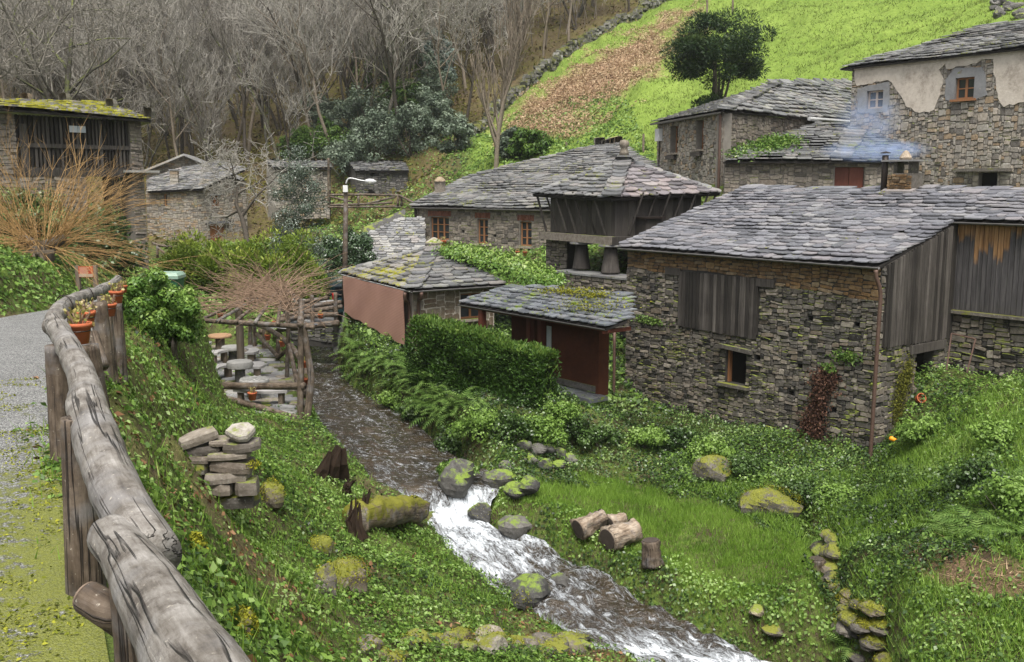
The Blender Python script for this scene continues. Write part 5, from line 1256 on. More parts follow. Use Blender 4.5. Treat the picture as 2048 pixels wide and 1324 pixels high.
for i, (u0, u1, ut0, ut1, vt, ve, vb, Y, lab) in enumerate([(699, 815, 697, 818, 323, 342, 415, 76, 'small dark stone hut with arched doorway below the wooded hill'), (538, 660, 533, 664, 322, 336, 430, 68, 'grey stone hut with moss topped slate roof behind the conical holly')]):
    ht = thing('stone_hut', lab, 'hut', PY((u0+u1)/2, vb, Y)); Pt = Pieces()
    W = Wall(PY(u0+14, vb, Y), PY(u1, vb, Y)); poly = [W.az(u0+14, vb+8), W.az(u1, vb+8), W.az(u1, ve), W.az(u0+14, ve)]
    hol = [W.rect(741, 344, 748, 352), W.rect(733, 386, 750, 410)] if i == 0 else []
    w_ = wall_backing('front_wall', W, poly, hol, M_mortar_dark, ht, .3); lay_stones(Pt, W, poly, hol, M_stone_dark if i == 0 else M_stone_pale, w_, (.18, .55, .1, .2), (.02, .06), .08)
    if i == 0:
        a0, a1, z0, z1 = hol[1]; mb = MB(); mb.box(W.P((a0+a1)/2, (z0+z1)/2, -.27), W.d*(a1-a0)*.5, W.n*.01, UPV*(z1-z0)*.5); mb.build('doorway', M_black, ht)
        mb = MB(); mb.prism([W.P(a0-.05, z1-.02, .05), W.P(a1+.05, z1-.02, .05), W.P((a0+a1)/2+.1, z1+.28, .05), W.P((a0+a1)/2-.1, z1+.28, .05)], -W.n*.02); mb.build('door_arch', M_black, ht)
    W2_ = Wall(PY(u0-2, vb, Y+3.5), PY(u0+14, vb, Y)); flat_wall(ht, 'side_wall', W2_.A, W2_.B, PY(u0, vb+8, Y).z, [(0, PY(u0, ve, Y).z), (W2_.L/2, PY(u0, vt+4, Y).z), (W2_.L, PY(u0, ve, Y).z)], M_stone_dark if i == 0 else M_stone_pale)
    e0, e1 = PY(ut0+14, ve+1, Y-.3), PY(ut1, ve+1, Y-.3); ph2 = Plane(e0, e1, T=PY(ut0, vt+2, Y+2.2))
    t0, t1 = PY(ut0, vt+2, Y+2.2), PY(ut1-8, vt+2, Y+2.2)
    part = lay_roof(Pt, ph2, [e0, e1, t1, t0], 'roof', ht, M_slate_old, .33, (.3, .7), .05)
    for k in range(11):
        p = t0.lerp(t1, (k+.5)/11) + UPV*.1; Pt.add('stone', 'stone', M_stone_pale, part, frame(Vector((random.uniform(.25, .4), 0, 0)), Vector((0, .3, 0)), UPV*random.uniform(.15, .28), p - Vector((0, .1, 0))))
    mb = MB(); mb.prism([t0, t1, t1 + Vector((.3, 2.4, -.8)), t0 + Vector((-.1, 2.4, -.8))], -UPV*.08); mb.build('rear_roof', M_slate_old, ht, rnd=.4)
    Pt.finish({'stone': 80, 'slate': 60})

# ================================================================== dry stone wall on the hillside
dw = thing('dry_stone_wall', 'mossy lichened dry stone wall climbing the hill beside the meadow', 'wall', (WALLPT[3][0], WALLPT[3][1], H1(*WALLPT[3][:2])))
mb = MB(); wp_ = resamp(WALLPT, 60); zz = H(wp_[:, 0], wp_[:, 1]); 
core_v, core_f = [], []
for i, p in enumerate(wp_):
    for dx, dz in ((-.3, -.3), (-.22, .7), (.22, .7), (.3, -.3)): core_v.append((p[0]+dx, p[1]-dx*.4, zz[i]+dz))
for i in range(59):
    for k in range(3): core_f.append([i*4+k, i*4+k+1, i*4+k+5, i*4+k+4])
core = obj('wall_core', core_v, core_f, M_mortar_dark, dw)
Pd = Pieces()
M_wallstone = mk_stone('lichened_wall_stone', [(0, (.06, .06, .05)), (.4, (.15, .15, .135)), (.7, (.22, .21, .2)), (1, (.42, .42, .4))], .75, .4, .3, (.07, .075, .012))
for i in range(1500):
    t = random.random()*58.9; k = int(t); p = wp_[k]*(1-t+k)+wp_[k+1]*(t-k); z = zz[k]*(1-t+k)+zz[k+1]*(t-k)
    s_ = random.uniform(.22, .55); a = random.uniform(-.5, .5); hz = random.uniform(-.1, .9)
    x = Vector((math.cos(a), math.sin(a), random.uniform(-.25, .25))).normalized(); up = Vector((random.uniform(-.3, .3), 0, 1)).normalized(); y = up.cross(x); up = x.cross(y)
    Pd.add('stone', 'stone', M_wallstone, core, frame(x*s_*1.3, -y*s_*.5, up*s_*random.uniform(.6, 1), Vector((p[0] + random.uniform(-.1, .35), p[1]-.2, z+hz))))
Pd.finish(300)
# ------------------------------------------------------------------ plants
def Hg(x, y):
    """ground height read from the sheet (fast)"""
    i = np.clip(np.searchsorted(GX, x)-1, 0, nx-2); j = np.clip(np.searchsorted(GY, y)-1, 0, ny-2)
    tx = np.clip((x-GX[i])/(GX[i+1]-GX[i]), 0, 1); ty = np.clip((y-GY[j])/(GY[j+1]-GY[j]), 0, 1)
    return (gz[j, i]*(1-tx)+gz[j, i+1]*tx)*(1-ty) + (gz[j+1, i]*(1-tx)+gz[j+1, i+1]*tx)*ty
def Ng(x, y, e=.25):
    n = np.stack([-(Hg(x+e, y)-Hg(x-e, y))/(2*e), -(Hg(x, y+e)-Hg(x, y-e))/(2*e), np.ones_like(x)], 1)
    return n/np.linalg.norm(n, axis=1, keepdims=True)
def unit(v): return v/(np.linalg.norm(v, axis=-1, keepdims=True)+1e-9)
def leaf_arrays(P, N, size, aspect=.6, rnd=None, droop=.15, T=None):
    n = len(P); N = unit(N); r = rng.standard_normal((n, 3))
    t = unit(r - N*(r*N).sum(1, keepdims=True)) if T is None else unit(T)
    s = np.cross(N, t); L = np.asarray(size)[:, None]*np.ones((n, 1)); W = L*aspect*.5
    a = P; b = P + t*L*.45 + s*W + N*L*.06; c = P + t*L - N*L*droop; d = P + t*L*.45 - s*W + N*L*.06
    V = np.stack([a, b, c, d], 1).reshape(-1, 3); Fq = np.arange(4*n).reshape(n, 4)
    R = np.repeat(rng.random(n) if rnd is None else rnd, 4)
    return V, Fq, R
def blade_arrays(P, h, w, lean=.5, rnd=None):
    n = len(P); a = rng.random(n)*2*math.pi; d = np.stack([np.cos(a), np.sin(a), np.zeros(n)], 1); b = rng.random(n)*2*math.pi
    ln = np.stack([np.cos(b), np.sin(b), np.zeros(n)], 1)*(rng.random(n)*lean*h)[:, None]
    V = np.stack([P - d*w[:, None]/2, P + d*w[:, None]/2, P + ln + np.array([0, 0, 1])*h[:, None]], 1).reshape(-1, 3)
    return V, np.arange(3*n).reshape(n, 3), np.repeat(rng.random(n) if rnd is None else rnd, 3)
def scatter(n, x0, x1, y0, y1, keep):
    x = rng.uniform(x0, x1, n); y = rng.uniform(y0, y1, n); k = keep(x, y); p = np.clip(k, 0, 1) > rng.random(n)
    return x[p], y[p]
G = lambda *st: list(st)
M_cover = mk_leaf('ground_cover_leaf', [(0, (.018, .036, .008)), (.3, (.07, .14, .022)), (.7, (.2, .32, .06)), (1, (.42, .54, .24))], .35, .45, .3, .25)
M_ivy = mk_leaf('ivy_leaf', [(0, (.005, .012, .004)), (.4, (.025, .053, .012)), (.75, (.08, .14, .032)), (1, (.22, .3, .11))], .2, .35, .4, .3)
M_lawn = mk_leaf('lawn_blade', [(0, (.045, .09, .014)), (.4, (.13, .235, .028)), (.75, (.22, .345, .055)), (1, (.38, .45, .15))], .35, .5, .2, .3)
M_fern = mk_leaf('fern_frond', [(0, (.04, .085, .015)), (.5, (.1, .18, .035)), (.85, (.18, .27, .07)), (1, (.25, .2, .08))], .3)
M_dead = mk_leaf('dead_leaf', [(0, (.05, .025, .012)), (.5, (.16, .08, .035)), (1, (.3, .17, .09))], .1, .7)
M_straw = mk_leaf('bracken', [(0, (.18, .11, .06)), (.5, (.33, .225, .13)), (1, (.47, .36, .23))], .2, .8)
M_meadow = mk_leaf('meadow_blade', [(0, (.085, .125, .026)), (.5, (.165, .22, .045)), (1, (.28, .32, .1))], .3, .6, .15, .4)
M_thuja = mk_leaf('thuja_spray', [(0, (.016, .03, .006)), (.4, (.085, .14, .018)), (.75, (.2, .27, .035)), (1, (.35, .39, .07))], .25)
M_hedge = mk_leaf('hedge_spray', [(0, (.015, .04, .008)), (.5, (.05, .105, .016)), (.85, (.1, .17, .025)), (1, (.16, .22, .05))], .25)
M_holly = mk_leaf('holly_leaf', [(0, (.02, .035, .022)), (.5, (.06, .085, .055)), (.85, (.15, .18, .14)), (1, (.4, .44, .42))], .05, .25, .5)
M_blue = mk_leaf('bluish_leaf', [(0, (.03, .045, .03)), (.5, (.1, .135, .09)), (.85, (.19, .23, .16)), (1, (.3, .33, .24))], .15, .45, .3, .3)
M_yew = mk_leaf('yew_needle', [(0, (.006, .016, .007)), (.5, (.02, .045, .014)), (.85, (.045, .075, .018)), (1, (.09, .11, .025))], .1)
M_laurel = mk_leaf('bright_shrub_leaf', [(0, (.03, .07, .012)), (.5, (.09, .18, .03)), (.85, (.18, .28, .05)), (1, (.3, .38, .12))], .25, .4, .35)
M_moss = mk_leaf('moss_tuft', [(0, (.07, .08, .01)), (.5, (.16, .165, .016)), (1, (.32, .3, .03))], .2, .9, .1)

# terrain-cover masks
def cover_info(x, y):
    sd, lev, side = stream_dist(x, y); rd = poly_dist(x, y, ROADPOLY); td = poly_dist(x, y, TERR)
    return sd, side, rd, td
LAWN = [tuple(hit(u, v))[:2] for u, v in [(1000, 985), (1100, 965), (1250, 965), (1420, 1000), (1500, 1040), (1600, 1080), (1640, 1140), (1650, 1200), (1670, 1290), (1690, 1400), (1550, 1400), (1450, 1310), (1300, 1225), (1170, 1140), (1040, 1070), (965, 1040)]]
BARE = [tuple(hit(u, v))[:2] for u, v in [(1800, 1100), (1880, 1080), (2000, 1110), (2060, 1140), (2060, 1210), (1990, 1215), (1900, 1185), (1820, 1145)]]
COURT = [tuple(PZ(u, v, -4.85))[:2] for u, v in [(560, 612), (700, 612), (700, 560), (560, 560)]]
dens_scale = 1.0
def stuff(name, V, Fq, R, mat, label=None):
    o = solo(name, V, Fq, mat, None, None, None, 'stuff', False, R, None, (0, 0, 0)); return o
def cover(name, n, box, keep, size, hgt, mat, aspect=.65, far=.0, tiltk=.7):
    x, y = scatter(n, *box, keep); sz = rng.uniform(*size, len(x)) * (1 + far*y)
    cl = fbm(x, y, 1.3, 51, 3); z = Hg(x, y) + rng.random(len(x))**.8*hgt*np.clip((cl-.25)*2.6, .1, 1.3) + .01
    N = Ng(x, y) + rng.standard_normal((len(x), 3))*tiltk*.6; N[:, 2] = np.abs(N[:, 2])
    P = np.stack([x, y, z], 1); rn = np.clip(.5*rng.random(len(x)) + .5*fbm(x, y, .9, 61, 4) + .05*rng.standard_normal(len(x)) + (z-Hg(x, y))/max(hgt, .01)*.15 - .08, 0, 1); rn = np.clip(.47 + (rn-.47)*1.7, 0, 1)  # low leaves darker; tone spread widened to put shadow contrast into the colour
    V, Fq, R = leaf_arrays(P, N, sz, aspect, rn); return stuff(name, V, Fq, R, mat)
def near_w(y, a, p=1.2): return np.clip((a/np.maximum(y, 2))**p, 0, 1)
def left_slope(x, y):
    sd, side, rd, td = cover_info(x, y)
    m = (rd > .12) & (side <= 0) & (sd > .05) & (td > .1) & (x > np.interp(y, ROADRP[:, 1], ROADRP[:, 0])) & (y < 33)
    patchy = (.4 + .6*sstep(fbm(x, y, 1.1, 71, 3), .3, .44))*(1-.75*sstep(fbm(x, y, .7, 28, 3), .5, .58)*(y < 24))
    return m*near_w(y, 8, .8)*patchy
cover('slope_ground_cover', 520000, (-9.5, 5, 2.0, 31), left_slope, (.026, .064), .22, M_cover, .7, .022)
x, y = scatter(150000, -9, 4, 2.0, 29, lambda x, y: left_slope(x, y)*(.3+.7*sstep(fbm(x, y, .8, 75, 3), .4, .55)))
P = np.stack([x, y, Hg(x, y)], 1); h = rng.uniform(.08, .24, len(x)); V, Fq, R = blade_arrays(P, h, rng.uniform(.006, .013, len(x))*(1+.03*y), .9); stuff('slope_grass', V, Fq, R, M_lawn)
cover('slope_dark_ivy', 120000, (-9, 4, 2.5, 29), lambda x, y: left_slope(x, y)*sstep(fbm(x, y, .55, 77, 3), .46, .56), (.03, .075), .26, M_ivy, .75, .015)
def verge(x, y):
    d = x - np.interp(y, ROADRP[:, 1], ROADRP[:, 0]); return ((d > -.35) & (d < .35) & (y < 22))*sstep(-np.abs(d), -.4, 0)*near_w(y, 6, 1)*sstep(fbm(x, y, 1.6, 15, 3), .36, .5)
x, y = scatter(60000, -8, .5, 2.0, 22, verge); P = np.stack([x, y, np.maximum(Hg(x, y), np.where(x < np.interp(y, ROADRP[:, 1], ROADRP[:, 0]), roadz(y)+.03, -99))], 1); V, Fq, R = blade_arrays(P, rng.uniform(.04, .16, len(x)), rng.uniform(.005, .01, len(x))*(1+.03*y), .9); stuff('verge_grass', V, Fq, R, M_lawn)
cover('fallen_leaves', 16000, (-7, 2, 2.0, 18), lambda x, y: left_slope(x, y)*.2 + verge(x, y)*.4 + .7*sstep(fbm(x, y, .7, 28, 3), .49, .56)*(poly_dist(x, y, ROADPOLY) > .1)*(x > np.interp(y, ROADRP[:, 1], ROADRP[:, 0])), (.05, .11), .06, M_dead, .7)
cover('verge_weeds', 26000, (-5, 0, 2.3, 9), lambda x, y: verge(x, y)*1.6*sstep(fbm(x, y, 1.1, 16, 3), .4, .52), (.03, .075), .16, M_cover, .6)
x, y = scatter(90000, -5.5, 0, 2.2, 9.5, lambda x, y: sstep(x - np.interp(y, ROADRP[:, 1], ROADRP[:, 0]), -1.0, -.1)*(x < np.interp(y, ROADRP[:, 1], ROADRP[:, 0]))*sstep(fbm(x, y, 3.0, 18, 4), .44, .54)); P = np.stack([x, y, roadz(y)+.03+.01*rng.random(len(x))], 1)
V, Fq, R = leaf_arrays(P, np.array([0, 0, 1.0])+.7*rng.standard_normal((len(x), 3)), rng.uniform(.012, .028, len(x)), .6); stuff('road_moss', V, Fq, R, mk_leaf('road_moss_tuft', [(0, (.06, .08, .01)), (.5, (.16, .18, .02)), (1, (.32, .32, .04))], .2, .9, .1))
# bank left of the road
def lbank(x, y):
    rd = poly_dist(x, y, ROADPOLY); return ((rd > .1) & (x < np.interp(y, ROADLP[:, 1], ROADLP[:, 0])) & (y > 8) & (y < 27))*1.0
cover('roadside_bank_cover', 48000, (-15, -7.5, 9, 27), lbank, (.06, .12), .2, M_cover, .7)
# far side of the stream: ivy on the wall and below the barn
def rbank(x, y):
    sd, side, rd, td = cover_info(x, y); lawn = in_poly(x, y, LAWN)
    return ((side > 0) & (sd > -.12) & (y < 38) & (poly_dist(x, y, LAWN) + (fbm(x, y, 1.4, 19, 3)-.44)*1.6 > -.15) & (sd < 9) & (x < 9.8))*np.where(sd < 2.6, 1, .8)
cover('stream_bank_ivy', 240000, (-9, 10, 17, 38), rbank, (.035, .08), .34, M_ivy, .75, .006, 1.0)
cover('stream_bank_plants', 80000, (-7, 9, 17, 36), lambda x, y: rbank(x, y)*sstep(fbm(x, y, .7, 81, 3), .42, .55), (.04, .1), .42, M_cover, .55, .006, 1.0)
# lawn by the stream
lawnk = lambda x, y: (1-sstep(poly_dist(x, y, LAWN) + (fbm(x, y, 1.4, 19, 3)-.44)*1.6, -.35, .25))*(stream_dist(x, y)[0] > .06)*(stream_dist(x, y)[2] > 0)*(.35+.65*sstep(fbm(x, y, 1.0, 23, 3), .28, .42))
x, y = scatter(260000, -2.5, 9.5, 15.5, 28, lawnk); P = np.stack([x, y, Hg(x, y)], 1)
cl = fbm(x, y, .9, 91, 4); V, Fq, R = blade_arrays(P, rng.uniform(.05, .16, len(x))*(.6+cl), rng.uniform(.012, .02, len(x)), .9, np.clip(.5*rng.random(len(x))+(cl-.2)*.8, 0, 1)); stuff('lawn_grass', V, Fq, R, M_lawn)
cover('lawn_weeds', 60000, (-2.5, 9.5, 15.5, 28), lambda x, y: lawnk(x, y)*sstep(fbm(x, y, .8, 95, 3), .47, .62) + lawnk(x, y)*(stream_dist(x, y)[0] < 1.1)*.8, (.05, .1), .18, M_cover, .7)
# right-hand slope
def rslope(x, y):
    sd, side, rd, td = cover_info(x, y); lawn = in_poly(x, y, LAWN); bare = in_poly(x, y, BARE)
    dd = line_dist(x, y, DITCH)
    return ((side > 0) & (sd > np.where(y < 18.5, .25, 3)) & ~lawn & (x > 4.0) & (y < 28.3))*np.where(bare, .12, 1)*(.5+.5*sstep(fbm(x, y, .9, 99, 3), .25, .38))
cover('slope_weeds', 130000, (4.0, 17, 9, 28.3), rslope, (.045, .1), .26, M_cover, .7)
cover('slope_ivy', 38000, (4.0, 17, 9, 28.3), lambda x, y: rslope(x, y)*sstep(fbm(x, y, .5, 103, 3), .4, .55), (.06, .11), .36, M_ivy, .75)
x, y = scatter(190000, 4, 15, 10, 25, lambda x, y: rslope(x, y)*(.5+.5*sstep(fbm(x, y, .6, 105, 3), .42, .55))); P = np.stack([x, y, Hg(x, y)], 1); V, Fq, R = blade_arrays(P, rng.uniform(.1, .28, len(x)), rng.uniform(.014, .024, len(x)), 1.1); stuff('slope_long_grass', V, Fq, R, M_lawn)
x, y = scatter(9000, 7, 16, 12, 24, lambda x, y: in_poly(x, y, BARE)*1.0); P = np.stack([x, y, Hg(x, y)+.02], 1); V, Fq, R = blade_arrays(P, rng.uniform(.02, .1, len(x)), rng.uniform(.015, .03, len(x)), 6); stuff('dead_stalks', V, Fq, R, M_straw)
# courtyard side greenery
def yard(x, y):
    return ((poly_dist(x, y, TERR) > .3) & (stream_dist(x, y)[0] > .2) & (y > 31) & (masks(x, y)[3] < .3))*1.0
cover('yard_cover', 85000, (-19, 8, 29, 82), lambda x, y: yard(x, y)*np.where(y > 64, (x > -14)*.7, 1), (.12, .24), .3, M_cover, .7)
# terrace joints
cover('terrace_grass', 9000, (-11, -4, 23, 37), lambda x, y: (poly_dist(x, y, TERR) < .35)*sstep(fbm(x, y, 1.4, 107, 3), .5, .6), (.05, .1), .1, M_cover, .6)
# far meadow and bracken
x, y = scatter(150000, -2, 62, 50, 122, lambda x, y: masks(x, y)[0]*(1-.9*masks(x, y)[1])); P = np.stack([x, y, Hg(x, y)-.03], 1)
cl = fbm(x, y, .35, 111, 4); V, Fq, R = blade_arrays(P, rng.uniform(.06, .24, len(x))*(.5+cl), rng.uniform(.04, .1, len(x)), 1.6, np.clip(.45*rng.random(len(x))+(cl-.18)*.85, 0, 1)); stuff('meadow_grass', V, Fq, R, M_meadow)
x, y = scatter(230000, -2, 40, 60, 122, lambda x, y: masks(x, y)[1]); P = np.stack([x, y, Hg(x, y)+.02], 1); N = Ng(x, y) + rng.standard_normal((len(x), 3))*.6; V, Fq, R = leaf_arrays(P + rng.random((len(x), 1))*np.array([0, 0, .3]), N, rng.uniform(.14, .34, len(x)), .35); stuff('dead_bracken', V, Fq, R, M_straw)
# hillside undergrowth
x, y = scatter(65000, -60, 32, 62, 130, lambda x, y: masks(x, y)[2]*near_w(y, 88, 1.2)*(.3+.7*sstep(fbm(x, y, .12, 115, 4), .36, .5))); P = np.stack([x, y, Hg(x, y)], 1)
V, Fq, R = leaf_arrays(P + rng.random((len(x), 1))*np.array([0, 0, .8]), Ng(x, y) + rng.standard_normal((len(x), 3))*.7, rng.uniform(.2, .5, len(x)), .5)
M_under_g = mk_leaf('undergrowth', [(0, (.05, .035, .02)), (.35, (.13, .09, .045)), (.6, (.11, .11, .025)), (.85, (.19, .18, .03)), (1, (.09, .12, .04))], .2, .8, .15, .6)
stuff('hillside_undergrowth', V, Fq, R, M_under_g)

# ------------------------------------------------------------------ ferns
def fern_mesh(seed, nf=9, L=.75):
    r = np.random.default_rng(seed); VV, FF, n0 = [], [], 0
    for f in range(nf):
        az = f*2*math.pi/nf + r.uniform(-.3, .3); el = r.uniform(.5, 1.1); ln = L*r.uniform(.7, 1.15); m = 13; prev = np.zeros(3); ang = el; P = [prev]
        d = np.array([math.cos(az), math.sin(az), 0])
        for k in range(m):
            ang -= .115; P.append(P[-1] + ln/m*(d*math.cos(ang) + np.array([0, 0, math.sin(ang)])))
        P = np.array(P); s = np.array([-d[1], d[0], 0])
        for k in range(1, m+1):
            t = k/m; w = .17*ln*math.sin(math.pi*min(1, t*.85+.15))**.8; tg = unit(P[k]-P[k-1])
            for sg in (-1, 1):
                V = [P[k-1], P[k-1]*.35+P[k]*.65, P[k] + s*sg*w + tg*w*.35 - np.array([0, 0, w*.15])]
                VV += V; FF.append([n0, n0+1, n0+2]); n0 += 3
    return np.array(VV), np.array(FF)
FERNS = []
for i in range(3):
    V, Fq = fern_mesh(i, 8+i); FERNS.append(mesh_data('fern', V, Fq, M_fern, False, np.repeat(np.random.default_rng(i).uniform(.2, .85, len(V)//6+1), 6)[:len(V)]))
def fern(u, v, s=1.0, label=None, group=None, dz=0.0, back=0.0):
    p = hit(u, v); o = bpy.data.objects.new('fern', random.choice(FERNS)); COL.objects.link(o)
    o.location = p + Vector((0, 0, dz)); o.rotation_euler = (random.uniform(-.2, .2), random.uniform(-.2, .2), random.uniform(0, 6.3)); s *= random.uniform(.8, 1.25); o.scale = (s, s, s)
    tag(o, label, 'fern', group)
for i in range(62):
    t = random.random(); u = 690 + 260*t + random.uniform(-25, 25); v = 672 + 170*t + random.uniform(-25, 55)
    fern(u, v, 1.15, 'pale green fern hanging on the stream wall below the shed and hedge', 'ferns on the stream wall')
for i in range(16):
    fern(random.uniform(1880, 2040), random.uniform(960, 1100), 1.0, 'fern growing among the weeds on the slope beside the boarded wing', 'ferns on the right slope')
for u, v in ((1672, 985), (1690, 1000), (1660, 1085), (1700, 1300)): fern(u, v, .9, 'single fern growing by the ditch and the barn corner', 'ferns by the ditch')

# ------------------------------------------------------------------ bare trees
def tree_lines(seed, h=13, spread=.5, levels=4, nmain=7, up=.55, r0=.2, trunk_frac=.45, bend=.12, kids=(4, 5, 4), lenf=(.45, .5, .55), multi=1, first=.3):
    r = random.Random(seed); out = []
    def branch(p, d, L, rad, lev):
        n = 6 if lev == 0 else 5 if lev == 1 else 4 if lev == 2 else 3; pts = [p]; rr = [rad]; dirs = [d]
        for i in range(n):
            d = (d + Vector((r.gauss(0, bend), r.gauss(0, bend), r.gauss(0, bend*.6) + (up*.1 if lev else .02)))).normalized()
            p = p + d*(L/n); pts.append(p); rr.append(rad*(1 - .82*(i+1)/n) if lev else rad*(1-.78*(i+1)/n)); dirs.append(d)
        out.append((lev, pts, rr))
        if lev < levels:
            k = nmain if lev == 0 else kids[min(lev-1, len(kids)-1)]
            for j in range(k):
                t = (first + (1-first)*(j+r.random())/k) if lev == 0 else (.25 + .75*(j+r.random())/k); t = min(.98, t)
                q = t*n; i = int(q); b = pts[i].lerp(pts[min(i+1, n)], q-i); a = r.uniform(0, 2*math.pi); dd = dirs[min(i+1, n)]
                side = dd.orthogonal(); side.rotate(Matrix.Rotation(a, 3, dd)); nd = (dd*(1-spread*.8) + side*spread*r.uniform(.7, 1.2) + Vector((0, 0, up*.35))).normalized()
                ll = L*lenf[min(lev, len(lenf)-1)]*r.uniform(.65, 1.25)*(1.0 - .45*t if lev == 0 else 1); branch(b, nd, ll, max(.004, rr[i]*.62), lev+1)
    for m in range(multi):
        d0 = Vector((r.gauss(0, .06 if multi == 1 else .28), r.gauss(0, .06 if multi == 1 else .2), 1)).normalized()
        branch(Vector((r.gauss(0, .1)*(multi > 1), r.gauss(0, .1)*(multi > 1), -.3)), d0, h*(1 if m == 0 else r.uniform(.6, .95)), r0*(1 if m == 0 else .8), 0)
    return out
def lines_mesh(lines, lo, hi, rmin=0.0):
    VV, FF, n0 = [], [], 0
    for lev, pts, rr in lines:
        if not (lo <= lev <= hi): continue
        V, Fc = tube(pts, [max(rmin, q) for q in rr], 6 if lev == 0 else 4 if lev == 1 else 3, 0, False); VV.append(V); FF += [[q+n0 for q in f] for f in Fc]; n0 += len(V)
    return np.vstack(VV), np.array(FF)
def tree_proto(seed, bark, twig, rmin=.012, **kw):
    ln = tree_lines(seed, **kw); a = lines_mesh(ln, 0, 1, rmin); b = lines_mesh(ln, 2, 9, rmin)
    return mesh_data('trunk', *a, bark, True), mesh_data('crown', *b, twig)
def put_tree(name, meshes, loc, s, rz, label, cat='tree', group=None, lean=(0, 0)):
    o = thing(name, label, cat, loc, group); o.rotation_euler = (lean[0], lean[1], rz); o.scale = (s, s, s)
    for nm, me in zip(('trunk', 'crown'), meshes):
        c = bpy.data.objects.new(nm, me); COL.objects.link(c); c.parent = o
    return o
M_bark_moss = mk_stone('mossy_bark', [(0, (.1, .09, .07)), (1, (.2, .18, .14))], .5, .4, .3, (.07, .08, .02))
TR = []
for i in range(9):
    bk = [M_bark, M_bark_moss, M_bark_pale][i % 3]; tw = [M_twig, M_twig_dark, M_twig][i % 3]
    TR.append(tree_proto(10+i, bk, tw, .017, h=12+i % 3*1.5, spread=.42+.06*(i % 4), levels=4, nmain=9, kids=(5, 4, 4), lenf=(.5, .52, .55, .55), r0=.17, up=.6+.1*(i % 3), first=.28, multi=1 if i % 4 else 2))
TKIND = ['dark barked', 'moss barked', 'pale barked']; TGRP = [', dark barked', ', moss barked', ', pale barked']
TLAB = ['%s bare tree with %s and %s on the wooded hillside' % (TKIND[i % 3], 'forked stem' if i % 4 == 0 else 'single stem', ['tight upright twigs', 'evenly fanned branches', 'wide branches', 'very wide branches'][i % 4]) for i in range(9)]
random.seed(77); placed = []; tries = 0; grp = 'bare trees on the wooded hillside'
def forest_ok(x, y): return masks(np.array([x]), np.array([y]))[2][0] > .7
while len(placed) < 298 and tries < 12000:
    tries += 1; y = 66 + 95*random.random()**1.25; x = random.uniform(-.56, .36)*y
    if not forest_ok(x, y): continue
    if right_of_wall(np.array([x]), np.array([y]))[0] > -1.5: continue
    if y < 81: continue
    dmin = 1.6 + (y-66)*.012
    if any((x-a)**2+(y-b)**2 < dmin*dmin for a, b in placed): continue
    z = H1(x, y); u, v = pix((x, y, z)); ut, vt_ = pix((x, y, z+12))
    if u < -120 or u > 1420 or (v < -40): continue
    placed.append((x, y)); mi = random.randrange(len(TR)); m = TR[mi]
    put_tree('bare_tree', m, (x, y, z-.1), random.uniform(.7, 1.15), random.uniform(0, 6.28), TLAB[mi], 'tree', grp + TGRP[mi % 3], (random.gauss(0, .07), random.gauss(0, .07)))
# far wood beyond the counted trees: upright twigs in one mass
x, y = scatter(75000, -130, 70, 106, 235, lambda x, y: masks(x, y)[2]*np.where(y < 130, .55*(x > -30), 1.0)); zz_ = Hg(x, y); nn_ = len(x)
P = np.stack([x, y, zz_ + rng.random(nn_)**.8*6], 1); V, Fq, R = blade_arrays(P, rng.uniform(2.5, 7, nn_), rng.uniform(.05, .12, nn_), .35)
o = stuff('distant_wood', V, Fq, R, mk_leaf('distant_twigs', [(0, (.09, .075, .062)), (.6, (.19, .165, .145)), (1, (.28, .25, .22))], .1, .9, .1))
# ------------------------------------------------------------------ shrubs, hedges and single trees
def clump_crown(c, rad, nleaf, size, nclump=40, shape='ell', cr=.34, aspect=.5, seed=0, droop=.15, upness=.25, fill=.0, longit=None):
    """leaf-sized faces gathered in clumps spread through the crown's volume"""
    r = np.random.default_rng(seed); rad = np.array(rad, float)
    d = unit(r.standard_normal((nclump, 3))); rr = (fill + (1-fill)*r.random((nclump, 1)))**.4 * (.8 + .28*r.random((nclump, 1)))
    if shape == 'cone':
        t = r.random(nclump)**1.2; a = r.uniform(0, 2*math.pi, nclump); q = (1-t)**.6*np.sqrt(.45+.55*r.random(nclump))
        K = np.stack([np.cos(a)*q, np.sin(a)*q, t*2-1], 1)
    elif shape == 'dome': d[:, 2] = np.abs(d[:, 2])*1.2-.25; K = d*rr
    else: K = d*rr
    K = K*rad; idx = r.integers(0, nclump, nleaf); o = unit(r.standard_normal((nleaf, 3)))
    cs = cr*rad.mean()*(.6+.8*r.random(nclump)); P = K[idx] + o*(cs[idx]*(.35+.65*r.random(nleaf)**.5))[:, None]*np.array([1, 1, .8])
    N = o + np.array([0, 0, upness]) + .4*r.standard_normal((nleaf, 3))
    out = np.linalg.norm(P/rad, axis=1)
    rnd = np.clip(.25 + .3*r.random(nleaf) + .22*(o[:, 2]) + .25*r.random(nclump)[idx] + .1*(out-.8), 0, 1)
    T = None
    if longit is not None: T = o*1.0 + np.array(longit) + .5*r.standard_normal((nleaf, 3)); N = np.cross(T, r.standard_normal((nleaf, 3)))
    return leaf_arrays(P + np.array(c), N, r.uniform(.7, 1.3, nleaf)*size, aspect, rnd, droop, T)
def crown_obj(parent, arrs, mat, name='crown'): V, Fq, R = arrs; return obj(name, V, Fq, mat, parent, False, R)
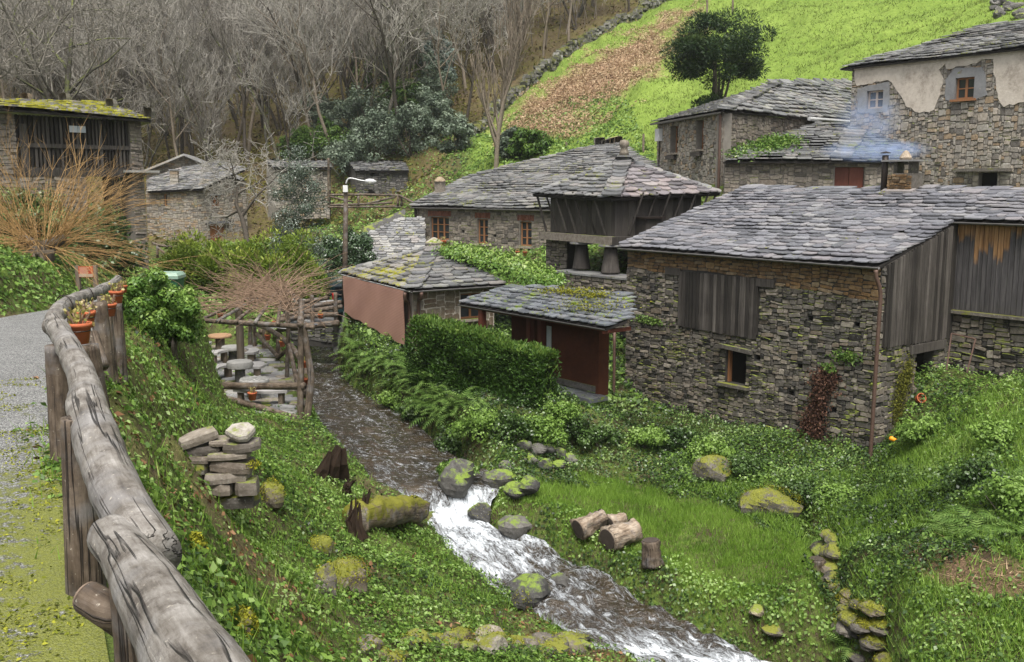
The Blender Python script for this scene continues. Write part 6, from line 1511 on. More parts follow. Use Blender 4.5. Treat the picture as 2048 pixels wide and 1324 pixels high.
def stems(parent, base, top, n, r, mat=None, name='trunk', spread=.3, seed=0):
    rr = random.Random(seed); mb = MB(); base, top = Vector(base), Vector(top)
    for i in range(n):
        e = top + Vector((rr.gauss(0, spread), rr.gauss(0, spread), rr.uniform(-.2, .1)*(top-base).length)); b = base + Vector((rr.gauss(0, r*.8), rr.gauss(0, r*.8), -.15)) if n > 1 else base - UPV*.15
        mb.tube(smooth_path([b, b.lerp(e, .5) + Vector((rr.gauss(0, .08), rr.gauss(0, .08), 0)), e], 3), np.linspace(r, r*.35, 7), 6)
    return mb.build(name, mat or M_bark, parent, True)
def shrub(name, label, cat, base, rad, nleaf, size, mat, zc=None, nclump=40, shape='ell', cr=.34, seed=0, group=None, aspect=.5, nst=3, droop=.15, longit=None, rst=.05, upness=.25, fill=0.0):
    base = Vector(base); t = thing(name, label, cat, base, group); zc = rad[2]*.95 if zc is None else zc; c = base + UPV*zc
    stems(t, base, c + UPV*rad[2]*.2, nst, rst, None, 'trunk' if 'tree' in name else 'stem', rad[0]*.3, seed)
    crown_obj(t, clump_crown(tuple(c), rad, nleaf, size, nclump, shape, cr, aspect, seed, droop, upness, fill, longit), mat, 'crown' if 'tree' in name else 'foliage'); return t
G_ = lambda x, y, dz=0: Vector((x, y, H1(x, y)+dz))
# yew on the meadow
p = PY(1428, 222, 58); p = G_(p.x, p.y); yew = thing('yew_tree', 'dark evergreen yew with several stems standing on the green meadow', 'tree', p)
ytop = PY(1430, 20, p.y); hY = ytop.z - p.z
stems(yew, p, p + UPV*hY*.55, 6, .13, M_bark, 'trunk', .45, 3)
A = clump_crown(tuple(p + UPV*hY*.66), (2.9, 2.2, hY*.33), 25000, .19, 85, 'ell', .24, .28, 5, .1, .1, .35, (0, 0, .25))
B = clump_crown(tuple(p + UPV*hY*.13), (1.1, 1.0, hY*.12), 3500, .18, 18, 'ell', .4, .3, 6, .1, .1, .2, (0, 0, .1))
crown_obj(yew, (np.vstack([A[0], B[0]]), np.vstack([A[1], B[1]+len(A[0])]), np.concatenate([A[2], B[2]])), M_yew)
# conical variegated holly, round camellia, thuja hedge
b = PY(600, 585, 45); b = G_(b.x, b.y); top = PY(598, 315, 45)
hz = top.z - b.z
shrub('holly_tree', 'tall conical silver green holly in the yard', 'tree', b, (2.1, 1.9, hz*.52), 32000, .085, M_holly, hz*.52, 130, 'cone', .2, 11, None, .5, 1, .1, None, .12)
b = PY(700, 575, 40.5); b = G_(b.x, b.y); zc = PY(700, 503, 40.5).z - b.z
shrub('camellia_bush', 'round glossy camellia bush beside the lamp post', 'bush', b, (1.0, .9, 1.0), 12000, .1, mk_leaf('camellia_leaf', [(0, (.012, .03, .012)), (.5, (.035, .07, .025)), (.85, (.09, .13, .07)), (1, (.35, .4, .36))], .05, .22, .5), zc, 60, 'ell', .3, 12, None, .55, 2)
for i, (u, vb, Y, w_, hgt, sd) in enumerate([(400, 560, 40, 1.7, 2.3, 1), (470, 560, 40.5, 1.7, 2.2, 2), (540, 565, 40.5, 1.7, 2.35, 3), (590, 570, 40, 1.3, 2.45, 4)]):
    b = PY(u, vb, Y); b = G_(b.x, b.y); zt_ = PY(u, {0: 480, 1: 488, 2: 478, 3: 468}[i], Y).z
    hh = (zt_-b.z)/2
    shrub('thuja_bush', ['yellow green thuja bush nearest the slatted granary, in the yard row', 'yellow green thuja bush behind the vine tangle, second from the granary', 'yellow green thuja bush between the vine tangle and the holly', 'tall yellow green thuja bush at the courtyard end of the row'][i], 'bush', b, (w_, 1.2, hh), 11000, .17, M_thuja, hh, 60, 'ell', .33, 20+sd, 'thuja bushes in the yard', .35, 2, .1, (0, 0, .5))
# clipped hedge on the stream wall
ha, hb = PZ(856, 757, -6), PZ(1088, 806, -6.05); hd = (hb-ha); hd.z = 0; hl = hd.length; hd.normalize(); hn = Vector((hd.y, -hd.x, 0))
hg = thing('clipped_hedge', 'dense dark green clipped hedge along the stream wall before the lean-to', 'hedge', (ha+hb)/2)
n = 38000; a = rng.random(n)*(hl+.5)-.25; za = PZ(860, 636, 0); ztl, ztr = PY(860, 644, ha.y-.3).z, PY(1095, 712, hb.y-.1).z
side = rng.random(n); wd_ = .44; tpz = ztl + (ztr-ztl)*np.clip(a/hl, 0, 1) + (fbm(a, a*0+3, 1.5, 7, 3)-.45)*.3
botz = -6.15
front = side < .42; backf = (side >= .42) & (side < .55); topm = side >= .55
lat = np.where(front, wd_, np.where(backf, -wd_, rng.uniform(-wd_, wd_, n))); zz_ = np.where(topm & (rng.random(n) < .75), tpz, botz + (tpz-botz)*rng.random(n))
edge = np.clip((tpz-zz_)/.35, 0, 1); lat = np.where(np.abs(lat) > wd_*.9, lat*(.72+.28*edge**.5), lat)
bulge = (fbm(a, zz_, 1.6, 17, 3)-.45)*.7; lat = lat + np.sign(lat)*bulge + rng.standard_normal(n)*.05
endr = np.clip(a, 0, hl); P = np.array(tuple(ha))[None, :]*[1, 1, 0] + np.outer(a, tuple(hd)) + np.outer(lat, tuple(hn)) ; P[:, 2] = zz_ + rng.standard_normal(n)*.05
No = np.outer(np.sign(lat)*(~topm), tuple(hn)) + np.outer(topm*1.0 + .3, (0, 0, 1)) + .5*rng.standard_normal((n, 3))
T = No*.6 + np.array([0, 0, .5]) + .6*rng.standard_normal((n, 3)); Nn = np.cross(T, rng.standard_normal((n, 3)))
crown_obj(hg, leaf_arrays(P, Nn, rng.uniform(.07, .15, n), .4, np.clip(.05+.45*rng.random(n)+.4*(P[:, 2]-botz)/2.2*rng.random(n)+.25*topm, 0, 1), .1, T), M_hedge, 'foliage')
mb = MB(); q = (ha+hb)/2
mb.prism([ha - hn*.26 - UPV*.1, hb - hn*.26 - UPV*.1, Vector((hb.x, hb.y, ztr-.2)) - hn*.26, Vector((ha.x, ha.y, ztl-.2)) - hn*.26], hn*.52); mb.build('dark_core', mk_plain('hedge_dark_core', (.012, .02, .008), .95, .05), hg)  # filler block behind the leaves, inner shade put into its dark colour
# brambles and weed clumps on the banks
for i, (u, v, w_, hh, mt) in enumerate([(905, 905, .7, .45, 0), (960, 890, .75, .5, 1), (1020, 880, .7, .5, 0), (1085, 885, .7, .45, 1), (1150, 895, .65, .45, 0), (1120, 850, .6, .35, 1), (1200, 900, .6, .35, 0), (1290, 900, .7, .35, 1), (1350, 900, .75, .4, 0), (1420, 930, .8, .45, 1), (1470, 955, .7, .4, 0), (830, 860, .6, .5, 0), (790, 830, .6, .5, 1), (1610, 1010, .6, .4, 0), (1680, 1010, .7, .4, 1), (1850, 880, .7, .4, 1), (1950, 990, .8, .5, 0), (2010, 1030, .8, .5, 1), (1990, 900, .6, .4, 1)]):
    b = hit(u, v); shrub('bramble_clump', 'low bramble and weed clump on the bank ' + ('above the waterfall pool' if u < 1240 else 'at the foot of the barn wall' if u < 1700 else 'of the slope below the boarded wing'), 'shrub', b, (w_, w_*.7, hh), 2600, .075, [M_ivy, M_cover][mt], hh*.5, 26, 'dome', .4, 300+i, 'bramble clumps ' + ('by the pool' if u < 1240 else 'by the barn' if u < 1700 else 'by the wing'), .65, 3, .15, None, .02)
# bushes by the rail, in the yard and below the granary
b = PY(285, 690, 15.5); b = G_(b.x, b.y); zz1 = PY(285, 612, 15.5).z - b.z
shrub('broadleaf_bush', 'bright green broad-leaved bush beside the log rail and flower pots', 'bush', b, (.55, .6, .52), 15000, .065, M_laurel, zz1, 60, 'ell', .32, 31, None, .55, 4)
b = PY(345, 690, 17.5); b = G_(b.x, b.y); zz1 = PY(345, 632, 17.5).z - b.z
shrub('broadleaf_bush', 'green broad-leaved bush between the rail bush and the pergola', 'bush', b, (.55, .6, .52), 12000, .07, M_laurel, zz1, 50, 'ell', .34, 32, None, .55, 4)
b = PY(200, 560, 28); b = G_(b.x, b.y)
shrub('dark_bush', 'dark green bush under the slatted granary behind the sign', 'bush', b, (1.5, 1.2, 1.05), 14000, .11, M_ivy, 1.0, 50, 'ell', .35, 33, None, .6, 3)
b = PY(30, 540, 29); b = G_(b.x, b.y)
shrub('dark_bush', 'dark ivy covered bush behind the orange willow', 'bush', b, (2.0, 1.2, 1.0), 12000, .1, M_ivy, .9, 50, 'ell', .35, 34, None, .6, 3)
# creeper spilling over the shed roof
def creeper(name, label, pts, w, n, size, mat, seed, hgt=.4, cat='creeper'):
    r = np.random.default_rng(seed); p = resamp(np.array([tuple(q) for q in pts]), 40); i = r.integers(0, 39, n); t = r.random(n)[:, None]
    c = p[i]*(1-t)+p[i+1]*t; ww = w*(1-.5*np.abs(i/39-.4)); off = r.standard_normal((n, 3))*np.array([.5, .5, .18])*ww[:, None]; off[:, 2] = np.abs(off[:, 2])*hgt/.18*.5 + .08
    N = off*np.array([1, 1, 2]) + .5*r.standard_normal((n, 3)); N[:, 2] = np.abs(N[:, 2]); rn = np.clip(.3+.4*r.random(n)+off[:, 2]*.6, 0, 1)
    V, Fq, R = leaf_arrays(c+off, N, r.uniform(.6, 1.3, n)*size, .5, rn); t = thing(name, label, cat, tuple(p[0])); crown_obj(t, (V, Fq, R), mat, 'foliage')
    mb = MB(); mb.tube(p[::3] + np.array([0, 0, .06]), .03, 5); mb.build('stem', M_bark, t, True)
creeper('climbing_shrub', 'light green creeper spilling over the shed roof towards the granary', [p2.px(905, 515) + UPV*.05, p2.px(960, 530) + UPV*.1, PY(1020, 548, 35.6), PY(1070, 562, 34.6), PY(1095, 575, 33.8)], .85, 17000, .13, M_laurel, 41, .5)
# pale upright tree below the meadow, spreading tree behind the granary, gnarled tree, others
b = G_(*PY(992, 336, 62).xy); t_ = tree_proto(71, M_bark_pale, M_bark_pale, .022, h=8.3, spread=.32, levels=3, nmain=22, kids=(6, 5), lenf=(.5, .5, .5), r0=.17, up=1.3, first=.12, bend=.06)
put_tree('upright_tree', t_, b, 1.0, 0, 'slender pale bare tree with upswept branches below the bracken slope')
b = G_(*PY(122, 260, 46).xy); t_ = tree_proto(78, M_bark_moss, M_twig_dark, .013, h=8.0, spread=.6, levels=4, nmain=9, kids=(6, 5, 4), lenf=(.62, .5, .5, .5), r0=.17, up=.45, first=.2, bend=.17, multi=3)
big = put_tree('spreading_tree', t_, (b.x, b.y, PY(122, 205, 46).z - 3.2), 1.15, 1.0, 'large spreading bare tree with lichened limbs behind the slatted granary')
b = G_(*PY(495, 470, 52).xy); t_ = tree_proto(83, M_bark, M_twig, .012, h=4.6, spread=.85, levels=4, nmain=8, kids=(6, 5, 4), lenf=(.75, .55, .5, .5), r0=.16, up=.2, first=.3, bend=.25)
put_tree('gnarled_tree', t_, (b.x, b.y, PY(497, 478, 52).z), 1.0, 2.0, 'gnarled bare fruit tree in front of the far gabled house')
# evergreen shrubs on the slope in the middle distance
EV = [(700, 330, 79, 2.6, 2.2), (760, 315, 80, 2.6, 2.3), (650, 325, 82, 2.4, 2.0), (820, 300, 78, 2.4, 2.2), (740, 280, 86, 2.6, 2.4), (800, 265, 88, 2.3, 2.4), (860, 285, 80, 2.0, 2.4), (690, 290, 88, 2.3, 2.2), (600, 318, 86, 2.2, 1.7), (870, 250, 88, 2.0, 3.0), (905, 300, 74, 1.5, 1.6), (1060, 325, 62, 1.3, .95), (1025, 322, 63, 1.0, .9), (640, 290, 92, 2.2, 2.2), (780, 235, 96, 2.4, 3.0)]
EL_ = ['blue green evergreen shrub crowding the slope above the small dark hut', 'blue green evergreen shrub crowding the slope above the small dark hut']
for i, (u, v, Y, w_, hh) in enumerate(EV):
    b = G_(*PY(u, v, Y).xy)
    lab = 'blue green evergreen shrub in the thicket above the two huts' if i not in (11, 12, 10) else ['dark bush beside the foot of the slender pale tree, uphill', 'low dark bush between the pale tree and the long house roof', 'small dark bush touching the pale tree trunk'][i-10]
    shrub('evergreen_shrub', lab, 'shrub', b, (w_, w_*.8, hh), 4600, .23, [M_blue, M_blue, M_hedge][i % 3], hh*.9, 40, 'ell', .3, 50+i, 'evergreen shrubs on the slope' if i not in (10, 11, 12) else None, .5, 3, .15, None, .08)
b = G_(*PY(870, 215, 92).xy)
shrub('eucalyptus_tree', 'young blue leaved eucalyptus among the bare trees near the dry stone wall', 'tree', b, (1.9, 1.6, 2.7), 6000, .3, mk_leaf('eucalyptus_leaf', [(0, (.06, .09, .07)), (.6, (.16, .21, .18)), (1, (.3, .36, .32))], .2), 4.2, 26, 'ell', .34, 77, None, .4, 2, .2, None, .1)
# ivy clad trunks in the wood
for u, v, Y in ((708, 150, 98), (735, 165, 97), (835, 190, 92)):
    b = G_(*PY(u, v, Y).xy); t = thing('ivy_clad_tree', 'slim bare tree with ivy wrapped trunk among the hillside trees', 'tree', b, 'ivy clad trees'); hh = 9.5
    mb = MB(); mb.tube([b - UPV*.3, b + Vector((.2, 0, hh*.5)), b + Vector((.1, .2, hh))], [.16, .11, .03], 6); mb.build('trunk', M_bark, t, True)
    nl = 2600; zz_ = rng.random(nl)*hh*.75; a = rng.random(nl)*6.28; rr_ = .22+.2*rng.random(nl); P = np.stack([b.x+.25*zz_/hh+np.cos(a)*rr_, b.y+np.sin(a)*rr_, b.z+zz_], 1); N = np.stack([np.cos(a), np.sin(a), .4+0*a], 1)+.4*rng.standard_normal((nl, 3))
    crown_obj(t, leaf_arrays(P, N, rng.uniform(.15, .3, nl), .7), mk_leaf('trunk_ivy', [(0, (.04, .07, .015)), (1, (.16, .22, .05))], .2) if u == 708 else bpy.data.materials['trunk_ivy'], 'ivy')
# orange willow
b = PY(85, 500, 23.5); wl = thing('orange_willow', 'pollarded willow with a fan of orange shoots before the slatted granary', 'tree', G_(b.x, b.y))
base = Vector((b.x, b.y, b.z)); r = random.Random(5)
mb = MB(); g0 = H1(b.x, b.y); mb.tube([Vector((b.x, b.y, g0-.2)), base - UPV*.2, base + UPV*.12], [.24, .26, .3], 9, .12); mb.tube([base, base + Vector((-.5, 0, .3))], [.2, .1], 7, .1); mb.tube([base, base + Vector((.5, .1, .3))], [.2, .1], 7, .1); mb.build('trunk', M_bark, wl, True)
VV, FF, n0 = [], [], 0
def shoot(p, d, L, rad, bend, n=6, lev=0):
    global n0
    pts = [p]; 
    for i in range(n):
        d = (d + bend/n + Vector((r.gauss(0, .06), r.gauss(0, .06), r.gauss(0, .05)))).normalized(); pts.append(pts[-1] + d*L/n)
    V, Fc = tube(pts, np.linspace(rad, rad*.25, n+1), 3, 0, False); VV.append(V); FF.extend([[q+n0 for q in f] for f in Fc]); n0 += len(V)
    if lev < 2:
        for k in range(5 if lev == 0 else 2):
            i = r.randint(1, n-1); dd = (pts[i+1]-pts[i]).normalized(); sd = Vector((r.gauss(0, 1), r.gauss(0, 1), r.gauss(.2, .6))).normalized(); shoot(pts[i], (dd + sd*.55).normalized(), L*r.uniform(.3, .55), rad*.55, Vector((0, 0, -.25)), 4, lev+1)
for i in range(170):
    a = r.uniform(0, 2*math.pi); e = r.uniform(-.25, 1.25); p = base + Vector((math.cos(a)*.32*r.random()*1.6, math.sin(a)*.25, r.uniform(-.1, .25)))
    d = Vector((math.cos(a)*math.cos(e), math.sin(a)*math.cos(e)*.8, math.sin(e))); shoot(p, d, r.uniform(1.4, 2.9), r.uniform(.006, .013), Vector((d.x*.3, d.y*.3, -.55 if e < .5 else -.15)))
obj('crown', np.vstack(VV), np.array(FF), M_willow, wl)
for k in (-.22, .02, .28):
    mb = MB(); mb.tube([Vector((b.x+k*.6, b.y-.45, base.z-.02)), Vector((b.x+k*1.1, b.y-.55, H1(b.x+k, b.y-.55)-.2))], .045, 7); mb.solo('willow_prop', M_pole, 'short wooden prop standing under the orange willow head', 'post', 'props under the willow', rnd=.5)
mb = MB(); mb.box(base + Vector((0, -.45, -.02)), (.5, 0, .02), (0, .05, 0), (0, 0, .04)); mb.solo('willow_crosspiece', M_pole, 'wooden crosspiece resting on the props under the willow', 'beam', rnd=.3)
# ------------------------------------------------------------------ logs and the rail beside the road
def mk_log(name, stops, dark=.8, moss=0):
    s = NT(name); gu, gw, gl = s.attr('gu'), s.attr('gw'), s.attr('gl')
    v = s.n('ShaderNodeCombineXYZ', {0: gu, 1: gw, 2: s.mth('MULTIPLY', gl, .12)}).outputs[0]
    g = s.noise(30, 6, .7, v, .2); b = s.noise(5, 5, .65); sp = s.noise(38, 3, .6)
    c = s.ramp(s.mth('ADD', s.mth('MULTIPLY', g, .5), s.mth('MULTIPLY', b, .5)), stops)
    pl_ = s.step(s.noise(3.2, 4, .6), .52, .66); c = s.mix(s.mth('MULTIPLY', pl_, .55), c, (.19, .185, .185))
    dk = s.step(s.noise(7, 6, .75), .54, .66); c = s.mix(s.mth('MULTIPLY', dk, .75), c, (.06, .048, .04))
    c = s.mix(s.mth('MULTIPLY', s.step(sp, .66, .72), .5), c, (.5, .46, .38))
    v2 = s.n('ShaderNodeCombineXYZ', {0: gu, 1: gw, 2: s.mth('MULTIPLY', gl, .03)}).outputs[0]
    cr = s.mth('ABSOLUTE', s.mth('SUBTRACT', s.noise(11, 3, .6, v2, .1), .5)); ck = s.mth('MULTIPLY', s.mth('SUBTRACT', 1.0, s.step(cr, .003, .014)), s.step(s.noise(1.1, 2), .4, .5))
    c = s.mix(s.mth('MULTIPLY', ck, dark), c, (.012, .01, .009))
    if moss: c = s.mix(s.step(s.mth('ADD', s.noise(2.5, 6, .75), s.mth('MULTIPLY', s.nz(), .15)), .6-.2*moss, .68-.2*moss), c, s.mix(s.noise(30, 3), (.06, .065, .01), (.22, .21, .02)))
    h = s.mth('SUBTRACT', s.mth('ADD', s.mth('MULTIPLY', g, .4), s.mth('MULTIPLY', b, .5)), s.mth('MULTIPLY', ck, 1.2))
    return s.end(c, .72, .3, s.bump(h, .9, .02))
M_rail = mk_log('rail_log', [(.34, (.036, .031, .026)), (.45, (.12, .106, .09)), (.56, (.215, .2, .18)), (.68, (.36, .34, .315))])
M_postlog = mk_log('post_log', [(.34, (.022, .015, .01)), (.48, (.085, .062, .043)), (.6, (.16, .125, .093)), (.72, (.25, .21, .165))])
def log_mesh(path, rad, n=18, seg=.05, amp=.1, seed=0):
    P = np.asarray([tuple(p) for p in path], float); s_ = np.concatenate([[0], np.cumsum(np.linalg.norm(np.diff(P, axis=0), axis=1))]); m = max(4, int(s_[-1]/seg))
    q = np.linspace(0, s_[-1], m); Q = np.stack([np.interp(q, s_, P[:, k]) for k in range(3)], 1); R0 = np.interp(q, np.linspace(0, s_[-1], len(rad)), rad) if not np.isscalar(rad) else np.full(m, rad)
    T = unit(np.gradient(Q, axis=0)); up = np.array([0, 0, 1.0]) if abs(T[0][2]) < .8 else np.array([1.0, 0, 0]); A = unit(np.cross(T, up)); B = np.cross(A, T); ang = np.arange(n)*2*math.pi/n
    ca, sa = np.cos(ang), np.sin(ang); LL = np.repeat(q[:, None], n, 1)
    nz_ = fbm(ca[None]*1.2+LL*2.1+seed*7, sa[None]*1.2+LL*1.3, 1.0, seed, 3)-.45 + .35*(fbm(ca[None]*3+LL*6, sa[None]*3+LL*4, 1.5, seed+5, 2)-.37)
    r = R0[:, None]*(1+amp*2*nz_)
    V = Q[:, None]+r[..., None]*(ca[None, :, None]*A[:, None]+sa[None, :, None]*B[:, None])
    Fc = [[i*n+k, i*n+(k+1) % n, (i+1)*n+(k+1) % n, (i+1)*n+k] for i in range(m-1) for k in range(n)] + [list(range(n))[::-1], [(m-1)*n+k for k in range(n)]]
    at = dict(gu=(ca[None]*R0[:, None]).ravel()+seed*.7, gw=(sa[None]*R0[:, None]).ravel(), gl=LL.ravel())
    return V.reshape(-1, 3), Fc, at
def log(name, path, rad, parent, mat=None, seed=0, n=18, seg=.05, amp=.1):
    V, Fc, at = log_mesh(path, rad, n, seg, amp, seed); return obj(name, V, Fc, mat or M_rail, parent, True, None, at)
rail = thing('log_rail_fence', 'thick weathered log handrail on stout posts along the mossy road', 'fence', (RAILP[5][0], RAILP[5][1], -1.95))
RY = lambda L: smooth_path([PY(*q) for q in L], 8)
log('handrail', RY([(470, 1480, 1.62), (395, 1350, 1.95), (330, 1235, 2.38), (262, 1125, 2.95), (222, 1072, 3.25)]), [.1, .096, .092, .085, .076], rail, M_rail, 1, 24, .02, .1)
log('handrail', RY([(310, 1110, 3.12), (262, 1040, 3.4), (225, 965, 3.75), (195, 880, 4.25), (176, 820, 4.7), (172, 800, 4.9), (168, 765, 5.4), (150, 720, 6.0), (124, 672, 6.9), (108, 645, 7.6)]), [.09, .096, .1, .098, .086, .08, .08, .076, .08, .074], rail, M_rail, 2, 24, .02, .11)
log('handrail', RY([(104, 652, 7.5), (112, 632, 8.1), (128, 613, 9.2), (150, 600, 10.2), (170, 592, 11.2), (196, 585, 12.6)]), [.074, .078, .076, .074, .08, .07], rail, M_rail, 3, 18, .04, .12)
log('handrail', RY([(186, 590, 12.2), (205, 578, 13.4), (220, 572, 14.4), (236, 560, 15.8)]), [.07, .075, .07, .075], rail, M_rail, 4, 16, .05, .14)
def post(top, dz, r, seed, lean=(0, 0), mat=None):
    top = Vector(top); g = Vector((top.x+lean[0], top.y+lean[1], top.z-dz)); log('post', [top, top.lerp(g, .5), g], [r*.9, r, r*1.08], rail, mat or M_postlog, seed, 14, .04, .09)
post(PY(158, 835, 4.42), 1.15, .085, 11, (-.03, .0)); post(PY(268, 1160, 2.8), 1.1, .08, 12, (.02, .02)); post(PY(118, 690, 6.6), 1.1, .1, 13)
post(PY(163, 692, 8.0), .7, .06, 14, (.03, 0)); post(PY(183, 690, 8.2), .75, .065, 15, (.03, .1)); post(PY(198, 604, 9.5), 1.1, .085, 16, (.03, 0)); post(PY(208, 592, 10.4), 1.1, .075, 17, (.02, 0)); post(PY(228, 606, 11.6), 1.0, .1, 18, (0, 0)); post(PY(144, 612, 9.9), .9, .06, 19); post(PY(238, 580, 15.4), .9, .09, 20)
log('brace', [PY(184, 668, 8.7), PY(203, 735, 8.5)], [.055, .065], rail, M_postlog, 21, 12, .05, .1)
lg_ = thing('cut_log', 'short sawn log lying under the near end of the handrail', 'log', PY(195, 1250, 2.9)); log('bark', [PY(176, 1195, 3.05), PY(225, 1225, 3.0), PY(260, 1250, 3.05)], [.055, .058, .058], lg_, M_postlog, 22, 22, .02, .05); q_ = (PY(176, 1195, 3.05)-PY(225, 1225, 3.0)).normalized(); mb = MB(); mb.lathe(PY(176, 1195, 3.05) + q_*.004, [(.052, 0), (.05, .008), (.025, .012), (0, .01)], 20, q_); mb.build('cut_face', mk_plain('old_cut', (.16, .12, .09), .85, .2, 0, .45, 20), lg_)
mb = MB(); c0 = PY(128, 614, 9.15)
for (u, v, Y, r_) in ((128, 612, 9.2, .1), (172, 591, 11.3, .1)):
    i = (u, v); q = PY(u, v, Y); mb = MB(); d_ = Vector((.35, 1, 0)).normalized() if Y > 7 else Vector((-.45, 1, 0)).normalized(); pts = [q + (Vector((d_.y, -d_.x, 0))*math.cos(a) + UPV*math.sin(a))*r_ for a in np.linspace(0, 2*math.pi, 17)]; mb.tube(pts, .006, 5); mb.build('wire_tie', M_iron, rail)
# flower pots
M_petal = mk_leaf('pot_leaf', [(0, (.2, .13, .05)), (.5, (.3, .3, .08)), (1, (.42, .32, .2))], .2)
def pot(c, d, label, group=None, green=.5, wire=True, seed=0):
    c = Vector(c); t = thing('flower_pot', label, 'flower pot', c, group); r = d/2; h = d*.86
    mb = MB(); mb.lathe(c, [(r*.66, 0), (r*.92, h*.8), (r*1.0, h*.81), (r*1.02, h), (r*.93, h), (r*.9, h*.86), (0, h*.84)], 20); mb.build('pot', M_terra, t, True)
    rr = np.random.default_rng(seed); n = 46; a = rr.random(n)*6.28; q = rr.random(n)*r*.95; z = h + rr.random(n)*d*.55
    P = np.stack([c.x+np.cos(a)*q*1.1, c.y+np.sin(a)*q*1.1, c.z+z], 1); V, Fq, R = leaf_arrays(P, rr.standard_normal((n, 3))+np.array([0, 0, .6]), rr.uniform(.13, .26, n)*d*1.1, .8, np.clip(rr.random(n)*.6+green*.4, 0, 1)); obj('leaves', V, Fq, M_petal, t, False, R)
    mb = MB()
    for k in range(9):
        a = rr.random()*6.28; e = c + Vector((math.cos(a)*r*.9, math.sin(a)*r*.9, h+d*(.3+.3*rr.random()))); mb.tube([c + Vector((math.cos(a)*r*.3, math.sin(a)*r*.3, h*.8)), e], .012*d*2.5, 4)
    mb.build('plant_stems', M_vine, t)
    if wire:
        mb = MB(); mb.tube([c + Vector((math.cos(a)*r*.86, math.sin(a)*r*.86, h*.62)) for a in np.linspace(0, 2*math.pi, 19)], .004+.01*d*.4, 5); mb.build('wire_ring', M_iron, t)
    return t
for i, (u, vt_, vb_, w_, Y, lab) in enumerate([(160, 647, 687, 50, 7.4, 'terracotta pot with dry plant hung at the bend of the handrail'), (173, 622, 655, 39, 9.0, 'terracotta pot with fresh yellow green plant behind the first rail pot'), (219, 606, 632, 30, 10.0, 'terracotta pot hung low on the outer rail post'), (234, 582, 606, 29, 11.2, 'brown pot with flowers hung high near the far rail end'), (247, 571, 585, 17, 14.4, 'small pot at the far end of the handrail')]):
    d = w_/F*Y; c = PY(u, vb_, Y); pot(c, d, lab, None, .3 if i != 1 else .9, True, i)
    mb = MB(); 
# ------------------------------------------------------------------ slabs, rocks, stumps
def slab_mesh(seed, n=10):
    r = np.random.default_rng(seed); th = (np.arange(n)+r.uniform(-.3, .3, n))*2*math.pi/n; p = 9; c, s = np.cos(th), np.sin(th); q = (np.abs(c)**p+np.abs(s)**p)**(-1/p)*r.uniform(.88, 1.02, n)
    V = [(a*.97, b*.97, -.5) for a, b in zip(.5*q*c, .5*q*s)] + [(a, b, .1*r.uniform(-1, 1)) for a, b in zip(.5*q*c, .5*q*s)] + [(a*.93, b*.93, .5+.1*r.uniform(-1, 1)) for a, b in zip(.5*q*c, .5*q*s)]
    Fc = [list(range(n))[::-1], list(range(2*n, 3*n))] + [[k*n+i, k*n+(i+1) % n, (k+1)*n+(i+1) % n, (k+1)*n+i] for k in range(2) for i in range(n)]
    return np.array(V), Fc
def slab(parent, c, size, yaw, tilt=(0, 0), mat=None, name='stone', seed=0, rnd=None):
    V, Fc = slab_mesh(seed); M = (Matrix.Translation(c) @ Euler((tilt[0], tilt[1], yaw)).to_matrix().to_4x4() @ Matrix.Diagonal((*size, 1)))
    A = np.array(M); V = V @ A[:3, :3].T + A[:3, 3]; return obj(name, V, Fc, mat or M_stone_barn, parent, False, random.random() if rnd is None else rnd)
def HP(u, v, d=0.0):
    p = hit(u, v); return PY(u, v, p.y-d)
def rock_arrays(c, rad, seed, n=17, m=11, flat=.35, rough=.33):
    r = np.random.default_rng(seed); th = np.linspace(0, 2*math.pi, n, endpoint=False); ph = np.linspace(0, math.pi, m+1)[1:-1]; T, Ph = np.meshgrid(th, ph)
    D = np.stack([np.cos(T)*np.sin(Ph), np.sin(T)*np.sin(Ph), np.cos(Ph)], 2).reshape(-1, 3); D = np.vstack([D, [[0, 0, 1], [0, 0, -1]]])
    R = np.ones(len(D))
    for k in range(9):        # cut planes give facets
        a = unit(r.standard_normal(3)); dd = D @ a; lim = r.uniform(.55, .9); R = np.minimum(R, np.where(dd > .05, lim/np.maximum(dd, .05), 9))
    R = np.clip(R, .4, 1)*(1 + .22*(fbm(D[:, 0]*2+seed, D[:, 1]*2+D[:, 2]*1.7, 1.0, seed % 17, 4)-.47) + r.uniform(-.025, .025, len(D))); V = D*R[:, None]*np.array(rad) + np.array(tuple(c))
    Fc = []; k = len(ph)
    for i in range(k-1):
        for j in range(n): Fc.append([i*n+j, (i+1)*n+j, (i+1)*n+(j+1) % n, i*n+(j+1) % n])
    t, b = k*n, k*n+1
    for j in range(n): Fc.append([t, j, (j+1) % n]); Fc.append([b, (k-1)*n+(j+1) % n, (k-1)*n+j])
    return V, Fc
def rock(c, rad, label, seed, mat=None, group=None, name='rock', cat='rock', smooth=False, moss=0):
    V, Fc = rock_arrays(c, rad, seed)
    if not moss: return solo(name, V, Fc, mat or M_rock, label, cat, group, None, smooth, random.random())
    t = thing(name, label, cat, (c[0], c[1], c[2]-rad[2]), group); obj('body', V, Fc, mat or M_rock, t, smooth, random.random())
    tuft(t, c, rad, moss); return t
def tuft(t, c, rad, n, mat=None, name='moss', size=.024, up=.0):
    d = unit(rng.standard_normal((n*3, 3))); d = d[d[:, 2] > up][:n]; P = np.array(tuple(c)) + d*np.array(rad)*(.92+.14*rng.random((len(d), 1))); V, Fq, R = leaf_arrays(P, d+.5*rng.standard_normal(d.shape), rng.uniform(.6, 1.4, len(d))*size, .7); return obj(name, V, Fq, mat or M_moss, t, False, R, None, 'stuff')
